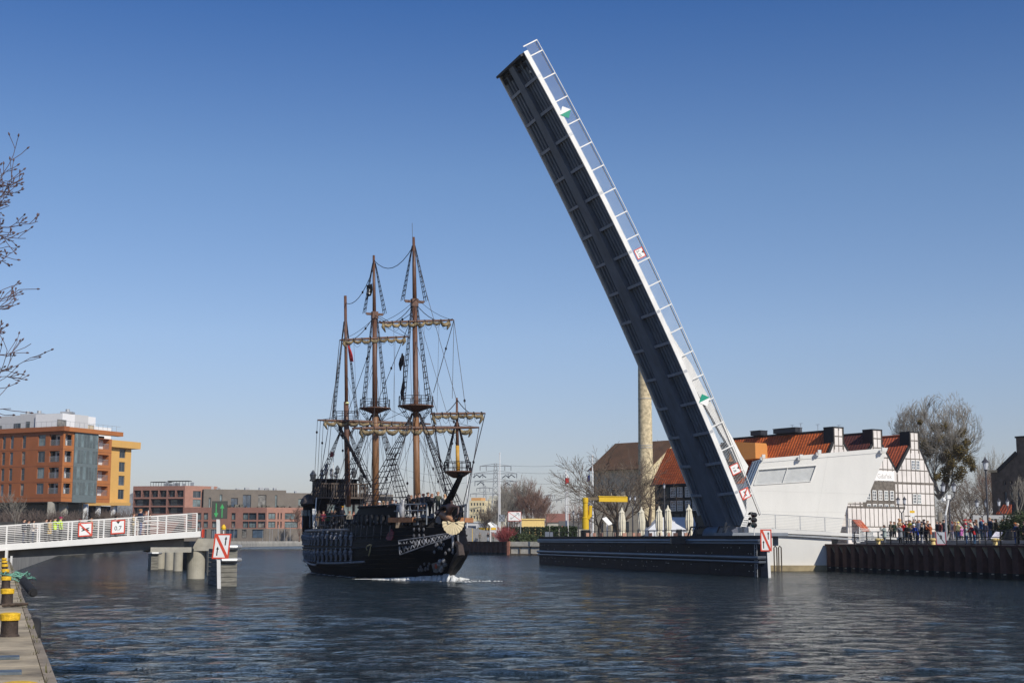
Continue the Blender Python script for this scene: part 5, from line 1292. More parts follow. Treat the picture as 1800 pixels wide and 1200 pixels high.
for gi, (off, tm) in enumerate(((0, TILE3), (-Wg, TILE2), (-2 * Wg, TILE1))):
    c = G3 + he * off; f = Fr(c + V((0, 0, 0)), he)          # a across the gable, b up
    hw = Wg / 2
    # gable wall outline
    eL, eR = (zV if gi < 2 else zE), (zE if gi == 0 else zV)
    m = MB(); ol = [(-hw, 2.3), (hw, 2.3), (hw, eR), (hw - .5, eR + .55), (.72, zB), (.72, zP), (-.72, zP), (-.72, zB), (-hw, eL)]
    f.flat(m, ol, -.3, 0); m.build('gable_wall', PLASTER, hs)
    m = MB(); f.flat(m, [(-.72, zB - .2), (.72, zB - .2), (.72, zP), (-.72, zP)], -1.4, -.3); m.build('gable_turret', BEAMD, hs)
    m = MB(); f.rect(m, -.86, zP - .0, .86, zP + .14, -1.45, .06); f.rect(m, -.86, zB + .1, -.72, zP, -1.42, .04); f.rect(m, .72, zB + .1, .86, zP, -1.42, .04)
    for a0, b0, a1, b1 in ((-.74, zB + .1, -hw - .12, eL - .05), (.74, zB + .1, hw - .4, eR + .55)): m.beam(f.p(a0, b0, -.1), f.p(a1, b1, -.1), .5, .16, f.n)
    if gi == 0: m.beam(f.p(hw - .45, eR + .6, -.1), f.p(hw + .35, eR - .1, -.1), .5, .16, f.n)
    m.build('barge_board', BEAMD, hs)
    # roof: left slope, right slope
    p = lambda a, z, d: f.p(a, z, -d)
    k0 = .35
    uvbuild([[p(0, zR, k0), p(0, zR, DL), p(-hw, zV - .1 if gi < 2 else zE, DL), p(-hw, zV - .1 if gi < 2 else zE, k0)]], 'roof', tm, hs)
    uvbuild([[p(0, zR, DL), p(0, zR, k0), p(hw, zV - .1 if gi else zE, k0), p(hw, zV - .1 if gi else zE, DL)]], 'roof', tm, hs)
    m = MB(); m.tube(p(0, zR + .06, 1.4), p(0, zR + .06, DL), .14, n=8); m.build('ridge_tiles', BEAMD if gi else TILE1, hs)
    # timbers
    m = MB(); lv = [4.05 + 1.0 * 0, 5.55, 6.85, 8.2, 9.35 + .0, 10.85, 12.2, 13.3]
    def halfw(z, sgn):
        ee = eL if sgn < 0 else eR
        if z <= ee: return hw
        if z >= zB: return .72
        return hw + (.72 - hw) * (z - ee) / (zB - ee)
    for z in lv:
        if z > zP: continue
        th = .12 if abs(z - 9.35) < .01 else .055
        a0, a1 = -halfw(z, -1) + .03, halfw(z, 1) - .03; f.rect(m, a0, z - th, a1, z + th, .001, .03)
    n = 8
    for i in range(-4, 5):
        a = i * .79; top = zP
        for z in [zR + .3 - .1 * k for k in range(140)]:
            if abs(a) < halfw(z, -1 if a < 0 else 1) - .02: top = z; break
        if abs(a) < .1: top = zP
        aa = max(-hw + .07, min(hw - .07, a)); f.rect(m, aa - .045, 4.05, aa + .045, min(top, zP - .02), .002, .026)
    for a in (-.66, .66): f.rect(m, a - .05, zB - .6, a + .05, zP, .002, .026)
    f.rect(m, -.7, 14.3, .7, 14.42, .001, .024)
    m.build('timber_frame', BEAM, hs)
    m = MB(); f.rect(m, -hw, 2.3, hw, 4.0, .0, .09); m.build('plinth', mat('plinth_cream', (.66, .60, .52), .9, var=.12, scale=1.0), hs)
    wl = []
    if gi == 0: wl = [(-.12 + .0, 9.9), (.62, 9.9)] ; wl = [(-.75, 10.95), (.05, 10.95), (-.72, 7.0), (.08, 7.0)]
    elif gi == 1: wl = [(-2.2 + .98 * k, z) for k in range(5) for z in (5.75, 7.3)]
    else: wl = [(-1.5 + .9 * k, z) for k in range(4) for z in (7.0, 10.9)]
    if gi == 1:
        m = MB(); f.rect(m, -2.75, 5.55, 2.75, 9.3, .031, .05); m.build('dark_window_band', BEAM, hs)
    for a, z in wl:
        window(hs, Fr(c + f.n * (.13 if gi == 1 else .10), he), (a, z, a + .64, z + 1.12), 0.03, WFR, GLASS, 2, 3, .09)
# lettering board on the middle gable
f = Fr(G3 - he * Wg, he); m = MB(); f.rect(m, -2.75, 9.55, 2.6, 10.65, .03, .09); sb = m.build('sign_board', mat('board_white', (.82, .80, .77), .7, var=.03), hs)
m = MB(); add_text(m, f, 'OAS Gdańsk', .05, 10.05, .78, .095, 1.0); m.build('lettering', mat('letter_grey', (.42, .40, .38), .7), sb)
# blank end wall on the long side seen from the left, with an orange dormer
fe = Fr(G3 - he * (2.5 * Wg) - hg * 0, -hg); 
m = MB(); P0, P1 = G3 - he * 2.5 * Wg, G3 - he * 2.5 * Wg + hg * DL; m.prism([P0 + UP * 2.3, P1 + UP * 2.3, P1 + UP * (zE - .05), P0 + UP * (zE - .05)], he * .2); m.build('side_wall', PLASTER, hs)
def onroof(px, py):
    A = G3 - he * (2.5 * Wg) + UP * zE; n = V((zR - zE, Wg / 2, 0)); nn = (-he * (zR - zE) + UP * (Wg / 2)).normalized(); return onplane(px, py, A, nn), nn
ORW = mat('orange_boarding', (.52, .21, .05), .7, var=.12, scale=4, stretch=(1, 1, 8))
d0, nn = onroof(1303, 812); d1, _ = onroof(1350, 806); d2, _ = onroof(1349, 779); d3, _ = onroof(1306, 777)
m = MB(); o_ = -he * 2.0 ; m.hexa([d0, d1, d1 + o_, d0 + o_], [d3, d2, d2 + o_ , d3 + o_]); dm = m.build('dormer', ORW, hs)
fd = Fr(d0 + o_ * 1.0, (d1 - d0).normalized())
m = MB(); a, b = d0 + o_ - hg * -.9, d3 + o_ - hg * -.9
m.hexa([d0 + o_ * .9, d0 + o_ * .9 + hg * 2.0, d0 + hg * 2.0, d0], [d3 + o_ * .9, d3 + o_ * .9 + hg * 2.0, d3 + hg * 2.0, d3]); dw = m.build('dormer', BEAMD, hs)
fw_ = Fr(d0 + o_ * .92 + hg * 1.9, -hg); window(dw, fw_, (.2, .3, 1.7, 2.0), -.05, BEAMD, GLASSL, 2, 2, .1)
for (pa, pb, lab) in ((1325, 1343, 0), (1365, 1404, 1)):
    m = MB(); A = G3 - he * 2 * Wg
    p, q = onplane(pa, 763, A, he), onplane(pb, 758, A, he); p.z = q.z = zR + .45
    m.beam(p, q, 1.1, .5); m.beam(p + UP * .3, q + UP * .3, 1.3, .06); m.build('ridge_skylight', mat('skylight_dark', (.03, .03, .035), .4), hs)
m = MB()
for px, h in ((1393, 1.1), (1408, 1.2), (1438, .9), (1475, .6)):
    p = onplane(px, 762, G3 - he * 2 * Wg, he); p.z = zR; m.tube(p, p + UP * h, .03, n=4); m.beam(p + UP * h - hg * .3, p + UP * h + hg * .3, .03, .03)
m.build('roof_aerial', GALV, hs)
# low annexe at the left foot of the gables
r = empty('entrance_annexe', G3 - he * 13 + UP * 2.4, 'low white annexe with dark timbers and a red tiled lean-to between ramp and gables', 'annexe')
f = Fr(G3 - he * 12.2 - hg * 3, he); m = MB(); f.rect(m, -2.8, 2.3, 6.5, 6.4, -.2, 0); m.build('wall', PLASTER, r)
m = MB(); f.rect(m, -2.8, 6.3, 6.5, 6.5, .0, .05)
for i in range(14): f.rect(m, -2.8 + .7 * i, 4.3, -2.72 + .7 * i, 6.3, .0, .03)
f.rect(m, -2.8, 4.2, 6.5, 4.3, 0, .03); m.build('timber_frame', BEAM, r)
f2 = Fr(f.O + f.n * .4, he); uvbuild([[f2.p(-2.2, 3.7, 1.1), f2.p(-.9, 3.7, 1.1), f2.p(-.9, 5.0, -.3), f2.p(-2.2, 5.0, -.3)]], 'lean_to_roof', TILE3, r)
for a in (-2.0, -.6, 2.4): window(r, f2, (a, 2.5, a + 1.3, 3.8), -.05, WFR, GLASS, 5, 4, .06)

# ================================================================ black half timbered house behind the leaf
be = V((.6, -.8, 0)).normalized()
B0 = V((xpix(1152, 194), 194, 0)); f = Fr(B0, be)
bh = empty('black_timber_house', B0 + UP * 2.4, 'dark half timbered house with grey panels and orange tiled roof beside the chimney', 'building')
GP = mat('panel_grey', (.52, .53, .57), .85, var=.1, scale=1); BW = 13.5; bE = 10.2
m = MB(); f.rect(m, 0, 2.3, BW, bE, -.3, 0); m.prism([f.p(0, 2.3, -.3), f.p(0, 2.3, -5.6), f.p(0, bE, -5.6), f.p(0, 14.5, -2.8), f.p(0, bE, -.3)], be * .2); m.prism([f.p(BW, 2.3, -.3), f.p(BW, 2.3, -5.6), f.p(BW, bE, -5.6), f.p(BW, 14.5, -2.8), f.p(BW, bE, -.3)], be * -.2); m.build('wall', GP, bh)
m = MB()
for z in (4.4, 6.35, 8.2, 9.95): f.rect(m, 0, z - .14, BW, z + .14, .001, .05)
for a in [0.1, .9, 2.9, 3.6, 4.9, 5.6, 6.9, 7.7, 9.6, 11.5, 13.3]: f.rect(m, a - .12, 2.5, a + .12, bE, .002, .045)
m.build('timber_frame', BEAMD, bh)
uvbuild([[f.p(-.3, bE - .1, .5), f.p(BW + .3, bE - .1, .5), f.p(BW + .3, 15.2, -2.8), f.p(-.3, 15.2, -2.8)]], 'roof', TILE1, bh)
uvbuild([[f.p(-.3, 15.2, -2.8), f.p(BW + .3, 15.2, -2.8), f.p(BW + .3, bE - .1, -6.2), f.p(-.3, bE - .1, -6.2)]], 'roof', TILE1, bh)
m = MB(); m.beam(f.p(-.4, bE - .12, .55), f.p(BW + .3, bE - .12, .55), .12, .22); m.build('gutter', BEAMD, bh)
fw2 = Fr(B0 + f.n * .06, be)
for a in (3.0, 4.3, 5.8, 7.2):
    for z in (6.6, 8.4): window(bh, fw2, (a + .12, z, a + 1.1, z + 1.35), -.02, WFR, GLASS, 3, 4, .1)
# ================================================================ chimney
CY = 205; cb = V((xpix(1136, CY), CY, 0)); cz = 29.5
r = empty('brick_chimney', cb + UP * 2.4, 'tall round pale brick chimney rising behind the raised leaf', 'chimney')
CH = mat('chimney_brick', (.60, .50, .32), .9, var=.42, scale=2.2, bump=.4, bscale=7)
m = MB(); m.lathe(cb, [(1.32, 2), (1.32, 4.2), (1.2, 4.4), (1.2, 7.3), (1.14, 7.5), (1.12, 8.2), (1.09, 8.3), (.93, cz - 1.4), (1.0, cz - 1.3), (1.04, cz - .6), (.96, cz)], 36); m.build('shaft', CH, r, smooth=False)
for py in (701, 783, 787):
    z = zpix(0, CY, py); m = MB(); m.lathe(cb + UP * z, [(1.09 - (z - 8) * .0065 + .0, -.05), (1.12 - (z - 8) * .0065, 0), (1.09 - (z - 8) * .0065, .05)], 30); m.build('iron_band', GALV, r)
# ================================================================ tan building behind the bare tree
TANW = mat('tan_render', (.56, .48, .35), .9, var=.15, scale=.6, bump=.2); TANS = mat('cream_gable', (.62, .52, .32), .9, var=.12, scale=.7, bump=.2)
tb = V((xpix(1044, 236), 236, 0)); te = V((.72, -.694, 0)).normalized(); TW = 11.6; tE = zpix(0, 236, 826) 
f = Fr(tb, te); th_ = empty('tan_house', tb + UP * 2.4, 'grey tan two storey house with broad brown hipped roof behind the bare tree', 'building')
hol = [(a, z, a + .8, z + 1.7) for a in (1.2, 3.8, 6.6, 9.6) for z in (4.0, 9.2)]
m = MB(); wall_holes(m, f, 0, 2.3, TW, tE, hol, .3); m.build('wall', TANW, th_, fixn=False)
for h in hol: window(th_, f, h, .2, mat('frame_dark', (.06, .05, .045), .6), GLASS, 2, 2, .08)
gR = tE + 4.6; GD = 13
m = MB(); m.prism([f.p(TW, 2.3, 0), f.p(TW, 2.3, -GD), f.p(TW, tE, -GD), f.p(TW, gR, -GD / 2), f.p(TW, tE, 0)], te * .3); m.build('gable_wall', TANS, th_)
m = MB(); f3 = Fr(f.p(TW, 0, 0) + te * .3, -f.n)
for i in range(12):
    t = i / 12; f3.rect(m, .4 + t * GD / 2, tE + .0 + t * (gR - tE) - .9, .65 + t * GD / 2, tE + t * (gR - tE) - .45, 0, .08)
m.build('brick_frieze', TANW, th_)
ROOFB = tile_mat('roof_dull_brown', '6e5038', '56402c', .4, .45)
uvbuild([[f.p(-.7, tE - .15, .8), f.p(TW + .8, tE - .15, .8), f.p(TW + .8, gR + .1, -GD / 2), f.p(-.7, gR + .1, -GD / 2)]], 'roof', ROOFB, th_)
uvbuild([[f.p(-.7, gR + .1, -GD / 2), f.p(TW + .8, gR + .1, -GD / 2), f.p(TW + .8, tE - .15, -GD - .8), f.p(-.7, tE - .15, -GD - .8)]], 'roof', ROOFB, th_)
m = MB(); m.prism([f.p(0, 2.3, 0), f.p(0, 2.3, -GD), f.p(0, tE, -GD), f.p(0, gR, -GD / 2), f.p(0, tE, 0)], te * .3); m.build('gable_wall', TANW, th_)
# low long cream wing right of it, behind the chimney
# ================================================================ dark brick building at the far right
rb = V((xpix(1745, 190), 190, 0)); f = Fr(rb, V((.55, -.835, 0)).normalized()); DB = mat('old_dark_brick', (.115, .095, .075), .9, var=.35, scale=1.2, bump=.4, bscale=6)
r = empty('brick_warehouse', rb + UP * 2.4, 'old dark brick warehouse with sloping gable at the right edge of the picture', 'building')
zz = lambda py: zpix(0, 190, py)
hol = [(1.9 + k * 1.0, z, 2.35 + k * 1.0, z + h) for k in range(8) for z, h in ((zz(893), .9), (zz(878), 1.0), (zz(853), .9))]
ol = [(0, 2.3), (9, 2.3), (9, zz(772)), (3.9, zz(783) + .0), (3.9, zz(798)), (1.0, zz(830)), (0, zz(830))]
m = MB(); f.flat(m, [(0, 2.3), (1.5, 2.3), (1.5, zz(822)), (.9, zz(830)), (0, zz(829))], -9, 0); f.flat(m, [(1.5, zz(846)), (9, zz(846)), (9, zz(772)), (4.2, zz(772)), (4.2, zz(798)), (1.5, zz(822))], -9, 0)
wall_holes(m, f, 1.5, 2.3, 9, zz(846), [h for h in hol], .3); m.build('wall', DB, r, fixn=False)
m = MB(); f.rect(m, 1.5, 2.3, 9, zz(846), -8.99, -.32); m.build('rear_mass', DB, r)
m = MB(); f.rect(m, -.25, zz(830), 1.1, zz(826), -2, .2); f.rect(m, .95, zz(832), 1.6, zz(818), -1.6, -1.0); m.build('cornice', mat('cream_brick', (.55, .45, .28), .9, var=.2, scale=3), r)
m = MB(); m.beam(f.p(1.0, zz(829), .05), f.p(4.2, zz(798), .05), .5, .15, f.n); f.rect(m, 4.1, zz(773), 9, zz(770), -1, .12); m.build('coping', BEAMD, r)
for h in hol: window(r, f, h, .25, mat('frame_grey', (.2, .2, .2), .6), GLASS, 1, 2, .06)
m = MB(); f2 = Fr(rb - f.n * -2.5, f.e); f2.rect(m, 3.0, 2.4, 4.9, zz(905), -1.5, 0); k_ = m.build('kiosk_body', DB, None); tag(k_, 'small dark kiosk with a red tent roof before the old brick warehouse', 'kiosk'); k_.name = 'kiosk'
uvbuild([[f2.p(2.8, zz(904), .4), f2.p(5.1, zz(904), .4), f2.p(4.4, zz(888), -.7), f2.p(3.2, zz(888), -.7)]], 'kiosk_roof', TILE3, k_)

# ================================================================ orange apartment block on the left
ORG = mat('panel_orange_shaded', (.30, .10, .036), .6, var=.1, scale=.6); ORL = mat('panel_orange_lit', (.42, .15, .045), .6, var=.08, scale=.6); YEL = mat('panel_amber', (.66, .38, .11), .6, var=.05, scale=.6)  # sun and shade painted in: darker orange on grazing-lit front, lighter on sunlit side
PENT = mat('penthouse_grey', (.52, .53, .54), .7, var=.05); PENTW = mat('penthouse_white', (.74, .75, .76), .7, var=.04)
CGL = mat('curtain_glass', (.10, .125, .13), .12, var=.3, scale=.4, spec=.9); CSP = mat('spandrel_grey', (.14, .17, .175), .35, var=.1); DARKIN = mat('loggia_dark', (.06, .05, .045), .8, var=.3)
C0 = V((xpix(106, 262), 262, 0)); eA = V((-.89, .46, 0)).normalized(); eB = V((.41, .91, 0)).normalized()
fA = Fr(C0 + eA * 40, -eA); fB = Fr(C0, eB)          # A: a runs 0..40, corner at 40
zA = lambda py: zpix(0, 262, py)
z0, z1 = zA(881), zA(757); zt = zA(749)
ob = empty('orange_apartments', C0 + UP * 2.4, 'big orange and amber apartment block with white penthouse on the left bank', 'building')
def Aa(px): p = onplane(px, 820, C0, fA.n); return (p - fA.O).dot(fA.e)
def Bb(px): p = onplane(px, 820, C0, fB.n); return (p - fB.O).dot(fB.e)
rows = [(zA(782), zA(762)), (zA(811), zA(791)), (zA(839.5), zA(820)), (zA(867), zA(848))]
wins, logs, narrow = [], [], []
for (b0, b1) in rows:
    for p0, p1 in ((2, 8), (16, 22), (37, 43.5)): narrow.append((Aa(p0), b0 - .3, Aa(p1), b1))
    wins.append((Aa(65), b0, Aa(78), b1)); logs.append((Aa(85.5), b0, Aa(103.5), b1 - .05))
    for q in range(3): x = Aa(-14 - q * 20); narrow.append((x, b0 - .3, x + .8, b1))
m = MB(); wall_holes(m, fA, 0, z0, 40, z1, wins + logs + narrow, .35); m.build('facade', ORG, ob, fixn=False)
for h in narrow: window(ob, fA, h, .2, mat('frame_grey2', (.18, .18, .18), .5), GLASS, 1, 2, .07)
for h in wins: window(ob, fA, h, .2, MATS['frame_grey2'], GLASS, 2, 1, .08)
bs = []
for (b0, b1) in rows: bs.append((.5, b0, 2.4, b1 - .05))
U1, U2 = Bb(128.5), Bb(170); U3 = Bb(195)
for (b0, b1) in rows: bs.append((U2 + .3, b0 - .1, U3 - .7, b1 - .25))
m = MB(); wall_holes(m, fB, 0, z0, U1, z1, bs[:4], .3); wall_holes(m, fB, U2, z0, U3, z1 - .7, bs[4:], 1.6); m.build('facade', ORL, ob, fixn=False)
def loggia(fr, h, dep):
    a0, b0, a1, b1 = h; m = MB(); m.face([fr.p(a0, b0, -dep), fr.p(a1, b0, -dep), fr.p(a1, b1, -dep), fr.p(a0, b1, -dep)])
    lg = m.build('loggia', PENTW, ob, fixn=False)
    m = MB(); w = a1 - a0; m.face([fr.p(a0 + w * .2, b0, -dep + .04), fr.p(a0 + w * .62, b0, -dep + .04), fr.p(a0 + w * .62, b1 - .3, -dep + .04), fr.p(a0 + w * .2, b1 - .3, -dep + .04)]); m.build('door', GLASS, lg, fixn=False)
    m = MB(); fr.rect(m, a0, b0 + 1.0, a1, b0 + 1.05, -.12, -.08)
    k = a0
    while k < a1: fr.rect(m, k, b0, k + .03, b0 + 1.0, -.11, -.09); k += .16
    m.build('balustrade', GALV, lg)
for h in logs: loggia(fA, h, 1.5)
for h in bs[:4]: loggia(fB, h, 1.2)
for h in bs[4:]: loggia(fB, h, 1.55)
m = MB(); fA.rect(m, 0, z0 + .05, 37.5, z1 - .05, -6, -1.75); fB.rect(m, 2.4, z0 + .1, U3 - .1, z1 - .1, -5, -1.8); fA.rect(m, -.1, z0 - .12, 39.9, z0 - .0, -9, -.05); m.build('core', DARKIN, ob)
# curtain wall
m = MB(); fB.rect(m, U1, z0 - .1, U2, z1, -.3, .18); cw_ = m.build('curtain_wall', CSP, ob)
for k, (b0, b1) in enumerate(rows):
    for q in range(8):
        a = U1 + (U2 - U1) * (q + .12) / 8; m = MB(); fB.rect(m, a, b0 - .1, a + (U2 - U1) / 8 * .8, b1 + .25, .17, .2); m.build('pane', GLASSL if (q * 3 + k) % 5 < 2 else CGL, cw_)
# parapet band
m = MB()
for z in [r_[0] - .75 for r_ in rows] + [rows[0][1] + .5]: fA.rect(m, 0, z, 39.95, z + .05, .0, .012); fB.rect(m, .05, z, U1, z + .05, 0, .012); fB.rect(m, U2, z, U3, z + .05, 0, .012)
for a in range(2, 40, 3): fA.rect(m, a + .5, z0, a + .54, rows[3][0] - .8, 0, .012)
m.build('panel_joints', mat('joint_dark', (.09, .04, .025), .8), ob)
m = MB(); fA.rect(m, 0, z1 - .02, 40.6, zt, -.8, .5); m.build('parapet', ORG, ob)
m = MB(); fB.rect(m, -.3, z1 - .02, U3 + 2.6, zt - .05, -.8, .55); m.build('parapet', ORL, ob)
# penthouse
zp = zA(723)
m = MB(); fA.rect(m, 0, zt - .5, 37.2, zp, -9, -2.2); m.build('penthouse', PENT, ob)
m = MB(); fB.rect(m, 2.3, zt - .5, Bb(183), zp - .1, -9, -2.5); m.build('penthouse', PENTW, ob)
fpA = Fr(fA.O - fA.n * 2.2, fA.e); fpB = Fr(fB.O - fB.n * 2.5, fB.e)
def pa(fr, px, py=745): p = onplane(px, py, fr.O, fr.n); return (p - fr.O).dot(fr.e)
for p0, p1, q0, q1 in ((-6, 4, 740, 754), (25, 37, 737, 749), (46, 53, 735, 751), (64, 78, 735, 750)): window(ob, fpA, (pa(fpA, p0), zA(q1) , pa(fpA, p1), zA(q0)), -.06, MATS['frame_grey2'], GLASS, 2, 1, .08)
for p0, p1, q0, q1 in ((100, 116, 735, 751), (150, 165, 739, 750)): window(ob, fpB, (pa(fpB, p0), zA(q1), pa(fpB, p1), zA(q0)), -.06, MATS['frame_grey2'], GLASS if p0 < 120 else TANW, 2, 1, .08)
m = MB()
for fr, a0, a1 in ((fA, 2, 40.2), (fB, 0, U3 + 2)):
    fr.rect(m, a0, zt + .95, a1, zt + 1.0, .2, .24); k = a0
    while k < a1: fr.rect(m, k, zt - .05, k + .04, zt + .97, .2, .24); k += 1.3
m.build('roof_railing', GALV, ob)
for px in (49, 69, 119):
    p = onplane(px, 722, fA.O - fA.n * 5, fA.n); p.z = zp; m = MB(); m.box(p + UP * .3, (2.2, 2, .35)); m.tube(p + UP * .2, p + UP * 1.0, .4); m.build('roof_vent', GALV, ob)
# amber wing
Y1 = V((xpix(227, 312), 312, 0)); 
fY = Fr(C0 + eB * (U3 - .02), eB); 
fY = Fr(Y1 - eB * 9.0, eB); LY = 9.0
zY = lambda py: zpix(0, 310, py)
hy = [(LY - 3.9, zY(q1), LY - 1.9, zY(q0)) for q0, q1 in ((789, 805), (812, 829), (836, 853), (860, 877))]
m = MB(); wall_holes(m, fY, -3, zY(888), LY, zY(786), hy, .35); m.build('amber_wall', YEL, ob, fixn=False)
for h in hy: window(ob, fY, h, .2, MATS['frame_grey2'], GLASS, 2, 1, .1)
m = MB(); fY.rect(m, 0, zY(887), LY - .1, zY(787), -6, -.4); m.build('amber_core', YEL, ob)
m = MB(); fY.rect(m, -2, zY(787.5), LY + 2.0, zY(775.5), -8, .9); m.build('amber_parapet', YEL, ob)
m = MB(); fY.rect(m, LY - 12, zY(775), LY - 4.5, zY(753), -8, -2); m.build('white_rooftop_room', PENTW, ob)
m = MB(); fl = Fr(C0 - fA.n * 7 , -eA); p0 = onplane(117, 886, C0 - fA.n * 8, fA.n); p1 = onplane(224, 886, C0 - fA.n * 8, fA.n)
m = MB(); A_, B_ = onplane(110, 888, fY.O + fY.n * .3 + V((0, 0, 0)), fY.n), fY.p(LY, 0, .3); 
m.beam(V((xpix(117, 285), 285, zpix(0, 285, 885.5))), V((xpix(225, 311), 311, zpix(0, 311, 885.5))), 1.0, .62); m.build('amber_edge_beam', YEL, ob)
# ground floor columns and glazed recess
for px0, px1, Y in ((83, 95, 263), (103, 116, 265), (128, 139.5, 275), (146, 152, 290), (168, 174, 298), (194, 200, 305)):
    m = MB(); xa, xb = xpix(px0, Y), xpix(px1, Y); zt_ = zpix(0, Y, 881.5 if px0 < 128 else 885); m.hexa([(xa, Y, 2.2), (xb, Y, 2.2), (xb, Y + 1.2, 2.2), (xa, Y + 1.2, 2.2)], [(xa, Y, zt_), (xb, Y, zt_), (xb, Y + 1.2, zt_), (xa, Y + 1.2, zt_)]); m.build('column', CONC if px0 < 140 else PENTW, ob)
m = MB(); fA.rect(m, 0, 2.2, 38.5, z0 - .1, -7, -6); m.build('ground_floor', mat('dark_glazing', (.018, .02, .022), .15, var=.4), ob)
m = MB(); m.prism([V((xpix(140, 300), 300, 2.2)), V((xpix(199, 318), 318, 2.2)), V((xpix(199, 318), 318, zpix(0, 318, 890))), V((xpix(140, 300), 300, zpix(0, 300, 887)))], V((-.4, .4, 0))); m.build('ground_floor', DARKIN, ob)
m = MB(); m.prism([V((xpix(199, 316), 316, 2.2)), V((xpix(231, 325), 325, 2.2)), V((xpix(231, 325), 325, zpix(0, 325, 866))), V((xpix(199, 316), 316, zpix(0, 316, 888)))], V((0, 1, 0)))
m.build('rear_wall', mat('grey_roughcast', (.27, .28, .30), .95, var=.4, scale=1.4, bump=.3), ob)
# low retaining wall in front
r_ = MB(); r_.prism([V((-96, 250, 2.2)), V((-71, 236, 2.2)), V((-71, 236, 5.6)), V((-96, 250, 5.9))], V((.2, .5, 0))); r_.prism([V((-71, 236, 2.2)), V((-82, 300, 2.2)), V((-82, 300, 4.4)), V((-71, 236, 5.0))], V((.4, .1, 0)))
tag(r_.build('retaining_wall', mat('dark_stone', (.10, .095, .09), .9, var=.3, scale=.8)), 'dark low retaining wall below the orange apartment block', 'wall')

# ================================================================ long brick apartment building across the water
BR = mat('apartment_brick', (.235, .115, .088), .85, var=.12, scale=.5); BRL = mat('apartment_brick_lit', (.37, .19, .14), .85, var=.12, scale=.5); GRP = mat('grey_brick', (.17, .145, .12), .85, var=.12, scale=.5)  # second brick is the same brick lightened for the sunlit side faces
D = 430; bc = V((xpix(324, D), D, 0)); zD = lambda py: zpix(0, D, py)
ba = empty('brick_apartments', bc + UP * 2.4, 'reddish brick apartment building with a grid of deep dark balconies across the water', 'building')
eL_ = V((-.985, .17, 0)).normalized(); fL = Fr(bc + eL_ * 16.6, -eL_); LW = 16.6
hol = []
def hrow(b0, b1, n, o=0.3, gap=.45):
    w = (LW - o) / n
    for i in range(n): hol.append((o + i * w, zD(b1), o + (i + 1) * w - gap, zD(b0)))
hrow(861, 873, 6); hrow(876, 888, 3); hrow(890.5, 902, 3); hrow(905, 916, 3)
m = MB(); wall_holes(m, fL, 0, 2.3, LW, zD(853.5), hol, 1.3); m.build('balcony_facade', BR, ba, fixn=False)
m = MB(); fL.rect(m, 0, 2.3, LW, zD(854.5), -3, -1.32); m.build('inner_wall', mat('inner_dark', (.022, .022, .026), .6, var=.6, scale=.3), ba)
for h in hol:
    lg = MB(); w = h[2] - h[0]
    lg.face([fL.p(h[0] + w * .12, h[1], -1.28), fL.p(h[0] + w * .5, h[1], -1.28), fL.p(h[0] + w * .5, h[3] - .3, -1.28), fL.p(h[0] + w * .12, h[3] - .3, -1.28)])
    o = lg.build('balcony_door', GLASS, ba, fixn=False)
    lg = MB(); fL.rect(lg, h[0], h[1] + .95, h[2], h[1] + 1.02, -.2, -.14)
    k = h[0]
    while k < h[2]: fL.rect(lg, k, h[1], k + .05, h[1] + .95, -.19, -.15); k += .3
    lg.build('balustrade', BLACKST, o)
fR = Fr(bc, V((.80, .60, 0)).normalized()); RW = 10.5
hr = [(a, zD(q1), a + w, zD(q0)) for a, w in ((2.6, 2.6), (5.7, .5), (7.4, .5), (8.9, .5)) for q0, q1 in ((862, 874), (877, 890))]
m = MB(); wall_holes(m, fR, 0, 2.3, RW, zD(853.2), hr, .3); m.build('side_facade', BRL, ba, fixn=False)
for h in hr: window(ba, fR, h, .2, MATS['frame_grey2'], GLASS, 2 if h[2] - h[0] > 1 else 1, 1, .1)
m = MB(); fL.rect(m, .1, 2.3, LW - .3, zD(854.2), -9, -3); m.build('core', BR, ba)
m = MB()
for a, b, z0_, z1_ in ((4, 10, 845.5, 853), (9.5, 16.2, 844, 853)):
    for k in range(8): x = a + (b - a) * k / 7; fL.rect(m, x, zD(z1_), x + .08, zD(z0_), -3.5, -3.4)
    fL.rect(m, a, zD(z0_) - .1, b, zD(z0_) + .1, -6, -3.3)
m.build('roof_pergola', BLACKST, ba)
rng = random.Random(8)
m = MB()
for k in range(9): x = rng.uniform(8, 17); fL.rect(m, x, zD(853.5), x + rng.uniform(.5, 1.6), zD(853.5) + rng.uniform(.6, 1.5), -4, -3)
m.build('roof_units', GALV, ba)
# long low wing
D2 = 422; lc = V((xpix(324, D2), D2, 0)); fW = Fr(lc, V((1, .0, 0))); zW = lambda py: zpix(0, D2, py); X = lambda px: xpix(px, D2) - lc.x
wg = empty('low_brick_wing', lc + UP * 2.4, 'long low brick wing with shopfronts and balconies right of the deep balcony block', 'building')
X1 = X(469); hol = []
for p0, p1 in ((329, 338), (345, 354), (358, 366), (373, 381), (407, 414), (427, 437), (437.5, 451), (453.5, 466.5)):
    for q0, q1 in ((901, 913), (916, 927)): hol.append((X(p0), zW(q1), X(p1), zW(q0)))
shops = [(X(p0), zW(945), X(p1), zW(930)) for p0, p1 in ((352, 364), (372, 384), (398, 418), (426, 434), (444, 464))]
m = MB(); wall_holes(m, fW, 0, zW(928.5), X1, zW(891.3), hol, .8); m.build('facade', BR, wg, fixn=False)
m = MB(); wall_holes(m, fW, 0, 2.3, X1, zW(928.5), shops, .4); m.build('ground_floor', GRP, wg, fixn=False)
m = MB(); fW.rect(m, 0, 2.3, X1, zW(892), -8, -.82); m.build('core', MATS['inner_dark'], wg)
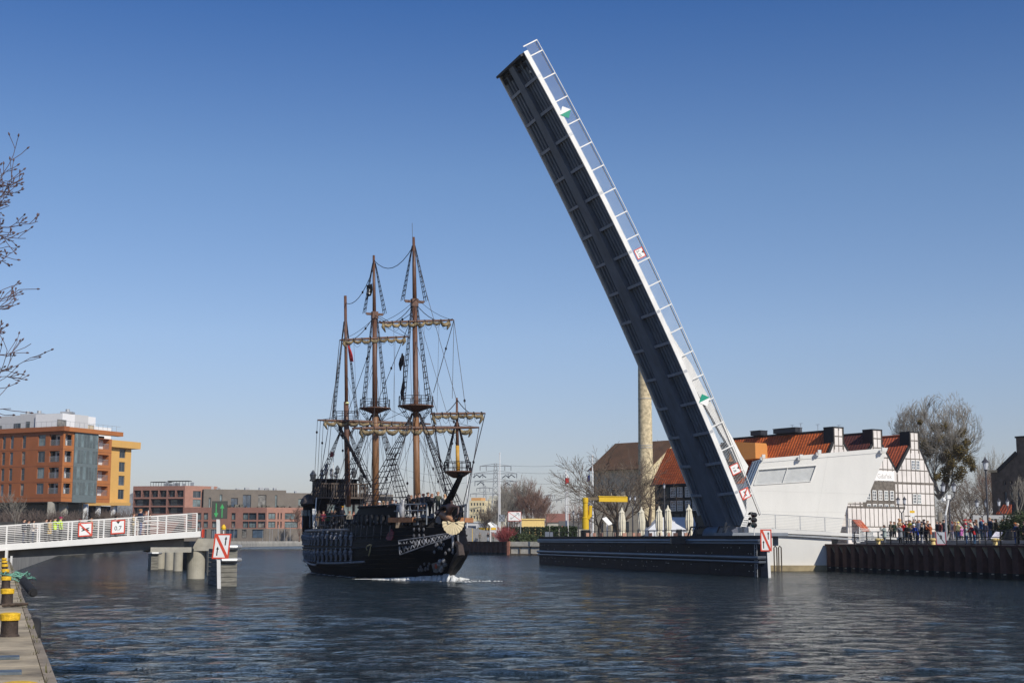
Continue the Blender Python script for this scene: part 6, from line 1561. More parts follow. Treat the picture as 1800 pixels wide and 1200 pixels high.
for h in hol + shops: window(wg, fW, h, .6 if h in hol else .3, BEAMD, GLASS if (int(h[0] * 7) % 3) else GLASSL, 2, 1, .12)
fV = Fr(fW.p(X1, 0), V((.93, .37, 0)).normalized()); XV = 10.8
hv = [(a, zW(q1), b, zW(q0)) for a, b in ((.5, 2.6), (3.2, 3.6), (4.1, 4.5), (5.4, 9.4)) for q0, q1 in ((901, 912), (916, 927))]
m = MB(); wall_holes(m, fV, 0, zW(928.5), XV, zW(891.3), hv, .5); m.build('end_facade', BRL, wg, fixn=False)
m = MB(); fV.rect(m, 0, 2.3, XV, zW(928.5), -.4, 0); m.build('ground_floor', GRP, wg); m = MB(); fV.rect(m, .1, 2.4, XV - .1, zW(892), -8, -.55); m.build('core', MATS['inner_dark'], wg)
for h in hv: window(wg, fV, h, .3, BEAMD, GLASSL, 2, 1, .12)
# grey upper building behind
D3 = 432; gc_ = V((xpix(357, D3), D3, 0)); fG = Fr(gc_, V((.885, .465, 0)).normalized()); zG = lambda py: zpix(0, D3, py)
gb = empty('grey_apartments', gc_ + UP * 2.4, 'grey brick upper apartment row with terraces above the long low brick wing', 'building')
GW_ = 62; hg_ = []
rng = random.Random(14)
a = 1.6
while a < GW_ - 3:
    w = rng.choice((.7, .8, 2.2, 2.6)); hg_.append((a, zG(892), a + w, zG(rng.choice((866, 868, 874))))); a += w + rng.uniform(1.4, 3.2)
m = MB(); wall_holes(m, fG, 0, zG(895), 26, zG(859), [h for h in hg_ if h[2] < 25], .4); wall_holes(m, fG, 26, zG(895), GW_, zG(863.5), [h for h in hg_ if h[0] > 26.5], .4); m.build('facade', GRP, gb, fixn=False)
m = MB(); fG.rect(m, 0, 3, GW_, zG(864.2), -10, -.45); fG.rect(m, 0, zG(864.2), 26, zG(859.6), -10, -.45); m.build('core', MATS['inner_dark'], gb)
for h in hg_:
    if h[2] < 25 or h[0] > 26.5: window(gb, fG, h, .25, BEAMD, GLASS if h[2] - h[0] > 1 else GLASSL, 2 if h[2] - h[0] > 1 else 1, 1, .12)
m = MB(); a = 36
while a < GW_ + 6: fG.rect(m, a, zG(894), a + .12, zG(869), 1.9, 2.0); a += 2.5
fG.rect(m, 36, zG(869.5), GW_ + 6, zG(868.3), -.5, 2.1); m.build('terrace_pergola', BLACKST, gb)
m = MB(); rng = random.Random(5)
for k in range(26): a = rng.uniform(1, GW_); fG.rect(m, a, zG(864), a + rng.uniform(.4, 1.4), zG((858.5 if a < 26 else 863)) + rng.uniform(.3, .8), -3, -2)
m.build('roof_units', GALV, gb)
m = MB()
for k in range(60): a = rng.uniform(0, GW_ + 4); fG.rect(m, a, zG(895), a + rng.uniform(.3, 1.2), zG(895) + rng.uniform(.5, 1.7), .6, 1.6)
m.build('terrace_planting', mat('terrace_mix', (.16, .15, .12), .9, var=.8, scale=1.2), gb)['kind'] = 'stuff'
# flats and sheds in the middle distance
for (p0, p1, py, Y, labl, cc, ce) in ((825, 853, 879.5, 640, 'pale yellow block of flats with an orange top, left of two', (.66, .56, .34), (.62, .33, .12)), (857, 882, 876, 700, 'pale cream block of flats behind the white mast, right of two', (.60, .55, .42), (.5, .48, .40))):
    O = V((xpix(p0, Y), Y, 0)); f = Fr(O, V((.96, -.28, 0)).normalized()); wd_ = xpix(p1, Y) - O.x; zt_ = zpix(0, Y, py)
    b = empty('block_of_flats', O + UP * 2.4, labl, 'block of flats', 'distant blocks of flats')
    hh = []
    for fl_ in range(9):
        zf = zt_ - 2.2 - fl_ * 2.85
        if zf < 4: break
        for a in range(5): hh.append((.6 + a * wd_ / 5.2, zf, .6 + a * wd_ / 5.2 + .75, zf + 1.2))
    m = MB(); wall_holes(m, f, 0, 2, wd_, zt_, hh, .5); f.rect(m, 0, 2, wd_, zt_, -9, -.5); m.build('wall', mat('flat_' + ('a' if p0 < 850 else 'b'), cc, .9, var=.08), b, fixn=False)
    for h in hh: m = MB(); m.face([f.p(h[0], h[1], -.3), f.p(h[2], h[1], -.3), f.p(h[2], h[3], -.3), f.p(h[0], h[3], -.3)]); m.build('window', GLASS, b, fixn=False)
    m = MB(); f.rect(m, wd_ * .1, zt_, wd_ * .75, zt_ + 1.3, -7, -.5); m.build('roof_room', mat('flatroof_' + ('a' if p0 < 850 else 'b'), ce, .9), b)
def shed(name, px0, px1, pyt, Y, col, lab, cat, dep=5, extra=None, pyb=None):
    O = V((xpix(px0, Y), Y, 0)); f = Fr(O, V((1, -.05, 0)).normalized()); wd_ = (xpix(px1, Y) - O.x); zt_ = zpix(0, Y, pyt)
    r = empty(name, O + UP * 2.42, lab, cat); m = MB(); f.rect(m, 0, 2.42, wd_, zt_ - .25, -dep, 0); m.build('wall', mat(name + '_m', col, .7, var=.08), r)
    m = MB(); f.rect(m, -.15, zt_ - .25, wd_ + .15, zt_, -dep - .2, .2); m.build('roof', mat(name + '_r', tuple(c * 1.05 for c in col), .7), r); return r, f, wd_, zt_
shed('yellow_kiosk', 917, 956, 911, 296, (.74, .53, .20), 'flat roofed pale yellow building behind the clipped hedge', 'building')
r, f, wd_, zt_ = shed('white_hall', 808, 840, 916, 330, (.50, .50, .50), 'low grey and white hall with dark glazing behind the far sheet pile quay', 'building', 8)
m = MB(); f.rect(m, 1.3, 3.6, wd_ - .4, zt_ - 1.0, 0, .08); m.build('glazing', mat('blue_glazing', (.02, .035, .07), .2), r)
m = MB(); O = V((xpix(840, 322), 322, 0)); m.prism([O + UP * 2.4, O + V((4.3, 0, 2.4)), O + V((4.3, 0, 6.0)), O + V((2.2, 0, 7.2)), O + V((0, 0, 6.0))], V((0, 7, 0))); t_ = tag(m.build('marquee', mat('marquee_white', (.62, .64, .66), .7)), 'small white gabled marquee with a yellow stripe behind the red bush', 'marquee')
m = MB(); m.box(O + V((2.15, -.06, 5.2)), (3.9, .08, .5)); m.build('stripe', YELLOW, t_)
m = MB(); p = V((xpix(806, 290), 290, 2.4)); m.prism([p, p + V((8.5, -2, 0)), p + V((8.5, -2, 1.6)), p + V((2, 0, 2.9)), p + V((0, 0, 1.5))], V((0, 5, 0))); tag(m.build('tarpaulin', mat('tarpaulin_grey', (.26, .255, .25), .9, var=.15)), 'long pale grey tarpaulin cover on the far quay behind the walkers', 'tarpaulin')
# house roofs far behind the hedge
for i, (p0, p1, py, Y, lab) in enumerate(((962, 1000, 902, 390, 'reddish low roof far behind the flagpoles'), (985, 1035, 915, 300, 'dark grey low shed roof behind the hedge near the crane'))):
    O = V((xpix(p0, Y), Y, 2.4)); w2 = xpix(p1, Y) - O.x; h_ = zpix(0, Y, py) - 2.4; m = MB(); m.box(O + V((w2 / 2, 2, h_ * .35)), (w2, 4, h_ * .7)); o = m.build('low_house', CONC); tag(o, lab, 'house', 'low houses behind the hedge')
    m = MB(); m.prism([O + V((-.3, -.4, h_ * .68)), O + V((-.3, 4.4, h_ * .68)), O + V((-.3, 2, h_))], V((w2 + .6, 0, 0))); m.build('roof', mat('far_roof_%d' % i, (.20, .09, .07) if i == 0 else (.10, .095, .09), .9), o)
# ================================================================ bare trees
def grow(mb, p, d, L, r, depth, rg, spread=.55, up=.15, nseg=4, kids=3, shrink=.68, minr=.006, tips=None, side=4):
    pts, rs = [V(p)], [r]; d = V(d).normalized(); q = V(p)
    for i in range(nseg):
        d = (d + V((rg.gauss(0, .11), rg.gauss(0, .11), rg.gauss(0, .08) + up * .25))).normalized(); q = q + d * (L / nseg); pts.append(q.copy()); rs.append(max(minr, r * (1 - .45 * (i + 1) / nseg)))
    mb.path(pts, rs, side if depth > 1 else 3, cap=False)
    if depth == 0:
        if tips is not None: tips.append(q)
        return
    for k in range(kids):
        f = rg.uniform(.35, 1.0) if k else 1.0
        i = min(nseg, max(1, int(round(f * nseg)))); b = pts[i]; dd = (pts[i] - pts[i - 1]).normalized()
        u, v = perp(dd); a = rg.uniform(0, 2 * pi); s = rg.uniform(spread * .5, spread * 1.3) * (.45 if k == 0 else 1)
        nd = (dd * cos(s) + (u * cos(a) + v * sin(a)) * sin(s) + V((0, 0, up))).normalized()
        grow(mb, b, nd, L * shrink * rg.uniform(.8, 1.15), rs[i] * (.78 if k == 0 else .6), depth - 1, rg, spread, up, nseg if depth > 2 else max(2, nseg - 1), kids, shrink, minr, tips, side)
def bare_tree(px, py, Y, ptop, label, seed, mm=None, kids=4, depth=5, spread=.5, trunk=.28, group='bare winter trees', tf=.28, name='bare_tree', up=.12, twig=.03, base=2.42, lean=0, r0=None, shrink=.7, minr=None, ell=None):
    rg = random.Random(seed); mm = mm or BARK; H = zpix(0, Y, ptop) - base; b = V((xpix(px, Y), Y, base))
    r = empty(name, b, label, 'tree', group); rr = r0 or H * .017; th = H * tf; m = MB()
    top = b + V((lean, 0, th)); m.path([b - UP * .3, b + UP * .3, b.lerp(top, .5) + V((rg.uniform(-.1, .1), 0, 0)), top], [rr * 1.5, rr * 1.15, rr, rr * .9], 8); m.build('trunk', mm, r, smooth=True)
    m = MB(); mr = minr or max(.010, Y * .00006)
    L0 = (H - th) * (1 - shrink) / (1 - shrink ** (depth + 1)) * 1.12
    for k in range(kids):
        a = 2 * pi * (k + rg.random() * .6) / kids; s = spread * rg.uniform(.5, 1.15)
        grow(m, top - UP * rg.uniform(0, th * .25), V((sin(s) * cos(a), sin(s) * sin(a), cos(s))), L0, rr * .68, depth, rg, spread, up, 4, 3, shrink, mr)
    if ell:       # branch tips beyond the crown's outline bend back towards it
        pc_, pr, pz = ell; cz_ = zpix(0, Y, pc_); rx = pr / FPX * Y; rz = pz / FPX * Y
        for k, v in enumerate(m.v):
            d = V(((v[0] - b.x) / rx, (v[1] - b.y) / rx, (v[2] - cz_) / rz)); L = d.length
            if L > .86: d *= (.86 + (L - .86) * .32) / L; m.v[k] = (b.x + d.x * rx, b.y + d.y * rx, cz_ + d.z * rz)
    m.build('crown', mm, r, fixn=False); return r, m
# mistletoe tree
mt, mm2 = bare_tree(1652, 935, 205, 690, 'tall bare tree full of round green mistletoe clumps behind the gabled house', 3, BARKG, kids=8, depth=6, spread=.46, tf=.2, up=.1, shrink=.75, r0=.38, minr=.019, ell=(778, 84, 96))
MIS = mat('mistletoe_green', (.115, .082, .02), .9, var=.6, scale=3)
def leafball(mb, c, R, n, rg, s0=.1, s1=.22):
    for _ in range(n):
        d = V((rg.gauss(0, 1), rg.gauss(0, 1), rg.gauss(0, 1))).normalized(); q = c + d * R * rg.random() ** .45 * rg.uniform(.75, 1.08)
        u, v = perp((d + V((rg.gauss(0, .6), rg.gauss(0, .6), rg.gauss(0, .6)))).normalized()); s = rg.uniform(s0, s1)
        mb.face([q - u * s, q + v * s * .5, q + u * s, q - v * s * .5])
rng = random.Random(17); first_m = None
for (x, y, R) in ((1644, 752, .8), (1660, 750, 1.0), (1650, 772, 1.15), (1637, 786, 1.2), (1625, 780, 1.1), (1633, 795, .9), (1688, 762, 1.0), (1693, 757, .6), (1699, 778, .8), (1672, 782, 1.2), (1684, 790, 1.1), (1694, 791, .9), (1668, 798, 1.0), (1660, 806, 1.0), (1684, 800, 1.1), (1699, 806, 1.25), (1705, 812, 1.0), (1673, 816, 1.1), (1690, 828, 1.2), (1683, 838, 1.2), (1660, 828, 1.0), (1648, 838, .8), (1710, 822, .7), (1617, 742, .45), (1662, 843, .8)):
    m = MB(); leafball(m, at(x, y, 201.5 + rng.uniform(-1.5, 1.5)), R * .92, int(560 * R), rng, .08, .16); m.build('mistletoe', MIS, mt, fixn=False)
bare_tree(1695, 935, 232, 815, 'bushy brown bare tree right of the mistletoe tree', 5, BARK, kids=6, depth=5, spread=.75, tf=.2, up=.0)
bare_tree(1725, 935, 240, 828, 'bare brown tree behind the tall single lamp post', 6, BARK, kids=6, depth=5, spread=.65, tf=.15)
bare_tree(1762, 935, 236, 822, 'bare brown tree in front of the left corner of the dark warehouse', 7, BARKR, kids=5, depth=5, spread=.6, tf=.2)
bare_tree(1672, 940, 218, 862, 'small dark branched bare tree below the mistletoe tree', 8, BARK, kids=5, depth=5, spread=.9, tf=.35, up=.0)
bare_tree(1790, 945, 168, 835, 'thin pale bare tree standing before the dark brick warehouse', 9, BARKG, kids=4, depth=4, spread=.45, tf=.5, r0=.1)
bare_tree(1737, 935, 262, 802, 'tall faint bare tree far behind the lamp post', 10, BARKG, kids=5, depth=5, spread=.4, tf=.2, up=.2)
# tree in front of the tan house
bare_tree(1086, 940, 186, 775, 'spreading bare tree in front of the grey tan house', 11, BARK, kids=6, depth=5, spread=.66, tf=.13, up=.04, r0=.33, shrink=.76, minr=.02)
bare_tree(1141, 945, 180, 822, 'forked bare tree standing before the round chimney', 23, BARK, kids=3, depth=5, spread=.7, tf=.2, up=.1, r0=.3)
bare_tree(1053, 940, 190, 850, 'low crooked bare tree beside the yellow crane', 14, BARK, kids=4, depth=5, spread=.7, tf=.3, up=-.02, r0=.16)
# cluster in the middle distance
for i, (px, pt, Y, sd_, m_, lab) in enumerate(((893, 858, 350, 31, BARKG, 'pale birch at the left side of the middle tree cluster'), (905, 850, 355, 32, BARKR, 'tallest bare reddish tree of the middle cluster'), (918, 848, 350, 33, BARKG, 'pale stemmed birch in the middle of the cluster behind the anchor sign'),
        (930, 856, 345, 34, BARKR, 'reddish bare tree right of the birches'), (943, 866, 345, 35, BARKR, 'rusty brown bare tree above the yellow kiosk'), (953, 878, 340, 36, BARKR, 'low reddish bare tree at the right end of the middle cluster'),
        (882, 872, 348, 37, BARKG, 'thin grey bare tree before the blocks of flats'), (868, 884, 330, 38, BARKG, 'greyish bare tree in front of the cream block of flats'), (858, 897, 320, 39, BARK, 'small dark bare tree left of the cream block of flats'))):
    bare_tree(px, 945, Y, pt, lab, sd_, m_, kids=6, depth=5, spread=.48, tf=.12, up=.22, r0=.14)
for i, (px, pt, Y, sd_) in enumerate(((985, 898, 420, 41), (1005, 893, 430, 42), (1022, 884, 420, 43), (1034, 893, 400, 44), (969, 905, 400, 45))):
    bare_tree(px, 945, Y, pt, ['hazy low bare tree left of the white flagpoles', 'hazy bare tree behind the white flagpoles', 'hazy bare tree left of the yellow crane', 'hazy bare tree just behind the yellow crane', 'low hazy bare tree at the right of the yellow kiosk'][i], sd_, BARKR, kids=6, depth=4, spread=.6, tf=.12, r0=.12)
bare_tree(28, 925, 225, 862, 'slender young birch before the orange apartment block', 51, BARKG, kids=5, depth=4, spread=.55, tf=.35, r0=.07)
bare_tree(527, 950, 415, 892, 'reddish bare tree at the right end of the brick wing', 52, BARKR, kids=5, depth=5, spread=.4, tf=.15, r0=.14)
m = MB(); rg = random.Random(4)
SHR = mat('shrub_brown', (.13, .10, .085), .95, var=.4)
for i in range(70):
    px = rg.uniform(-5, 232); Y = 262 - px * .05 + rg.uniform(-4, 4) + (30 if px > 150 else 0); b = V((xpix(px, Y), Y, 3.2)); H = zpix(0, Y, rg.uniform(896, 904)) - 3.2
    for k in range(7):
        a = rg.uniform(0, 2 * pi); grow(m, b, V((cos(a) * .5, sin(a) * .5, 1)), H * .5, .05, 2, rg, .5, .1, 2, 3, .7, .025)
tag(m.build('winter_shrubs', SHR, fixn=False), kind='stuff')
# evergreen clipped hedge, ground bushes, dogwood
def bush(name, px0, px1, pyt, pyb, Y, n, mm, lab, cat='hedge', s=(.1, .25), zb=2.42, dep=1.5, stripes=False, rnd=.0):
    rg = random.Random(int(px0)); m = MB(); x0, x1 = xpix(px0, Y), xpix(px1, Y); zt = zpix(0, Y, pyt)
    for i in range(n):
        x = rg.uniform(x0, x1); f = (x - x0) / (x1 - x0); top = zt if not rnd else zb + (zt - zb) * (1 - rnd * (2 * f - 1) ** 2)
        if stripes and (x % 1.1) < .16: continue
        z = rg.uniform(zb, top * 1.0 + rg.uniform(-.12, .08)); y = Y + rg.uniform(-dep, dep) * (.5 + .5 * (top - z) / (top - zb + .01)); q = V((x, y, z))
        d = V((rg.gauss(0, 1), rg.gauss(0, 1), rg.gauss(0, .7))).normalized(); u, v = perp(d); s_ = rg.uniform(*s); m.face([q - u * s_, q - v * s_ * .7, q + u * s_, q + v * s_ * .7])
    return tag(m.build(name, mm, fixn=False), lab, cat)
bush('clipped_hedge', 885, 958, 926, 940, 276, 6500, HEDGE, 'clipped dark green conifer hedge on the far quay below the no anchor sign', stripes=True)
bush('potted_hedge', 959, 1016, 925, 941, 170, 5200, mat('thuja_green', (.03, .05, .018), .9, var=.6, scale=2.5), 'row of dark green thujas on the left end of the guide wall terrace', s=(.06, .15), stripes=True, zb=3.1, dep=.5)
bush('creeping_shrub', 896, 947, 938, 950, 268, 4500, mat('creeper_green', (.055, .075, .025), .9, var=.5), 'low loose green shrub spilling over the far quay edge', 'shrub', rnd=.5)
m = MB(); rg = random.Random(3); b = V((xpix(887, 268), 268, 2.45))
for k in range(420): a = rg.uniform(0, 2 * pi); s = rg.uniform(.1, 1.1); grow(m, b + V((rg.uniform(-.9, .9), rg.uniform(-.5, .5), 0)), V((cos(a) * sin(s), sin(a) * sin(s), cos(s))), rg.uniform(1.0, 1.9), .02, 1, rg, .35, .1, 2, 2, .6, .016)
tag(m.build('dogwood', mat('dogwood_red', (.30, .06, .06), .8, var=.3), fixn=False), 'bright red stemmed dogwood bush on the far quay', 'shrub')
DKG = mat('laurel_green', (.04, .058, .018), .9, var=.6, scale=2)
m = MB(); rg = random.Random(44)
for (px, py, Y, R, n) in ((1790, 918, 118, 1.1, 1500), (1775, 925, 119, 1.2, 1500), (1800, 925, 117, 1.4, 1600), (1762, 933, 121, .9, 900), (1750, 936, 123, .8, 600), (1812, 938, 116, 1.3, 900), (1785, 938, 118, 1.0, 900)): leafball(m, at(px, py, Y), R, n, rg, .05, .11)
tag(m.build('evergreen_bush', DKG, fixn=False), 'big dark evergreen bush at the right edge beside the crowd', 'bush')
m = MB(); leafball(m, at(1745, 930, 122), .75, 900, rg, .04, .09); leafball(m, at(1738, 927, 122.5), .6, 500, rg, .04, .09); tag(m.build('brown_bush', mat('bush_brown', (.22, .13, .05), .9, var=.4), fixn=False), 'smaller rusty brown bush left of the dark evergreen bush', 'bush')

# overhanging tree at the left edge: trunk stands outside the frame
rg = random.Random(62); TY = 19; tb_ = V((-10.6, TY, 1.35)); r = empty('overhanging_tree', tb_, 'bare tree whose budded twigs reach in from the left edge of the sky', 'tree')
m = MB(); m.path([tb_ - UP * .5, tb_ + UP * 2, V((-10.4, TY, 5)), V((-10.5, TY, 9)), V((-10.3, TY, 12))], [.3, .24, .2, .13, .05], 10); m.build('trunk', BARK, r, smooth=True)
TW_ = mat('twig_purple', (.105, .075, .085), .9, var=.3); crown, buds = MB(), MB()
def twigs(p, d, L, r0, depth):
    pts = [V(p)]; d = V(d).normalized(); q = V(p); n = 5
    for i in range(n):
        d = (d + V((rg.gauss(0, .08), rg.gauss(0, .1), rg.gauss(0, .09) + .05))).normalized(); q = q + d * L / n; pts.append(q.copy())
    crown.path(pts, [max(.0045, r0 * (1 - .5 * i / n)) for i in range(n + 1)], 4, cap=False)
    if depth == 0: buds.lathe(q, [(.004, -.02), (.014, 0), (.012, .015), (.002, .035)], 5, d); return
    for k in range(3):
        i = rg.randint(1, n); b = pts[i]; dd = (pts[i] - pts[i - 1]).normalized(); s = rg.choice((-1, 1)) * rg.uniform(.4, .9)
        nd = V((dd.x * cos(s) - dd.z * sin(s), dd.y + rg.uniform(-.4, .4), dd.x * sin(s) + dd.z * cos(s) + .12)); twigs(b, nd, L * rg.uniform(.42, .68), r0 * .55, depth - 1)
for (z0_, tx, ty, rr) in ((6.0, 10, 352, .024), (6.2, 22, 362, .022), (6.3, 2, 300, .025), (5.6, 12, 400, .03), (5.3, 12, 428, .025), (4.4, -4, 545, .022), (4.2, 4, 556, .02), (3.8, 6, 632, .024), (3.6, 2, 662, .024), (3.5, 2, 696, .028), (3.3, -6, 712, .022)):
    e = at(tx, ty, TY + rg.uniform(-.8, .8)); s = V((-10.4, TY, z0_ + .4)); dv = e - s; L = dv.length
    mid = s + dv * .5; pts = [s, s + dv * .25 + UP * -.05, mid + UP * -.08, s + dv * .75]; crown.path(pts, [rr, rr * .85, rr * .7, rr * .5], 5, cap=False)
    twigs(s + dv * .80, dv, L * .17, rr * .5, 3); twigs(pts[3], dv, L * .24, rr * .42, 2)
crown.build('crown', TW_, r, fixn=False); buds.build('buds', TW_, r, fixn=False)['kind'] = 'stuff'

# ================================================================ terrace and quay furniture
UMB = mat('umbrella_canvas', (.66, .62, .50), .9, var=.08, scale=4, bump=.2)
def umbrella():
    r = empty('folded_parasol', (0, 0, 0), '', 'parasol', 'folded cream parasols on the terrace'); rg = random.Random(1)
    m = MB(); k0 = 0; prof = [(.1, 1.0), (.42, 1.05), (.30, 1.6), (.40, 2.0), (.44, 2.9), (.30, 3.9), (.34, 4.05), (.14, 4.35), (.08, 4.6), (.02, 4.75)]
    n = 22
    for R, z in prof:
        for j in range(n): a = 2 * pi * j / n; q = R * (1 + (.16 if j % 2 else -.12) * (1 if z < 4.1 else .3)); m.v.append((q * cos(a), q * sin(a), z))
    for i in range(len(prof) - 1):
        for j in range(n): a, b = i * n + j, i * n + (j + 1) % n; m.f.append((a, b, b + n, a + n)); m.m.append(0)
    m.build('canopy', UMB, r, smooth=False, world=False); m = MB(); m.tube((0, 0, 0), (0, 0, 1.2), .05); m.lathe((0, 0, 0), [(.4, 0), (.4, .08), (.06, .12)], 12); m.build('pole', WHITE, r, world=False); return r
u0 = umbrella()
for i, (px, py, Y, lab) in enumerate(((1093, 891, 158, 'folded cream parasol farthest left on the terrace, beside the bare tree'), (1127.5, 890, 152, 'folded cream parasol in front of the chimney base'), (1158.5, 888.5, 146, 'folded cream parasol left of the pair before the white tent'), (1174, 887, 149, 'slim folded cream parasol in front of the black timber house'), (1211, 885.5, 140, 'folded cream parasol partly hidden by the raised leaf'))):
    o = u0 if i == 0 else copy_tree(u0); z = zpix(0, Y, py); s = (z - 2.42) / 4.75; o.location = (xpix(px, Y), Y, 2.42); o.scale = (max(.8, s), max(.8, s), s); o['label'] = lab
# white tents
m = MB(); Y = 176; x0, x1 = xpix(1141, Y), xpix(1222, Y); m.hexa([(x0, Y, 2.4), (x1, Y, 2.4), (x1, Y + 9, 2.4), (x0, Y + 9, 2.4)], [(x0, Y, 4.0), (x1, Y, 4.0), (x1, Y + 9, 4.0), (x0, Y + 9, 4.0)])
m.prism([V((x0 - .2, Y - .2, 4.0)), V((x1 + .2, Y - .2, 4.0)), V((x1 + .2, Y + 3, 5.6)), V((x0 + 1.8, Y + 3, 5.6))], V((0, 6, 0)))
o = tag(m.build('terrace_tent', mat('tent_white', (.66, .67, .70), .8, var=.05)), 'long low white tent roof in front of the black timber house', 'tent')
m = MB(); m.box((xpix(1193, Y), Y - .06, 3.3), (.7, .1, 1.6)); m.build('doorway', BLACKST, o)
# yellow crane
CYY = 172; zc = lambda py: zpix(0, CYY, py); cx_ = lambda px: xpix(px, CYY)
r = empty('harbour_crane', V((cx_(1029), CYY, 2.42)), 'old yellow quayside crane with thick column and long horizontal jib', 'crane')
m = MB(); m.lathe((cx_(1029), CYY, 0), [(.42, zc(930)), (.42, zc(911)), (.45, zc(910.5)), (.45, zc(909.5)), (.33, zc(908.5)), (.30, zc(884)), (.36, zc(883)), (.36, zc(875)), (.25, zc(874))], 20); m.build('column', YCRANE, r)
m = MB(); m.lathe((cx_(1029), CYY, 0), [(.6, 2.42), (.6, zc(932)), (.45, zc(931))], 16); m.build('base', BLACKST, r)
m = MB(); m.tube((cx_(1037), CYY, zc(908)), (cx_(1038), CYY, zc(888)), .22, n=12); m.tube((cx_(1033), CYY - .1, zc(911)), (cx_(1036), CYY - .1, zc(906)), .25, n=10); m.build('luffing_cylinder', YCRANE, r)
m = MB(); m.beam((cx_(1032), CYY, zc(877)), (cx_(1053), CYY + .5, zc(875)), .3, .35); m.build('jib_link', mat('crane_dark', (.13, .10, .06), .6), r)
m = MB(); m.beam((cx_(1052), CYY + .5, zc(876.5)), (cx_(1104), CYY + 2, zc(876.5)), .5, .62); m.beam((cx_(1052), CYY + .2, zc(872)), (cx_(1104), CYY + 1.7, zc(872)), .1, .1); m.build('jib', YCRANE, r)
# info boards
def info(px, py, Y, lab, zb=2.42):
    b = V((xpix(px, Y), Y, zb)); z = zpix(0, Y, py); r = empty('info_board', b, lab, 'board', 'white tilted info boards'); m = MB(); m.box((b.x, b.y, (z + zb) / 2), (.14, .14, z - zb)); m.build('post', WHITE, r)
    m = MB(); m.hexa([(b.x - .55, b.y, z + .5), (b.x + .15, b.y, z - .25), (b.x + .55, b.y + .1, z - .1), (b.x - .15, b.y + .1, z + .65)], [(b.x - .5, b.y + .1, z + .56), (b.x + .2, b.y + .1, z - .19), (b.x + .6, b.y + .2, z - .04), (b.x - .1, b.y + .2, z + .71)]); m.build('panel', SWHITE, r)
info(1067, 919, 160, 'white tilted info board on the terrace between crane and bare tree'); info(862.5, 924, 266, 'white tilted info board on the far quay by the walkers')
# flagpoles and masts
POLE = mat('pole_white', (.70, .70, .70), .5, var=.04)
def pole(px, pt, Y, lab, r0=.09, name='flagpole', cat='flagpole'):
    b = V((xpix(px, Y), Y, 2.42)); z = zpix(0, Y, pt); r = empty(name, b, lab, cat, 'white poles'); m = MB(); m.tube(b, V((b.x, b.y, z)), r0, r0 * .6, 8); m.lathe((b.x, b.y, z), [(r0, 0), (r0 * 1.3, .1), (.02, .25)], 8); m.build('shaft', POLE, r); return r, b, z
def cloth(r, pts, mm, name='flag'):
    m = MB(); q = pts; nu, nv = 6, 8
    for j in range(nv):
        for i in range(nu): u, v = i / (nu - 1), j / (nv - 1); p = q[0].lerp(q[1], u).lerp(q[3].lerp(q[2], u), v); m.v.append(tuple(p + V((0, .15 * sin(u * 6 + v * 4), 0))))
    for j in range(nv - 1):
        for i in range(nu - 1): a = j * nu + i; m.f.append((a, a + 1, a + nu + 1, a + nu)); m.m.append(0)
    o = m.build(name, mm, r, smooth=True, fixn=False); s = o.modifiers.new('t', 'SOLIDIFY'); s.thickness = .02
r, b, z = pole(995, 828, 255, 'taller white flagpole flying a furled white and red flag', .14)
cloth(r, [at(993.5, 830, 254.6), at(998, 834, 254.6), at(1000, 840, 254.6), at(993, 840, 254.6)], mat('flag_white', (.7, .7, .7), .8)); cloth(r, [at(993, 840, 254.6), at(1000.5, 840, 254.6), at(1000, 849, 254.6), at(993.5, 850, 254.6)], MATS['flag_red'], 'flag_lower_half')
pole(998, 840, 258, 'shorter white flagpole just right of the one with the red flag', .13)
r, b, z = pole(1036, 828, 215, 'white flagpole with a hanging blue flag by the tan house', .09); cloth(r, [at(1033, 836, 214.6), at(1037, 834, 214.6), at(1037, 845, 214.6), at(1031, 847, 214.6)], mat('flag_blue', (.06, .09, .35), .8))
pole(1042, 802, 212, 'tall thick white pole at the left corner of the tan house', .14)
pole(878.5, 797, 300, 'tallest slim white mast in front of the power pylons', .16)
pole(876, 830, 298, 'shorter grey mast touching the tallest slim white one', .07)
pole(821, 798, 292, 'white pole rising right beside the ship bow', .14)
# street lamps
LG = mat('lamp_glass', (.50, .52, .56), .2, var=.1); LMP = mat('lamp_iron', (.05, .05, .06), .5, var=.2)
def lantern_at(r, p, s=1.0):
    m = MB(); m.lathe(p, [(.05 * s, -.12 * s), (.14 * s, -.04 * s), (.15 * s, 0)], 8); m.lathe(p + UP * .55 * s, [(.30 * s, 0), (.24 * s, .1 * s), (.1 * s, .22 * s), (.03 * s, .42 * s)], 8); h = m.build('lantern', LMP, r); m = MB(); m.lathe(p, [(.14 * s, 0), (.23 * s, .55 * s)], 8); m.build('lantern_glass', LG, h)
def lamp(px, pt, Y, lab, double=True, base=2.42, s=1.0, halfw=.62):
    b = V((xpix(px, Y), Y, base)); z = zpix(0, Y, pt); r = empty('street_lamp', b, lab, 'street lamp', 'cast iron street lamps'); top = z - .95 * s
    m = MB(); m.lathe((b.x, b.y, base), [(.2, 0), (.18, .5), (.09, .7), (.07, top - base - (.9 if double else 0))], 10)
    m.build('post', LMP, r)
    if double:
        m = MB()
        for sg in (-1, 1): m.path([V((b.x, b.y, top - .95)), V((b.x + sg * halfw * .6, b.y, top - .7)), V((b.x + sg * halfw, b.y, top - .45)), V((b.x + sg * halfw, b.y, top - .1))], .045, 6)
        m.build('arm', LMP, r)
        for sg in (-1, 1): lantern_at(r, V((b.x + sg * halfw, b.y, top)), s)
    else: lantern_at(r, V((b.x, b.y, top)), s)
    return r
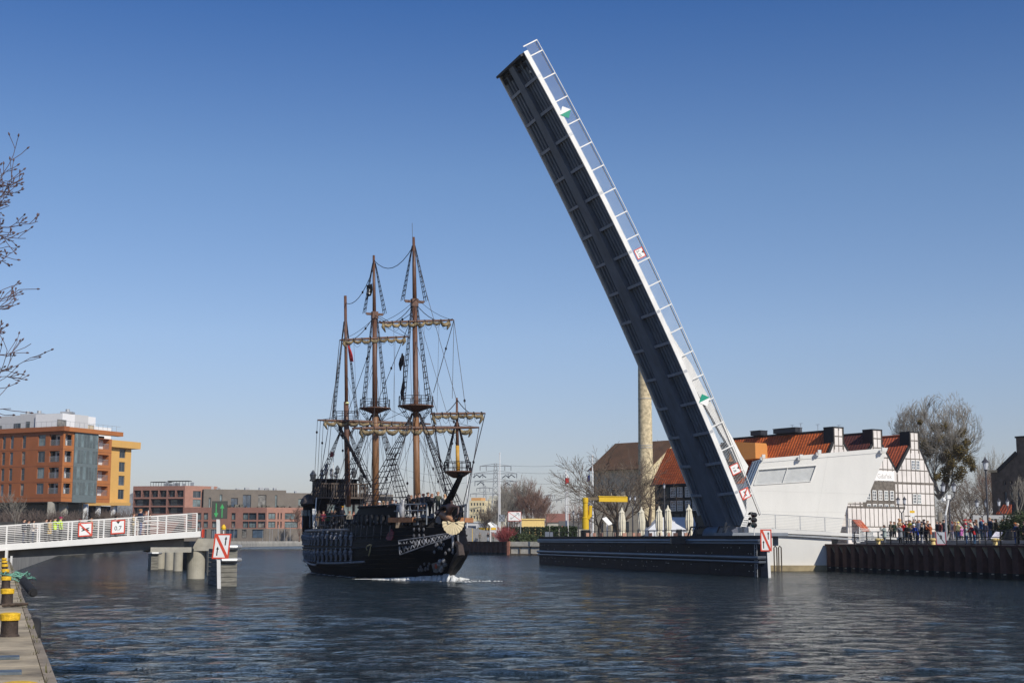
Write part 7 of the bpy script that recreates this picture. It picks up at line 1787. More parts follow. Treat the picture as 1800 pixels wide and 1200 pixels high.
lamp(1585, 872, 146, 'double lantern lamp post in front of the gabled facade', s=.8, halfw=.33); lamp(1669, 846, 132, 'nearer double lantern lamp post right of the gabled house', halfw=.5, s=.95)
lamp(1726, 876, 140, 'double lantern lamp post before the brown trees', halfw=.45, s=.85); lamp(1764, 875, 141, 'double lantern lamp post before the dark warehouse', halfw=.42, s=.8)
lamp(1736, 803, 126, 'tall single lantern lamp post rising above the crowd', False, s=1.15)
lamp(1168, 848, 148, 'slim tall lamp with a small white head before the black timber house', False, s=.6)
lamp(1008, 896, 215, 'left small lamp behind the thuja row', False, s=.8); lamp(1016.5, 900, 220, 'right small lamp behind the thuja row', False, s=.8); lamp(1112, 870, 170, 'dark lamp with crossbar in front of the tan house', True, s=.6, halfw=.3)
# cctv pole
r = empty('camera_pole', V((xpix(1666, 128), 128, 2.42)), 'crooked white pole with a round surveillance camera near the gabled house', 'camera'); m = MB(); m.path([at(1662, 905, 128), at(1666, 886, 128), at(1667.5, 873, 128)], .08, 6); m.box(at(1667.5, 873, 128), (.3, .3, .35)); m.path([at(1667, 873, 128), at(1662, 872.5, 128), at(1659, 875, 128)], .05, 6); m.build('arm', SWHITE, r)
m = MB(); m.lathe(at(1659, 878, 128), [(.05, -.2), (.18, -.08), (.18, .08), (.08, .18)], 12); m.build('camera_dome', SWHITE, r)
m = MB(); m.tube(V((xpix(1662, 128), 128, 2.42)), at(1662, 905, 128), .09); m.build('post', GALV, r)
# no anchor signs on the far quay
def anchor_sign(px, py, Y, hw, hh, lab, fill, edge):
    f = Fr(at(px, py, Y), V((1, 0, 0))); r = empty('no_anchor_sign', f.O, lab, 'sign', 'no anchoring signs'); m = MB(); f.rect(m, -hw, -hh, hw, hh, -.06, -.01); m.build('border', edge, r)
    m = MB(); f.rect(m, -hw + .07, -hh + .07, hw - .07, hh - .07, -.009, .0); m.build('face', fill, r)
    m = MB(); d = V((hw * .6, hh * .6)); 
    def seg(a, b, t): a, b = V(a), V(b); u = (b - a).normalized(); q = V((-u.y, u.x)) * t; f.flat(m, [a - q, b - q, b + q, a + q], .001, .006)
    seg((-hw * .55, -hh * .6), (hw * .5, hh * .55), .035); seg((hw * .25, hh * .75), (hw * .62, hh * .68), .04); seg((hw * .62, hh * .68), (hw * .68, hh * .1), .04); seg((-hw * .55, -hh * .25), (-hw * .55, -hh * .62), .05); m.build('anchor', SBLACK, r)
    m = MB(); seg((-hw * .93, hh * .93), (hw * .93, -hh * .93), .045); m.build('slash', edge if edge is RED else SBLACK, r)
    m = MB(); 
    for a in (-hw + .1, hw - .1): f.rect(m, a - .05, 2.4 - f.O.z, a + .05, -hh, -.2, -.1)
    m.build('post', GALV, r)
anchor_sign(904.5, 907, 272, 1.25, .88, 'white red bordered sign with a struck out anchor above the clipped hedge', SWHITE, RED)
anchor_sign(882, 910, 277, .62, .68, 'smaller grey weathered no anchor sign left of the big white one', mat('sign_grey', (.26, .28, .31), .6), mat('sign_dark', (.1, .1, .11), .6))
# far quay: piles, stone wall, posts, yellow davit
e_, n_, L_2, r = pile_wall(V((MQ1.x - 3, MQ1.y + 3, 0)), V((xpix(896, 266), 266, 0)), 15, 2.3, 'far_sheet_piling', 'short stretch of dark rusty sheet piling on the far quay beyond the bow', .45, -1 if False else 1)
if n_.y > 0: print('pile normal', n_)
w0, w1 = V((xpix(896, 266), 265.5, 0)), V((xpix(950, 264), 263, 0)); m = MB(); m.hexa([w0 + UP * -1, w1 + UP * -1, w1 + V((0, 2, -1)), w0 + V((0, 2, -1))], [w0 + UP * 2.45, w1 + UP * 2.45, w1 + V((0, 2, 2.45)), w0 + V((0, 2, 2.45))]); o = tag(m.build('stone_quay_wall', mat('stone_wall_pale', (.42, .40, .35), .9, var=.25, scale=.8, bump=.3)), 'pale stone quay wall with timber fender frame beside the sheet piling', 'wall')
m = MB(); ff = Fr(w0 + UP * 0, w1 - w0); LL = (w1 - w0).length
ff.rect(m, .1, 1.45, LL, 1.6, 0, .25); ff.rect(m, .1, .0, LL, .25, 0, .35)
for a in (.15, 2.0, 4.1): ff.rect(m, a, .25, a + .15, 1.45, 0, .2)
m.build('timber_fender', mat('fender_brown', (.09, .07, .05), .8), o)
m = MB(); ff.rect(m, -.35, -1, .1, 2.5, .0, .5); m.build('rust_pile', mat('rust_bright', (.30, .13, .09), .8, var=.3), o)
m = MB(); p = V((xpix(830.5, 285), 285, 2.4)); m.tube(p, p + UP * 2.6, .05); tag(m.build('mooring_post', YELLOW), 'thin yellow post on the far quay by the walkers', 'post')
# terrace seats
m0 = None; rg = random.Random(12)
for i in range(12):
    px = 1030 + i * 16 + rg.uniform(-3, 3); Y = 158 - i * 2.6; z = zpix(0, Y, 936.5)
    if m0 is None:
        m0 = empty('bistro_chair', (0, 0, 0), '', 'chair'); m = MB(); m.box((0, 0, .46), (.46, .46, .06)); m.build('seat', mat('chair_salmon', (.42, .23, .17), .7, var=.2), m0, world=False); m = MB(); m.box((0, .22, .75), (.46, .05, .45)); m.build('backrest', MATS['chair_salmon'], m0, world=False)
        for a in (-.2, .2):
            for b in (-.2, .2): m = MB(); m.tube((a, b, 0), (a, b, .45), .02, n=5); m.build('leg', BLACKST, m0, world=False)
        o = m0
    else: o = copy_tree(m0)
    o.location = (xpix(px, Y), Y, z - .95); o.rotation_euler = (0, 0, rg.uniform(0, 6)); o['group'] = 'salmon chairs along the terrace edge'; o['label'] = 'salmon coloured chair in the row along the terrace behind the guide wall'
m = MB(); p0, p1 = gf.p(3, 2.4, -1.2), gf.p(GL - 24, 2.4, -1.2); dd_ = (gn * 5)
m.prism([p0, p1, p1 + dd_, p0 + dd_], UP * .42); m.build('terrace_deck', mat('terrace_boards', (.22, .15, .11), .8, var=.2))['kind'] = 'structure'
# A board, bin, wall, display by the crowd
p = qpt(1654, -.6); r = empty('leaning_board', p, 'grey board with red border and black silhouette leaning by the quay edge', 'sign board')
f = Fr(p + UP * .05, qe if qe.x > 0 else -qe, V((.0, .2, 1)))
fb_ = Fr(at(1655, 957, (p.y)) , V((1, -.1, 0)), V((0, .15, 1)))
m = MB(); fb_.rect(m, -.33, .05, .33, 1.0, -.03, 0); m.build('panel', mat('board_grey', (.36, .38, .42), .6), r)
m = MB(); fb_.rect(m, -.40, 0, .40, .06, -.03, .02); fb_.rect(m, -.40, 0, -.34, 1.03, -.03, .02); fb_.rect(m, .34, 0, .40, 1.03, -.03, .02); m.build('border', mat('border_maroon', (.28, .03, .05), .6), r)
m = MB(); fb_.flat(m, [(-.3, .98), (-.22, .98), (.3, .1), (.22, .1)], .001, .01); fb_.flat(m, [(-.06, .45), (.08, .45), (.1, .65), (.04, .78), (-.04, .76), (-.08, .62)], .001, .012); m.build('symbol', SBLACK, r)
m = MB(); m.lathe(V((xpix(1642, 122), 122, 2.42)), [(.36, 0), (.40, .3), (.4, 1.05), (.3, 1.1)], 14); tag(m.build('litter_bin', mat('bin_grey', (.10, .10, .12), .7)), 'dark grey round litter bin behind the crowd near the leaning board', 'bin')
f = Fr(V((xpix(1710, 150), 150, 0)), V((1, 0, 0))); m = MB(); f.rect(m, 0, 2.4, 4.2, zpix(0, 150, 905), -.25, 0); tag(m.build('grey_screen_wall', mat('screen_grey', (.36, .36, .36), .8, var=.08)), 'plain pale grey screen wall behind the right part of the crowd', 'wall')
m = MB(); P_ = [at(1742, 946, 117), at(1750, 935, 118), at(1763, 936, 118), at(1756, 947, 117)]; m.prism(P_, UP * .06); o = tag(m.build('display_table', mat('display_white', (.6, .58, .66), .5)), 'slanted white display panel standing by the dark bush', 'display'); m = MB(); m.tube(at(1752, 942, 117.5), V((xpix(1752, 117.5), 117.5, 2.42)), .05); m.build('leg', BLACKST, o)
m = MB(); c_ = at(1780, 944, 116.5); m.lathe(V((c_.x, c_.y, 2.42)), [(.6, 0), (.7, .5), (.5, 1.1), (.15, 1.3)], 14, sx=1.2); tag(m.build('covered_stand', mat('cover_black', (.012, .012, .014), .7, bump=.4)), 'black covered bulky stand in front of the dark evergreen bush', 'stand')
m = MB(); q_ = V((xpix(1607, 124), 124, 2.42)); m.tube(q_, at(1607, 905, 124), .03); o = m.build('street_sign', GALV); tag(o, 'yellow and white sign panel on a thin pole in the middle of the crowd', 'sign'); m = MB(); c_ = at(1603.5, 899, 123.9); m.box(c_, (.42, .04, .2)); m.build('panel', YELLOW, o); m = MB(); m.box(c_ - UP * .27, (.36, .04, .3)); m.build('panel', SWHITE, o)
# power pylons and wires
PYL = mat('pylon_steel', (.22, .235, .25), .7, var=.1)
def pylon(px, pt, pb, Y, arms, lab, th=.25):
    b = V((xpix(px, Y), Y, 2.4)); z = zpix(0, Y, pt); r = empty('power_pylon', b, lab, 'pylon', 'distant power pylons'); m = MB(); H = z - 2.4; bw = H * .07
    for sx in (-1, 1):
        for sy in (-1, 1): m.tube(b + V((sx * bw, sy * bw, 0)), V((b.x + sx * .5, b.y + sy * .5, z)), th * .5, n=3)
    n = 14
    for i in range(n):
        f0, f1 = i / n, (i + 1) / n; w0, w1 = bw + (.5 - bw) * f0, bw + (.5 - bw) * f1
        for sg in (-1, 1): m.tube(b + V((sg * w0, -w0, H * f0)), b + V((-sg * w1, -w1, H * f1)), th * .3, n=3)
    for py, hw in arms:
        za = zpix(0, Y, py); W = hw / FPX * Y
        m.tube((b.x - W, b.y, za - .2), (b.x + W, b.y, za - .2), th * .45, n=4); m.tube((b.x - W, b.y, za - .2), (b.x, b.y, za + W * .13), th * .35, n=3); m.tube((b.x + W, b.y, za - .2), (b.x, b.y, za + W * .13), th * .35, n=3)
        for k in (-1, -.6, .6, 1): m.tube((b.x + k * W, b.y, za - .2), (b.x + k * W, b.y, za - 2.2), th * .5, n=4)
    m.build('lattice', PYL, r, fixn=False); return r
pylon(871, 814, 945, 620, ((818, 27), (831, 37), (845, 36)), 'largest lattice power pylon behind the tallest white mast', .34)
pylon(852, 853, 945, 900, ((857, 14), (867, 25)), 'smaller lattice power pylon left of the largest one', .4)
pylon(966, 868, 945, 1000, ((870, 9), (878, 21)), 'small faint power pylon above the yellow kiosk', .4)
m = MB()
for (ax, ay, aY, bx, by, bY, sg) in ((908, 830, 620, 1130, 806, 560, 6), (906, 845, 620, 1040, 838, 600, 5), (898, 818, 620, 1120, 792, 560, 6), (835, 832, 620, 700, 822, 600, 5), (985, 878, 1000, 1040, 880, 900, 3), (945, 878, 1000, 905, 868, 700, 3), (836, 845, 620, 720, 838, 600, 5)):
    A, B = at(ax, ay, aY), at(bx, by, bY); m.path([A.lerp(B, k / 10) - UP * sg * 4 * (k / 10) * (1 - k / 10) * .4 for k in range(11)], .045, 4)
for (px, py) in ((838, 834), (848, 834), (889, 835), (899, 834), (845, 847), (891, 848)):
    p = at(px, py, 618); m.path([p + V((-1.6, 0, -1.2)), p, p + V((1.6, 0, -1.2))], .22, 4)
tag(m.build('power_lines', mat('cable_dark', (.05, .06, .08), .7), fixn=False), 'thin power lines strung between the distant pylons', 'power lines')
# things on the far left bank
m = MB(); rg = random.Random(71)
for i in range(16): px = rg.uniform(350, 520); Y = 410; q = V((xpix(px, Y), Y, 2.4)); m.tube(q, q + UP * rg.uniform(2.5, 4.5), .06, n=4)
tag(m.build('promenade_posts', GALV), 'row of thin lamp and sign posts along the promenade below the brick wing', 'posts')
m = MB(); A, B = V((xpix(300, 400), 400, 2.4)), V((xpix(532, 640), 640, 2.4))
e0_, e1_ = lb0, lb1
r = tag(MB().build('x', GALV) if False else bpy.data.objects.new('promenade_wall', None), 'pale stepped stone embankment on the far left bank', 'embankment'); COL.objects.link(r)
chain_ = [V((-38, 104, 0)), lb0, lb1, V((-100, 560, 0)), V((-88, 640, 0)), V((-40, 730, 0))]
m = MB()
for p, q in zip(chain_, chain_[1:]):
    n = V(((q - p).y, -(q - p).x, 0)).normalized(); m.prism([p + n * .4 + UP * -1, p + n * .4 + UP * 1.2, p + UP * 2.5, p - n * 1.2 + UP * 2.5, p - n * 1.2 + UP * -1], q - p)
m.build('quay_face', mat('embankment_pale', (.36, .34, .30), .9, var=.25, scale=.4), r)
m = MB()
for p, q in zip(chain_[1:], chain_[2:]):
    n_k = int((q - p).length / 2.5)
    for k in range(n_k): c = p.lerp(q, k / n_k); m.box(c + V((-.6, 0, 3.0)), (.5, .9, 1.0))
m.build('parapet_block', CONC, r)
# river bank trees far beyond
m = MB(); rg = random.Random(90)
for i in range(150):
    px = rg.uniform(380, 1010); Y = rg.uniform(720, 900); b = V((xpix(px, Y), Y, 2.4)); grow(m, b, (0, 0, 1), rg.uniform(3, 5.5), .18, 3, rg, .6, .1, 2, 3, .75, .07)
tag(m.build('far_treeline', BARKR, fixn=False), kind='stuff')
# ================================================================ people
def cmat(h, nm=None): return mat('cloth_' + h, hexc(h), .85, var=.15, scale=6, bump=.15)
SKIN = mat('skin', (.52, .30, .21), .6, var=.08, scale=8); SHOE = mat('shoe_dark', (.02, .018, .016), .5)
EYE = mat('eye_dark', (.02, .015, .012), .3)
def person_mesh(pose):
    """nodes in metres, facing -Y, height about 1.75; every bone carries a material zone"""
    lean = {'lean': .22}.get(pose, 0.0)
    N, E, Z = [], [], []
    def n(p, r): N.append((V(p), r)); return len(N) - 1
    def e(a, b, z): E.append((a, b)); Z.append(z)
    sh = V((0, -lean, 0))
    pel = n((0, 0, .98), .145); wai = n(V((0, -.01, 1.10)) + sh * .25, .13); che = n(V((0, 0, 1.28)) + sh * .7, .16); up_ = n(V((0, .01, 1.42)) + sh, .13)
    nk = n(V((0, 0, 1.50)) + sh * 1.1, .058); hb_ = n(V((0, -.01, 1.57)) + sh * 1.2, .075); hc = n(V((0, -.015, 1.645)) + sh * 1.25, .096); ht = n(V((0, -.005, 1.70)) + sh * 1.25, .078)
    e(pel, wai, 2); e(wai, che, 2); e(che, up_, 2); e(up_, nk, 3); e(nk, hb_, 3); e(hb_, hc, 3); e(hc, ht, 3)
    nose = n(V((0, -.115, 1.615)) + sh * 1.25, .018); e(hc, nose, 3)
    stance = .10 if pose != 'stride' else .09
    for s in (-1, 1):
        fy = 0 if pose != 'stride' else s * .22
        kn = n((s * stance, fy * .45 - .015, .50), .066); hp = n((s * .085, 0, .90), .093); an = n((s * (stance + .01), fy + .02, .09), .045); to = n((s * (stance + .03), fy - .14, .035), .036)
        e(pel, hp, 1); e(hp, kn, 1); e(kn, an, 1); e(an, to, 0)
        so_ = n(V((s * .185, 0, 1.40)) + sh, .065); e(up_, so_, 2)
        if pose in ('stand', 'stride'):
            el, wr = V((s * .25, .02, 1.13)), V((s * .25, -.06, .90))
            if pose == 'stride': wr = V((s * .24, -.10 - s * .12, .93))
        elif pose == 'photo': el, wr = V((s * .23, -.17, 1.24)) , V((s * .06, -.32, 1.50))
        elif pose == 'lean': el, wr = V((s * .24, -.32, 1.14)), V((s * .16, -.52, 1.08))
        elif pose == 'point':
            el, wr = (V((.36, -.10, 1.42)), V((.56, -.18, 1.52))) if s > 0 else (V((-.25, .02, 1.13)), V((-.18, -.16, 1.0)))
        else: el, wr = V((s * .24, -.03, 1.13)), V((s * .04, -.20, 1.12))     # hands together
        a, b = n(el, .048), n(wr, .032); e(so_, a, 2); e(a, b, 2)
        d = (wr - el).normalized(); pm = n(wr + d * .07, (.04, .022)); e(b, pm, 3)
    body = []
    me = bpy.data.meshes.new('b'); me.from_pydata([tuple(p) for p, r in N], E, []); o = bpy.data.objects.new('b', me); COL.objects.link(o)
    o.modifiers.new('s', 'SKIN'); md = o.modifiers.new('u', 'SUBSURF'); md.levels = 1; md.render_levels = 1
    for i, v in enumerate(me.skin_vertices[0].data): r = N[i][1]; v.radius = r if isinstance(r, tuple) else (r, r); v.use_root = (i == 0)
    dg = bpy.context.evaluated_depsgraph_get(); ev = bpy.data.meshes.new_from_object(o.evaluated_get(dg))
    vs = [v.co.copy() for v in ev.vertices]; fs = [tuple(p.vertices) for p in ev.polygons]
    bpy.data.objects.remove(o); bpy.data.meshes.remove(me); bpy.data.meshes.remove(ev)
    mb = MB(); mb.v = [tuple(v) for v in vs]
    for f in fs:
        c = sum((vs[i] for i in f), V((0, 0, 0))) / len(f); best, bz = 9, 2
        for (a, b), z in zip(E, Z):
            p, q = N[a][0], N[b][0]; t = max(0, min(1, (c - p).dot(q - p) / max(1e-6, (q - p).length_squared))); rr = N[a][1] if not isinstance(N[a][1], tuple) else .04
            d = (c - p.lerp(q, t)).length - rr * .8
            if d < best: best, bz = d, z
        if bz == 2 and c.z < .86: bz = 1
        if bz == 1 and c.z > .84: bz = 2
        mb.f.append(f); mb.m.append(bz)
    # fingers: four unequal bent chains and a thumb on each hand
    for k, (a, b) in enumerate([x for x, z in zip(E, Z) if z == 3 and N[x[1]][1] == (.04, .022)]):
        wr, pm = N[a][0], N[b][0]; d = (pm - wr).normalized(); s = 1 if wr.x > 0 else -1; side = d.cross(UP)
        if side.length < .1: side = V((0, 1, 0))
        side.normalize(); nn_ = d.cross(side).normalized(); mb.i = 3
        for j, L in enumerate((.070, .080, .074, .058)):
            b0 = pm + side * (j - 1.5) * .019 - d * .01; mb.path([b0, b0 + d * L * .5 + nn_ * .006, b0 + d * L * .85 + nn_ * .022], [.0095, .0085, .006], 5)
        b0 = pm - d * .045 - side * .03; mb.path([b0, b0 - side * .02 + d * .03, b0 - side * .022 + d * .055 + nn_ * .012], [.011, .010, .007], 5)
    hcp = N[hc][0]; mb.i = 4
    for s in (-1, 1): mb.lathe(hcp + V((s * .035, -.088, .005)), [(.004, -.004), (.011, 0), (.004, .008)], 6, (0, -1, 0))
    mb.i = 3
    for s in (-1, 1): mb.lathe(hcp + V((s * .092, .01, -.01)), [(.012, -.006), (.026, 0), (.012, .012)], 6, (s, 0, 0))
    mb.i = 5; mb.path([hcp + V((-.025, -.088, -.052)), hcp + V((0, -.096, -.056)), hcp + V((.025, -.088, -.052))], .005, 4)
    return mb, hcp
PM = {}
LIPS = mat('lips', (.35, .12, .10), .6)
def get_pose(pose):
    if pose in PM: return PM[pose]
    mb, hc = person_mesh(pose); me = bpy.data.meshes.new('person_' + pose); me.from_pydata(mb.v, [], mb.f)
    for _ in range(6): me.materials.append(None)
    me.polygons.foreach_set('material_index', mb.m); me.polygons.foreach_set('use_smooth', [True] * len(me.polygons)); me.update(); PM[pose] = (me, hc); return PM[pose]
HM = {}
def hair_mesh(kind):
    if kind in HM: return HM[kind]
    m = MB(); n = 14
    if kind == 'short': prof = [(.094, -.02), (.104, .02), (.098, .06), (.07, .095), (.02, .108)]
    elif kind == 'long': prof = [(.075, -.20), (.10, -.14), (.106, -.04), (.108, .03), (.098, .07), (.07, .10), (.02, .11)]
    elif kind == 'cap': prof = [(.100, .015), (.106, .04), (.104, .085), (.07, .115), (.02, .12)]
    elif kind == 'beanie': prof = [(.104, .0), (.112, .03), (.108, .08), (.08, .125), (.03, .145), (.01, .15)]
    else: prof = [(.10, -.13), (.125, -.08), (.128, .02), (.115, .09), (.07, .13), (.02, .14)]          # hood
    k = 0
    for R, z in prof:
        for j in range(n):
            a = 2 * pi * j / n; front = max(0, -sin(a)); rr = R; zz = z
            if z < .03: rr = R * (1 - .55 * front ** 2) ; yy = .02 + .035 * front
            else: yy = .005
            m.v.append((rr * cos(a), rr * sin(a) * 1.06 + yy, zz + (.02 * front if z < .03 else 0)))
    for i in range(len(prof) - 1):
        for j in range(n): a, b = i * n + j, i * n + (j + 1) % n; m.f.append((a, b, b + n, a + n)); m.m.append(0)
    e = (len(prof) - 1) * n; m.f.append(tuple(e + j for j in range(n))); m.m.append(0)
    if kind == 'cap': m.lathe((0, -.13, .03), [(.08, 0), (.08, .012)], 10)
    me = bpy.data.meshes.new('hair_' + kind); me.from_pydata(m.v, [], m.f); me.polygons.foreach_set('use_smooth', [True] * len(me.polygons)); me.materials.append(None); HM[kind] = me; return me
COATM = {}
def coat_mesh(pose):
    if pose in COATM: return COATM[pose]
    lean = .22 if pose == 'lean' else 0; m = MB(); n = 16
    for R, z, t in ((.19, .62, 0), (.175, .80, 0), (.17, .95, 0), (.155, 1.08, .25), (.185, 1.25, .6), (.19, 1.36, .9), (.12, 1.47, 1.0), (.075, 1.50, 1.05)):
        for j in range(n): a = 2 * pi * j / n; m.v.append((R * 1.12 * cos(a), R * .82 * sin(a) - lean * t, z))
    for i in range(7):
        for j in range(n): a, b = i * n + j, i * n + (j + 1) % n; m.f.append((a, b, b + n, a + n)); m.m.append(0)
    me = bpy.data.meshes.new('coat_' + pose); me.from_pydata(m.v, [], m.f); me.polygons.foreach_set('use_smooth', [True] * len(me.polygons)); me.materials.append(None); COATM[pose] = me; return me
def person(p, face, H, pose, coat, trous, hair, hcol, label, group, long_coat=False, skin=SKIN, shoe=SHOE):
    me, hc = get_pose(pose); o = bpy.data.objects.new('person', me); COL.objects.link(o); s = H / 1.77
    for i, mm in enumerate((shoe, cmat(trous), cmat(coat), skin, EYE, LIPS)): o.material_slots[i].link = 'OBJECT'; o.material_slots[i].material = mm
    o.location = p; o.scale = (s * 1.16, s * 1.16, s); o.rotation_euler = (0, 0, face); tag(o, label, 'person', group)
    h = bpy.data.objects.new('hair' if hair in ('short', 'long') else ('hood' if hair == 'hood' else 'hat'), hair_mesh(hair)); COL.objects.link(h); h.parent = o; h.location = hc + V((0, 0, .005))
    h.material_slots[0].link = 'OBJECT'; h.material_slots[0].material = cmat(hcol)
    if long_coat:
        c = bpy.data.objects.new('coat', coat_mesh(pose)); COL.objects.link(c); c.parent = o; c.material_slots[0].link = 'OBJECT'; c.material_slots[0].material = cmat(coat)
    return o
def face_to(p, q): d = V(q) - V(p); return math.atan2(d.x, -d.y) if False else math.atan2(d.y, d.x) + pi / 2
SHIPC = V((-10, 112, 0))
CROWD = 'people watching from the right quay'
# px, row of feet, height, pose, coat, trousers, hair kind, hair colour, long coat, label
R_ = [
 (1555, 957, 1.66, 'photo', '9aa7a3', '59606a', 'long', '4a3a30', 1, 'person in pale grey coat photographing, leftmost at the quay railing'),
 (1583, 957, 1.66, 'photo', '7d8087', '17181c', 'short', '5a4234', 1, 'person in mid grey coat and black trousers by the railing, left of the dark jacket'),
 (1582, 949, 1.85, 'stand', 'c9a37c', '5b4a3c', 'hood', 'c99a70', 1, 'person in a hooded beige coat behind the grey coat at the railing'),
 (1595, 957, 1.72, 'hold', '25241f', '1d2230', 'short', '3b2c22', 0, 'person in black jacket holding a white paper at the railing'),
 (1613, 957, 1.66, 'lean', '12389a', '141c3a', 'beanie', 'e8eaee', 0, 'person in royal blue jacket and white beanie bending over the railing'),
 (1608, 947, 1.85, 'stand', '565650', '2a2c33', 'short', '6b5a4c', 0, 'tall person in dark olive jacket standing behind the blue jacket'),
 (1588.5, 951, 1.5, 'stand', 'c8281f', '26303f', 'short', '3b2c22', 0, 'child in bright red top behind the railing'),
 (1594, 947, 1.72, 'stand', '1b2a58', '3f5d85', 'short', '5b4738', 0, 'person in navy jacket and jeans behind the red top'),
 (1601, 947, 1.76, 'stand', 'a8a42c', '44536b', 'short', '2a211c', 0, 'person in mustard green jacket in the middle of the crowd'),
 (1602, 957, 1.62, 'hold', '75685d', '1b1e28', 'long', '4d3b30', 0, 'person in taupe jacket with crossed straps at the railing centre'),
 (1609.5, 945, 1.9, 'photo', '16161b', '1b1d26', 'short', '4a3b30', 0, 'tall person in black sweater raising a camera'),
 (1617, 947, 1.78, 'stand', '8f93a8', '2a2d38', 'short', '7d6a58', 0, 'person in pale lilac jacket beside the tall black sweater'),
 (1621, 957, 1.72, 'hold', '16181f', 'a9aab0', 'short', '6a543f', 0, 'person in black jacket and light grey trousers at the railing'),
 (1625.5, 946, 1.86, 'stand', '4b4b55', '2a2c34', 'short', '544236', 0, 'person in slate grey jacket with open collar at the back of the group'),
 (1629, 957, 1.74, 'stand', '1a1c22', '15161c', 'short', '8a6f58', 0, 'person all in black near the right end of the railing group'),
 (1635.5, 957, 1.72, 'photo', 'a2552f', '8c8a84', 'short', '5d4433', 0, 'person in rust orange sweater holding up a phone'),
 (1648.5, 944, 1.72, 'stand', '232a3a', '2c3546', 'short', '9a9088', 0, 'grey haired person in navy coat standing back right of the bin'),
 (1660, 944, 1.85, 'stand', '44464a', '2f4a68', 'short', '241f1c', 0, 'broad person in charcoal jacket seen from behind'),
 (1669, 945, 1.6, 'stride', '4d4a3a', '5a4a3c', 'long', 'cdb890', 0, 'blond person with khaki jacket walking away'),
 (1674, 944, 1.66, 'stand', '6b6478', '5a5668', 'long', '7a3b34', 1, 'person in long grey violet coat with dark red scarf'),
 (1680, 945, 1.6, 'stand', 'b98a68', '4a5a70', 'long', '8c6a4a', 0, 'person in tan jacket between the violet coat and the blond child'),
 (1685.5, 946, 1.55, 'stand', 'd2c58c', '3d5f8c', 'beanie', 'e2d27c', 0, 'person in pale yellow jacket and yellow hat'),
 (1690.5, 946, 1.15, 'stand', 'e07fc4', '24242c', 'beanie', 'e0569c', 1, 'small child in pink coat and magenta hat'),
 (1699, 956, 1.5, 'hold', '9aa3a5', '2c4468', 'beanie', '8fa098', 0, 'person in light grey jacket with pale green hat at the right railing'),
 (1698, 947, 1.72, 'stand', 'b04a52', '3a4458', 'cap', 'c22a30', 0, 'person with red cap behind the light grey jacket'),
 (1706.5, 948, 1.68, 'stand', 'd8d2c4', '5f7488', 'long', 'a8483c', 0, 'red haired person in cream jacket'),
 (1713, 956, 1.62, 'lean', 'a81d24', '3f6488', 'short', '5a4a34', 0, 'person in dark red jacket and jeans leaning at the railing'),
 (1721.5, 956, 1.78, 'lean', '22283c', '6b6660', 'cap', '3a2c24', 0, 'stout person in navy jacket, grey trousers and flat cap leaning on the railing'),
 (1725.5, 948, 1.82, 'stand', '2c4a6e', '30404f', 'short', '8a7a68', 0, 'person in steel blue jacket behind the flat cap'),
 (1741.5, 948, 1.82, 'stand', '1e2c44', '5a6d90', 'short', 'b09a80', 0, 'person in dark blue jacket standing alone before the screen wall'),
 (1733.5, 949, 1.4, 'stand', '3a3a4c', '6a6a88', 'short', '4a3c34', 0, 'child in dark violet jacket beside the lamp post'),
 (1752, 948, 1.7, 'stand', '2c2620', '2a2a30', 'long', '2c241e', 0, 'dark haired person in dark brown jacket left of the evergreen bush'),
 (1763.5, 946, 1.7, 'stand', 'c8c4bc', '40444c', 'short', '8a6a50', 0, 'person in pale jacket half hidden by the evergreen bush'),
 (1786, 953, 1.66, 'hold', '27406e', '2a4a86', 'long', 'b06a3c', 0, 'ginger haired person in blue jacket at the right edge'),
 (1790, 955, 1.6, 'hold', '1a1a1e', '17181c', 'short', 'c8b49c', 0, 'pale haired person in black coat at the right edge'),
 (1802, 953, 1.75, 'stand', '14141a', '17171c', 'short', '5a4a40', 0, 'person in black coat cut off by the right edge of the picture'),
 (1567, 948, 1.7, 'stand', '8a8070', '3a3d44', 'short', '4a3a30', 0, 'person in sand coloured jacket alone behind the slatted railing'),
 (1573, 949, 1.62, 'hold', '3a4a3c', '26282e', 'long', '6a4a30', 0, 'person in dark green jacket left of the hooded beige coat'),
 (1599, 946, 1.8, 'stand', '2e2e38', '2a2c34', 'cap', '1a1a20', 0, 'person with black cap between the navy jacket and the mustard jacket'),
 (1614, 946, 1.7, 'stand', '5c3c34', '2a2c34', 'long', '3a2820', 0, 'person in maroon brown jacket behind the raised camera'),
 (1632, 947, 1.7, 'stand', '3c4658', '2a2c34', 'short', 'b09070', 0, 'person in blue grey jacket behind the rust orange sweater'),
 (1621.5, 948, 1.6, 'hold', '9c9c98', '3a3c44', 'beanie', '30303a', 0, 'person in silver grey jacket and dark beanie in the thick of the crowd'),
 (1654, 945, 1.65, 'stand', '6a3434', '2c3040', 'short', '3c2c24', 0, 'person in wine red jacket between the navy coat and the charcoal jacket'),
 (1703, 946, 1.75, 'stand', '4a5448', '2a2c34', 'short', '5a4434', 0, 'person in moss green jacket behind the red haired person'),
 (1717, 947, 1.7, 'stand', '86705c', '3a3c44', 'long', '6a4630', 0, 'person in camel jacket behind the dark red jacket'),
 (1729, 946, 1.62, 'stand', '2a2a32', '30405a', 'beanie', 'a83030', 0, 'person with brick red beanie beside the tall lamp post'),
 (1746, 947, 1.72, 'hold', '4c4a44', '2a2c34', 'short', '2c241e', 0, 'person in grey brown jacket right of the lone dark blue jacket'),
 (1772, 947, 1.72, 'stand', '5a6270', '2a2c34', 'short', '4a3a30', 0, 'person in pewter jacket in front of the evergreen bush'),
]
rng = random.Random(40)
def yfor(px, off):
    n_ = qn2; p = onplane(px, 950, QK0 - n_ * off, n_); return p
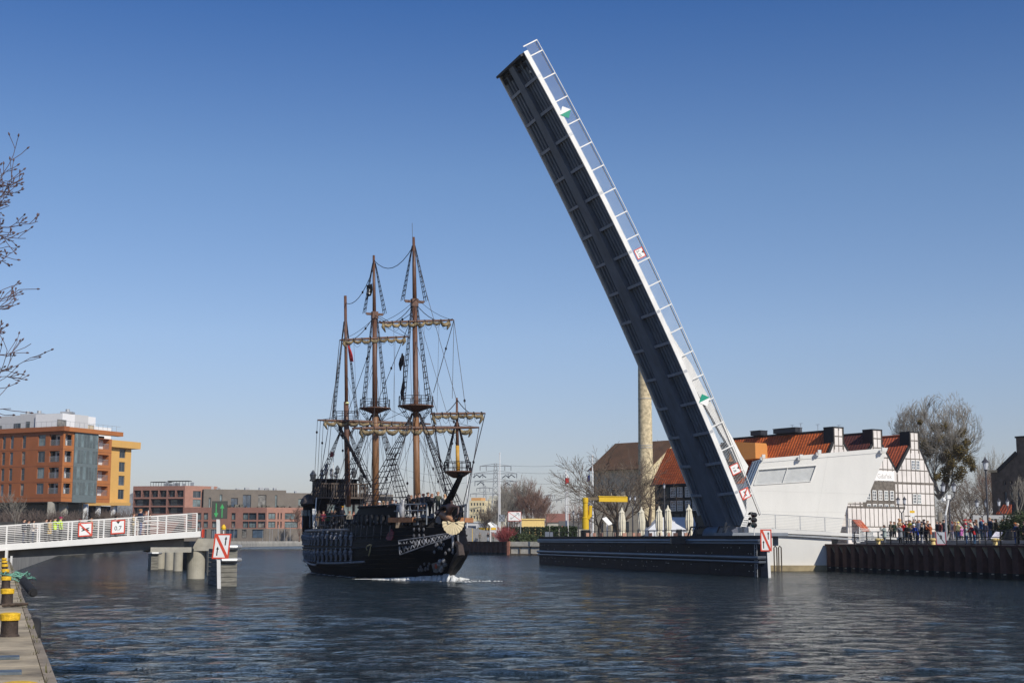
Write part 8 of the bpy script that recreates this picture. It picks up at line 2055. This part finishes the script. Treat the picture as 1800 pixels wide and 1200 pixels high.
for (px, fy, H, pose, coat, tr, hk, hc_, lc_, lab) in R_:
    off = .7 if fy >= 955 else {953: .9}.get(fy, 2.9 + (952 - fy) * 1.1 + rng.uniform(-.3, .3))
    p = yfor(px, off); p.z = 2.46 if off < 1.5 else 2.80
    fc = face_to(p, SHIPC) + rng.uniform(-.35, .35)
    if 'from behind' in lab or 'walking away' in lab: fc += 2.6
    k = 1.0 + (.06 if fy < 953 else 0)
    person(p, fc, H * k, pose, coat, tr, hk, hc_, lab, CROWD, bool(lc_))
# paving under the crowd rises slightly to the square; people on the fixed span
L_P = [
 (41.5, 'stand', 1.78, '1c2434', '1f2c4a', 'short', '1a1512', 0, 2.6, 'person in navy jacket at the left end of the left span'),
 (49.5, 'hold', 1.66, '1f1f24', '2b2f3a', 'short', '3a2c24', 0, 3.2, 'shorter person in black between the navy jacket and the white blouse'),
 (58, 'hold', 1.68, 'c9bfb4', '26354f', 'long', '2a1e1a', 0, 2.4, 'dark haired person in white blouse on the left span'),
 (80.5, 'hold', 1.70, '26262c', '2c2c33', 'short', '241a16', 0, 3.6, 'person in black left of the mustard coat'),
 (87, 'stand', 1.66, 'b59a5e', '3a3026', 'long', '3a261c', 1, 1.6, 'person in long mustard coat on the left span'),
 (96, 'photo', 1.74, 'c4e81c', '2a2c34', 'cap', '2a2620', 0, 2.2, 'person in yellow safety vest, left of two'),
 (106, 'stand', 1.74, 'bfe020', '1c1c22', 'cap', 'a0225a', 0, 2.4, 'person in yellow safety vest with crimson cap, right of two'),
 (151, 'lean', 1.62, '2c5a44', '24262c', 'short', '1c1a18', 0, 4.6, 'person in green jacket on the left span behind the struck out oars sign'),
 (160, 'stand', 1.55, 'b99470', '5a4a3c', 'short', '9a7550', 0, 5.2, 'fair haired person right of the green jacket'),
 (140, 'stand', 1.55, '4a2430', '2a2a30', 'long', '5a2c2c', 0, 5.2, 'person with reddish hair left of the green jacket'),
 (203, 'stand', 1.60, 'd8d4cc', '30343c', 'long', '0f0e0e', 0, 5.0, 'black haired person in white behind the 0,7 sign'),
 (234, 'hold', 1.66, 'b8a47c', '6a6450', 'short', '6a4a34', 0, 1.8, 'person in sandy jacket and trousers left of the tall navy jacket'),
 (246, 'stand', 1.96, '1a2844', '35487c', 'short', '9a6a44', 0, 2.0, 'tall person in navy jacket and blue jeans near the end of the left span'),
 (256, 'stand', 1.80, '8c7a78', '2c2c38', 'short', '7a4a34', 0, 3.4, 'person in mauve jacket just behind the tall navy jacket'),
 (262, 'stand', 1.62, '5c4a40', '2a2a30', 'long', '3a2a20', 0, 4.0, 'brown haired person right of the tall navy jacket'),
]
for (px, pose, H, coat, tr, hk, hc_, lc_, W, lab) in L_P:
    P = onplane(px, 930, PL + w_ * W, w_); t = (P - LB(0, W)).dot((lb_top[0] - lb_top[1]).normalized()); q = LB(t, W, -.05)
    d = (lb_top[0] - lb_top[1]).normalized(); base = LB(0, W); hor = V((P.x, P.y, 0)); tt_ = (V((P.x, P.y, 0)) - V((base.x, base.y, 0))).length / V((d.x, d.y, 0)).length
    z = (base + d * tt_).z - .05
    person(V((P.x, P.y, z)), face_to(P, SHIPC) + rng.uniform(-.5, .5), H, pose, coat, tr, hk, hc_, lab, 'people on the left span', bool(lc_))
# on board
SG = 'people aboard the galleon'
B_P = [
 (5.6, -1.9, 3.68, 561, 'stand', 1.72, '6b5a4a', '7a7268', 'short', '7a6a58', 'person in brown jacket and pale trousers by the white gangboard on the ship'),
 (5.8, 0, 3.68, 576, 'stand', 1.68, '2e5a3c', '1c1c22', 'short', '4a3a30', 'person in green jacket on the aft deck of the ship'),
 (5.0, 0, 3.68, 583, 'photo', 1.72, '26262c', '1c1c22', 'short', 'b8906c', 'person in black holding up a camera below the ship balcony'),
 (4.8, 0, 3.68, 589, 'hold', 1.70, '1d1d22', '1c1c22', 'long', 'a88868', 'fair person in black next to the camera holder on the ship'),
 (6.3, 0, 3.9, 602, 'hold', 1.82, '20202c', '18181c', 'beanie', 'e0a010', 'person in yellow headscarf and dark vest at the middle of the aft deck'),
 (7.5, 0, 3.68, 615, 'stand', 1.62, '8c8478', '2a2a30', 'short', 'a07858', 'person in pale sweater right of the yellow headscarf'),
 (7.2, 0, 3.68, 622, 'hold', 1.60, '9a5a48', '2a2a30', 'long', '6a4a3a', 'person in brick red sweater beside the steering wheel'),
 (8.5, 0, 3.68, 631, 'stand', 1.66, 'a8a49c', '2a2a30', 'short', '4a3a30', 'person in light grey at the steering wheel'),
 (11, 0, 4.2, 645, 'stand', 1.75, 'b03a30', '2a2a30', 'short', '7a5a48', 'person in red jacket at the waist rail, aft of the main mast'),
 (12, 0, 4.2, 652, 'hold', 1.72, 'c8c8c8', '2a2a30', 'short', '9a8a78', 'person in white top beside the foot of the main mast'),
 (14.5, 0, 4.2, 667, 'stand', 1.76, '8a8f98', '2a2a30', 'beanie', 'd8dce0', 'person in grey with white hat just forward of the main mast'),
 (15.6, 0, 4.2, 674, 'stand', 1.78, '9a8c78', '2a2a30', 'long', 'b8986c', 'blond person in beige forward of the main mast'),
 (16.6, 0, 4.2, 681, 'stand', 1.72, '5a5f70', '2a2a30', 'short', 'a89888', 'person in slate blue amidships'),
 (18, 0, 4.2, 690, 'stand', 1.82, '44484c', '2a2a30', 'short', '54483c', 'person in dark grey just aft of the silver statue'),
 (23.5, -1.7, 4.5, 718, 'stand', 1.74, '1d1d22', '1a1a20', 'short', '5a4a3c', 'person in black next to the silver statue on the bow'),
 (24.3, -1.5, 4.5, 723, 'photo', 1.68, '4a3c30', '1a1a20', 'short', '9a7458', 'person in brown raising hands on the bow deck'),
 (25, -1.8, 4.5, 730, 'hold', 1.72, '1c1c24', '1a1a20', 'short', '3a2c24', 'person in black with folded hands aft of the foremast foot'),
 (25.3, -1.6, 4.5, 737, 'stand', 1.80, '16161c', '1a1a20', 'short', '2a211c', 'dark haired person in black before the foremast foot'),
 (28.1, -1.5, 4.42, 752, 'stand', 1.86, '1c1f28', '1a1a20', 'short', 'a88a70', 'tall person in dark jacket in the middle of the bow rail'),
 (28.6, -1.3, 4.42, 759, 'hold', 1.74, '22222a', '1a1a20', 'long', '8a5a40', 'brown haired person between the dark jacket and the olive coat on the bow'),
 (29.6, -1.2, 4.42, 770, 'stand', 1.86, '5a5a4c', '2a2a30', 'short', 'b8987c', 'person in olive grey coat nearest the bowsprit'),
 (30.3, -.9, 4.42, 782, 'stand', 1.66, 'c8b8a0', '2a2a30', 'long', 'c8a478', 'blond person in cream right behind the bowsprit'),
 (10, 0, 4.2, 640, 'stand', 1.70, '30343c', '2a2a30', 'cap', '20242c', 'person with dark cap just forward of the steering wheel on the ship'),
 (13.4, 0, 4.25, 658, 'stand', 1.68, '77684c', '2a2a30', 'long', '4a3424', 'person in ochre jacket right beside the main mast'),
 (17.3, 0, 4.2, 685, 'hold', 1.66, 'a04848', '2a2a30', 'short', '3c2c24', 'person in faded red top amidships between slate blue and dark grey'),
 (19.2, -.5, 4.25, 696, 'stand', 1.74, '8c8c90', '2a2a30', 'cap', 'd0d0d0', 'person with pale cap directly behind the silver statue'),
 (6.0, -1.0, 3.68, 569, 'hold', 1.64, '7c2838', '1c1c22', 'long', '5a3a2c', 'person in crimson jacket between the brown and the green jacket on the aft deck'),
 (26.5, -1.2, 4.5, 744, 'stand', 1.7, '3a3c48', '1a1a20', 'beanie', '5a3030', 'person with maroon beanie just forward of the foremast foot'),
]
for (x, y, z, px, pose, H, coat, tr, hk, hc_, lab) in B_P:
    p = PX(px, 880, x); y_ = max(-2.9, min(2.9, p.y)); q = wld(x, y_, z); person(q, RZ + pi / 2 + rng.uniform(-.8, .8), H, pose, coat, tr, hk, hc_, lab, SG)
# walkers on the far quay
for (px, Y, coat, tr, hk, lab) in ((843.5, 288, '6a6458', '4a4a44', 'short', 'person in khaki walking on the far quay, leftmost of three'), (858, 286, '1a1a20', '8a98a8', 'long', 'person in black top and pale jeans on the far quay'), (867, 287, '8a7a68', '3c4a3c', 'short', 'person in tan jacket by the red bush on the far quay')):
    person(V((xpix(px, Y), Y, 2.425)), .6, 1.76, 'stride', coat, tr, hk, '4a3c30', lab, 'walkers on the far quay')
person(V((xpix(988.5, 200), 200, 2.9)), .4, 1.75, 'stand', 'e0482c', '3a3a44', 'hood', 'e0482c', 'person in bright orange coat behind the thuja row', 'walkers on the terrace', True)
# ================================================================ thin spring haze over the water
hz_ = MB(); hz_.box((0, 1270, 30), (3000, 2700, 66))
hm = bpy.data.materials.new('haze'); hm.use_nodes = True; hn = hm.node_tree; hn.nodes.remove(hn.nodes['Principled BSDF'])
pv = hn.nodes.new('ShaderNodeVolumePrincipled'); pv.inputs['Color'].default_value = (.80, .86, .95, 1); pv.inputs['Density'].default_value = .00012; pv.inputs['Anisotropy'].default_value = .1
hn.links.new(pv.outputs[0], hn.nodes['Material Output'].inputs['Volume'])
ho = hz_.build('haze', hm, fixn=True); ho['kind'] = 'stuff'
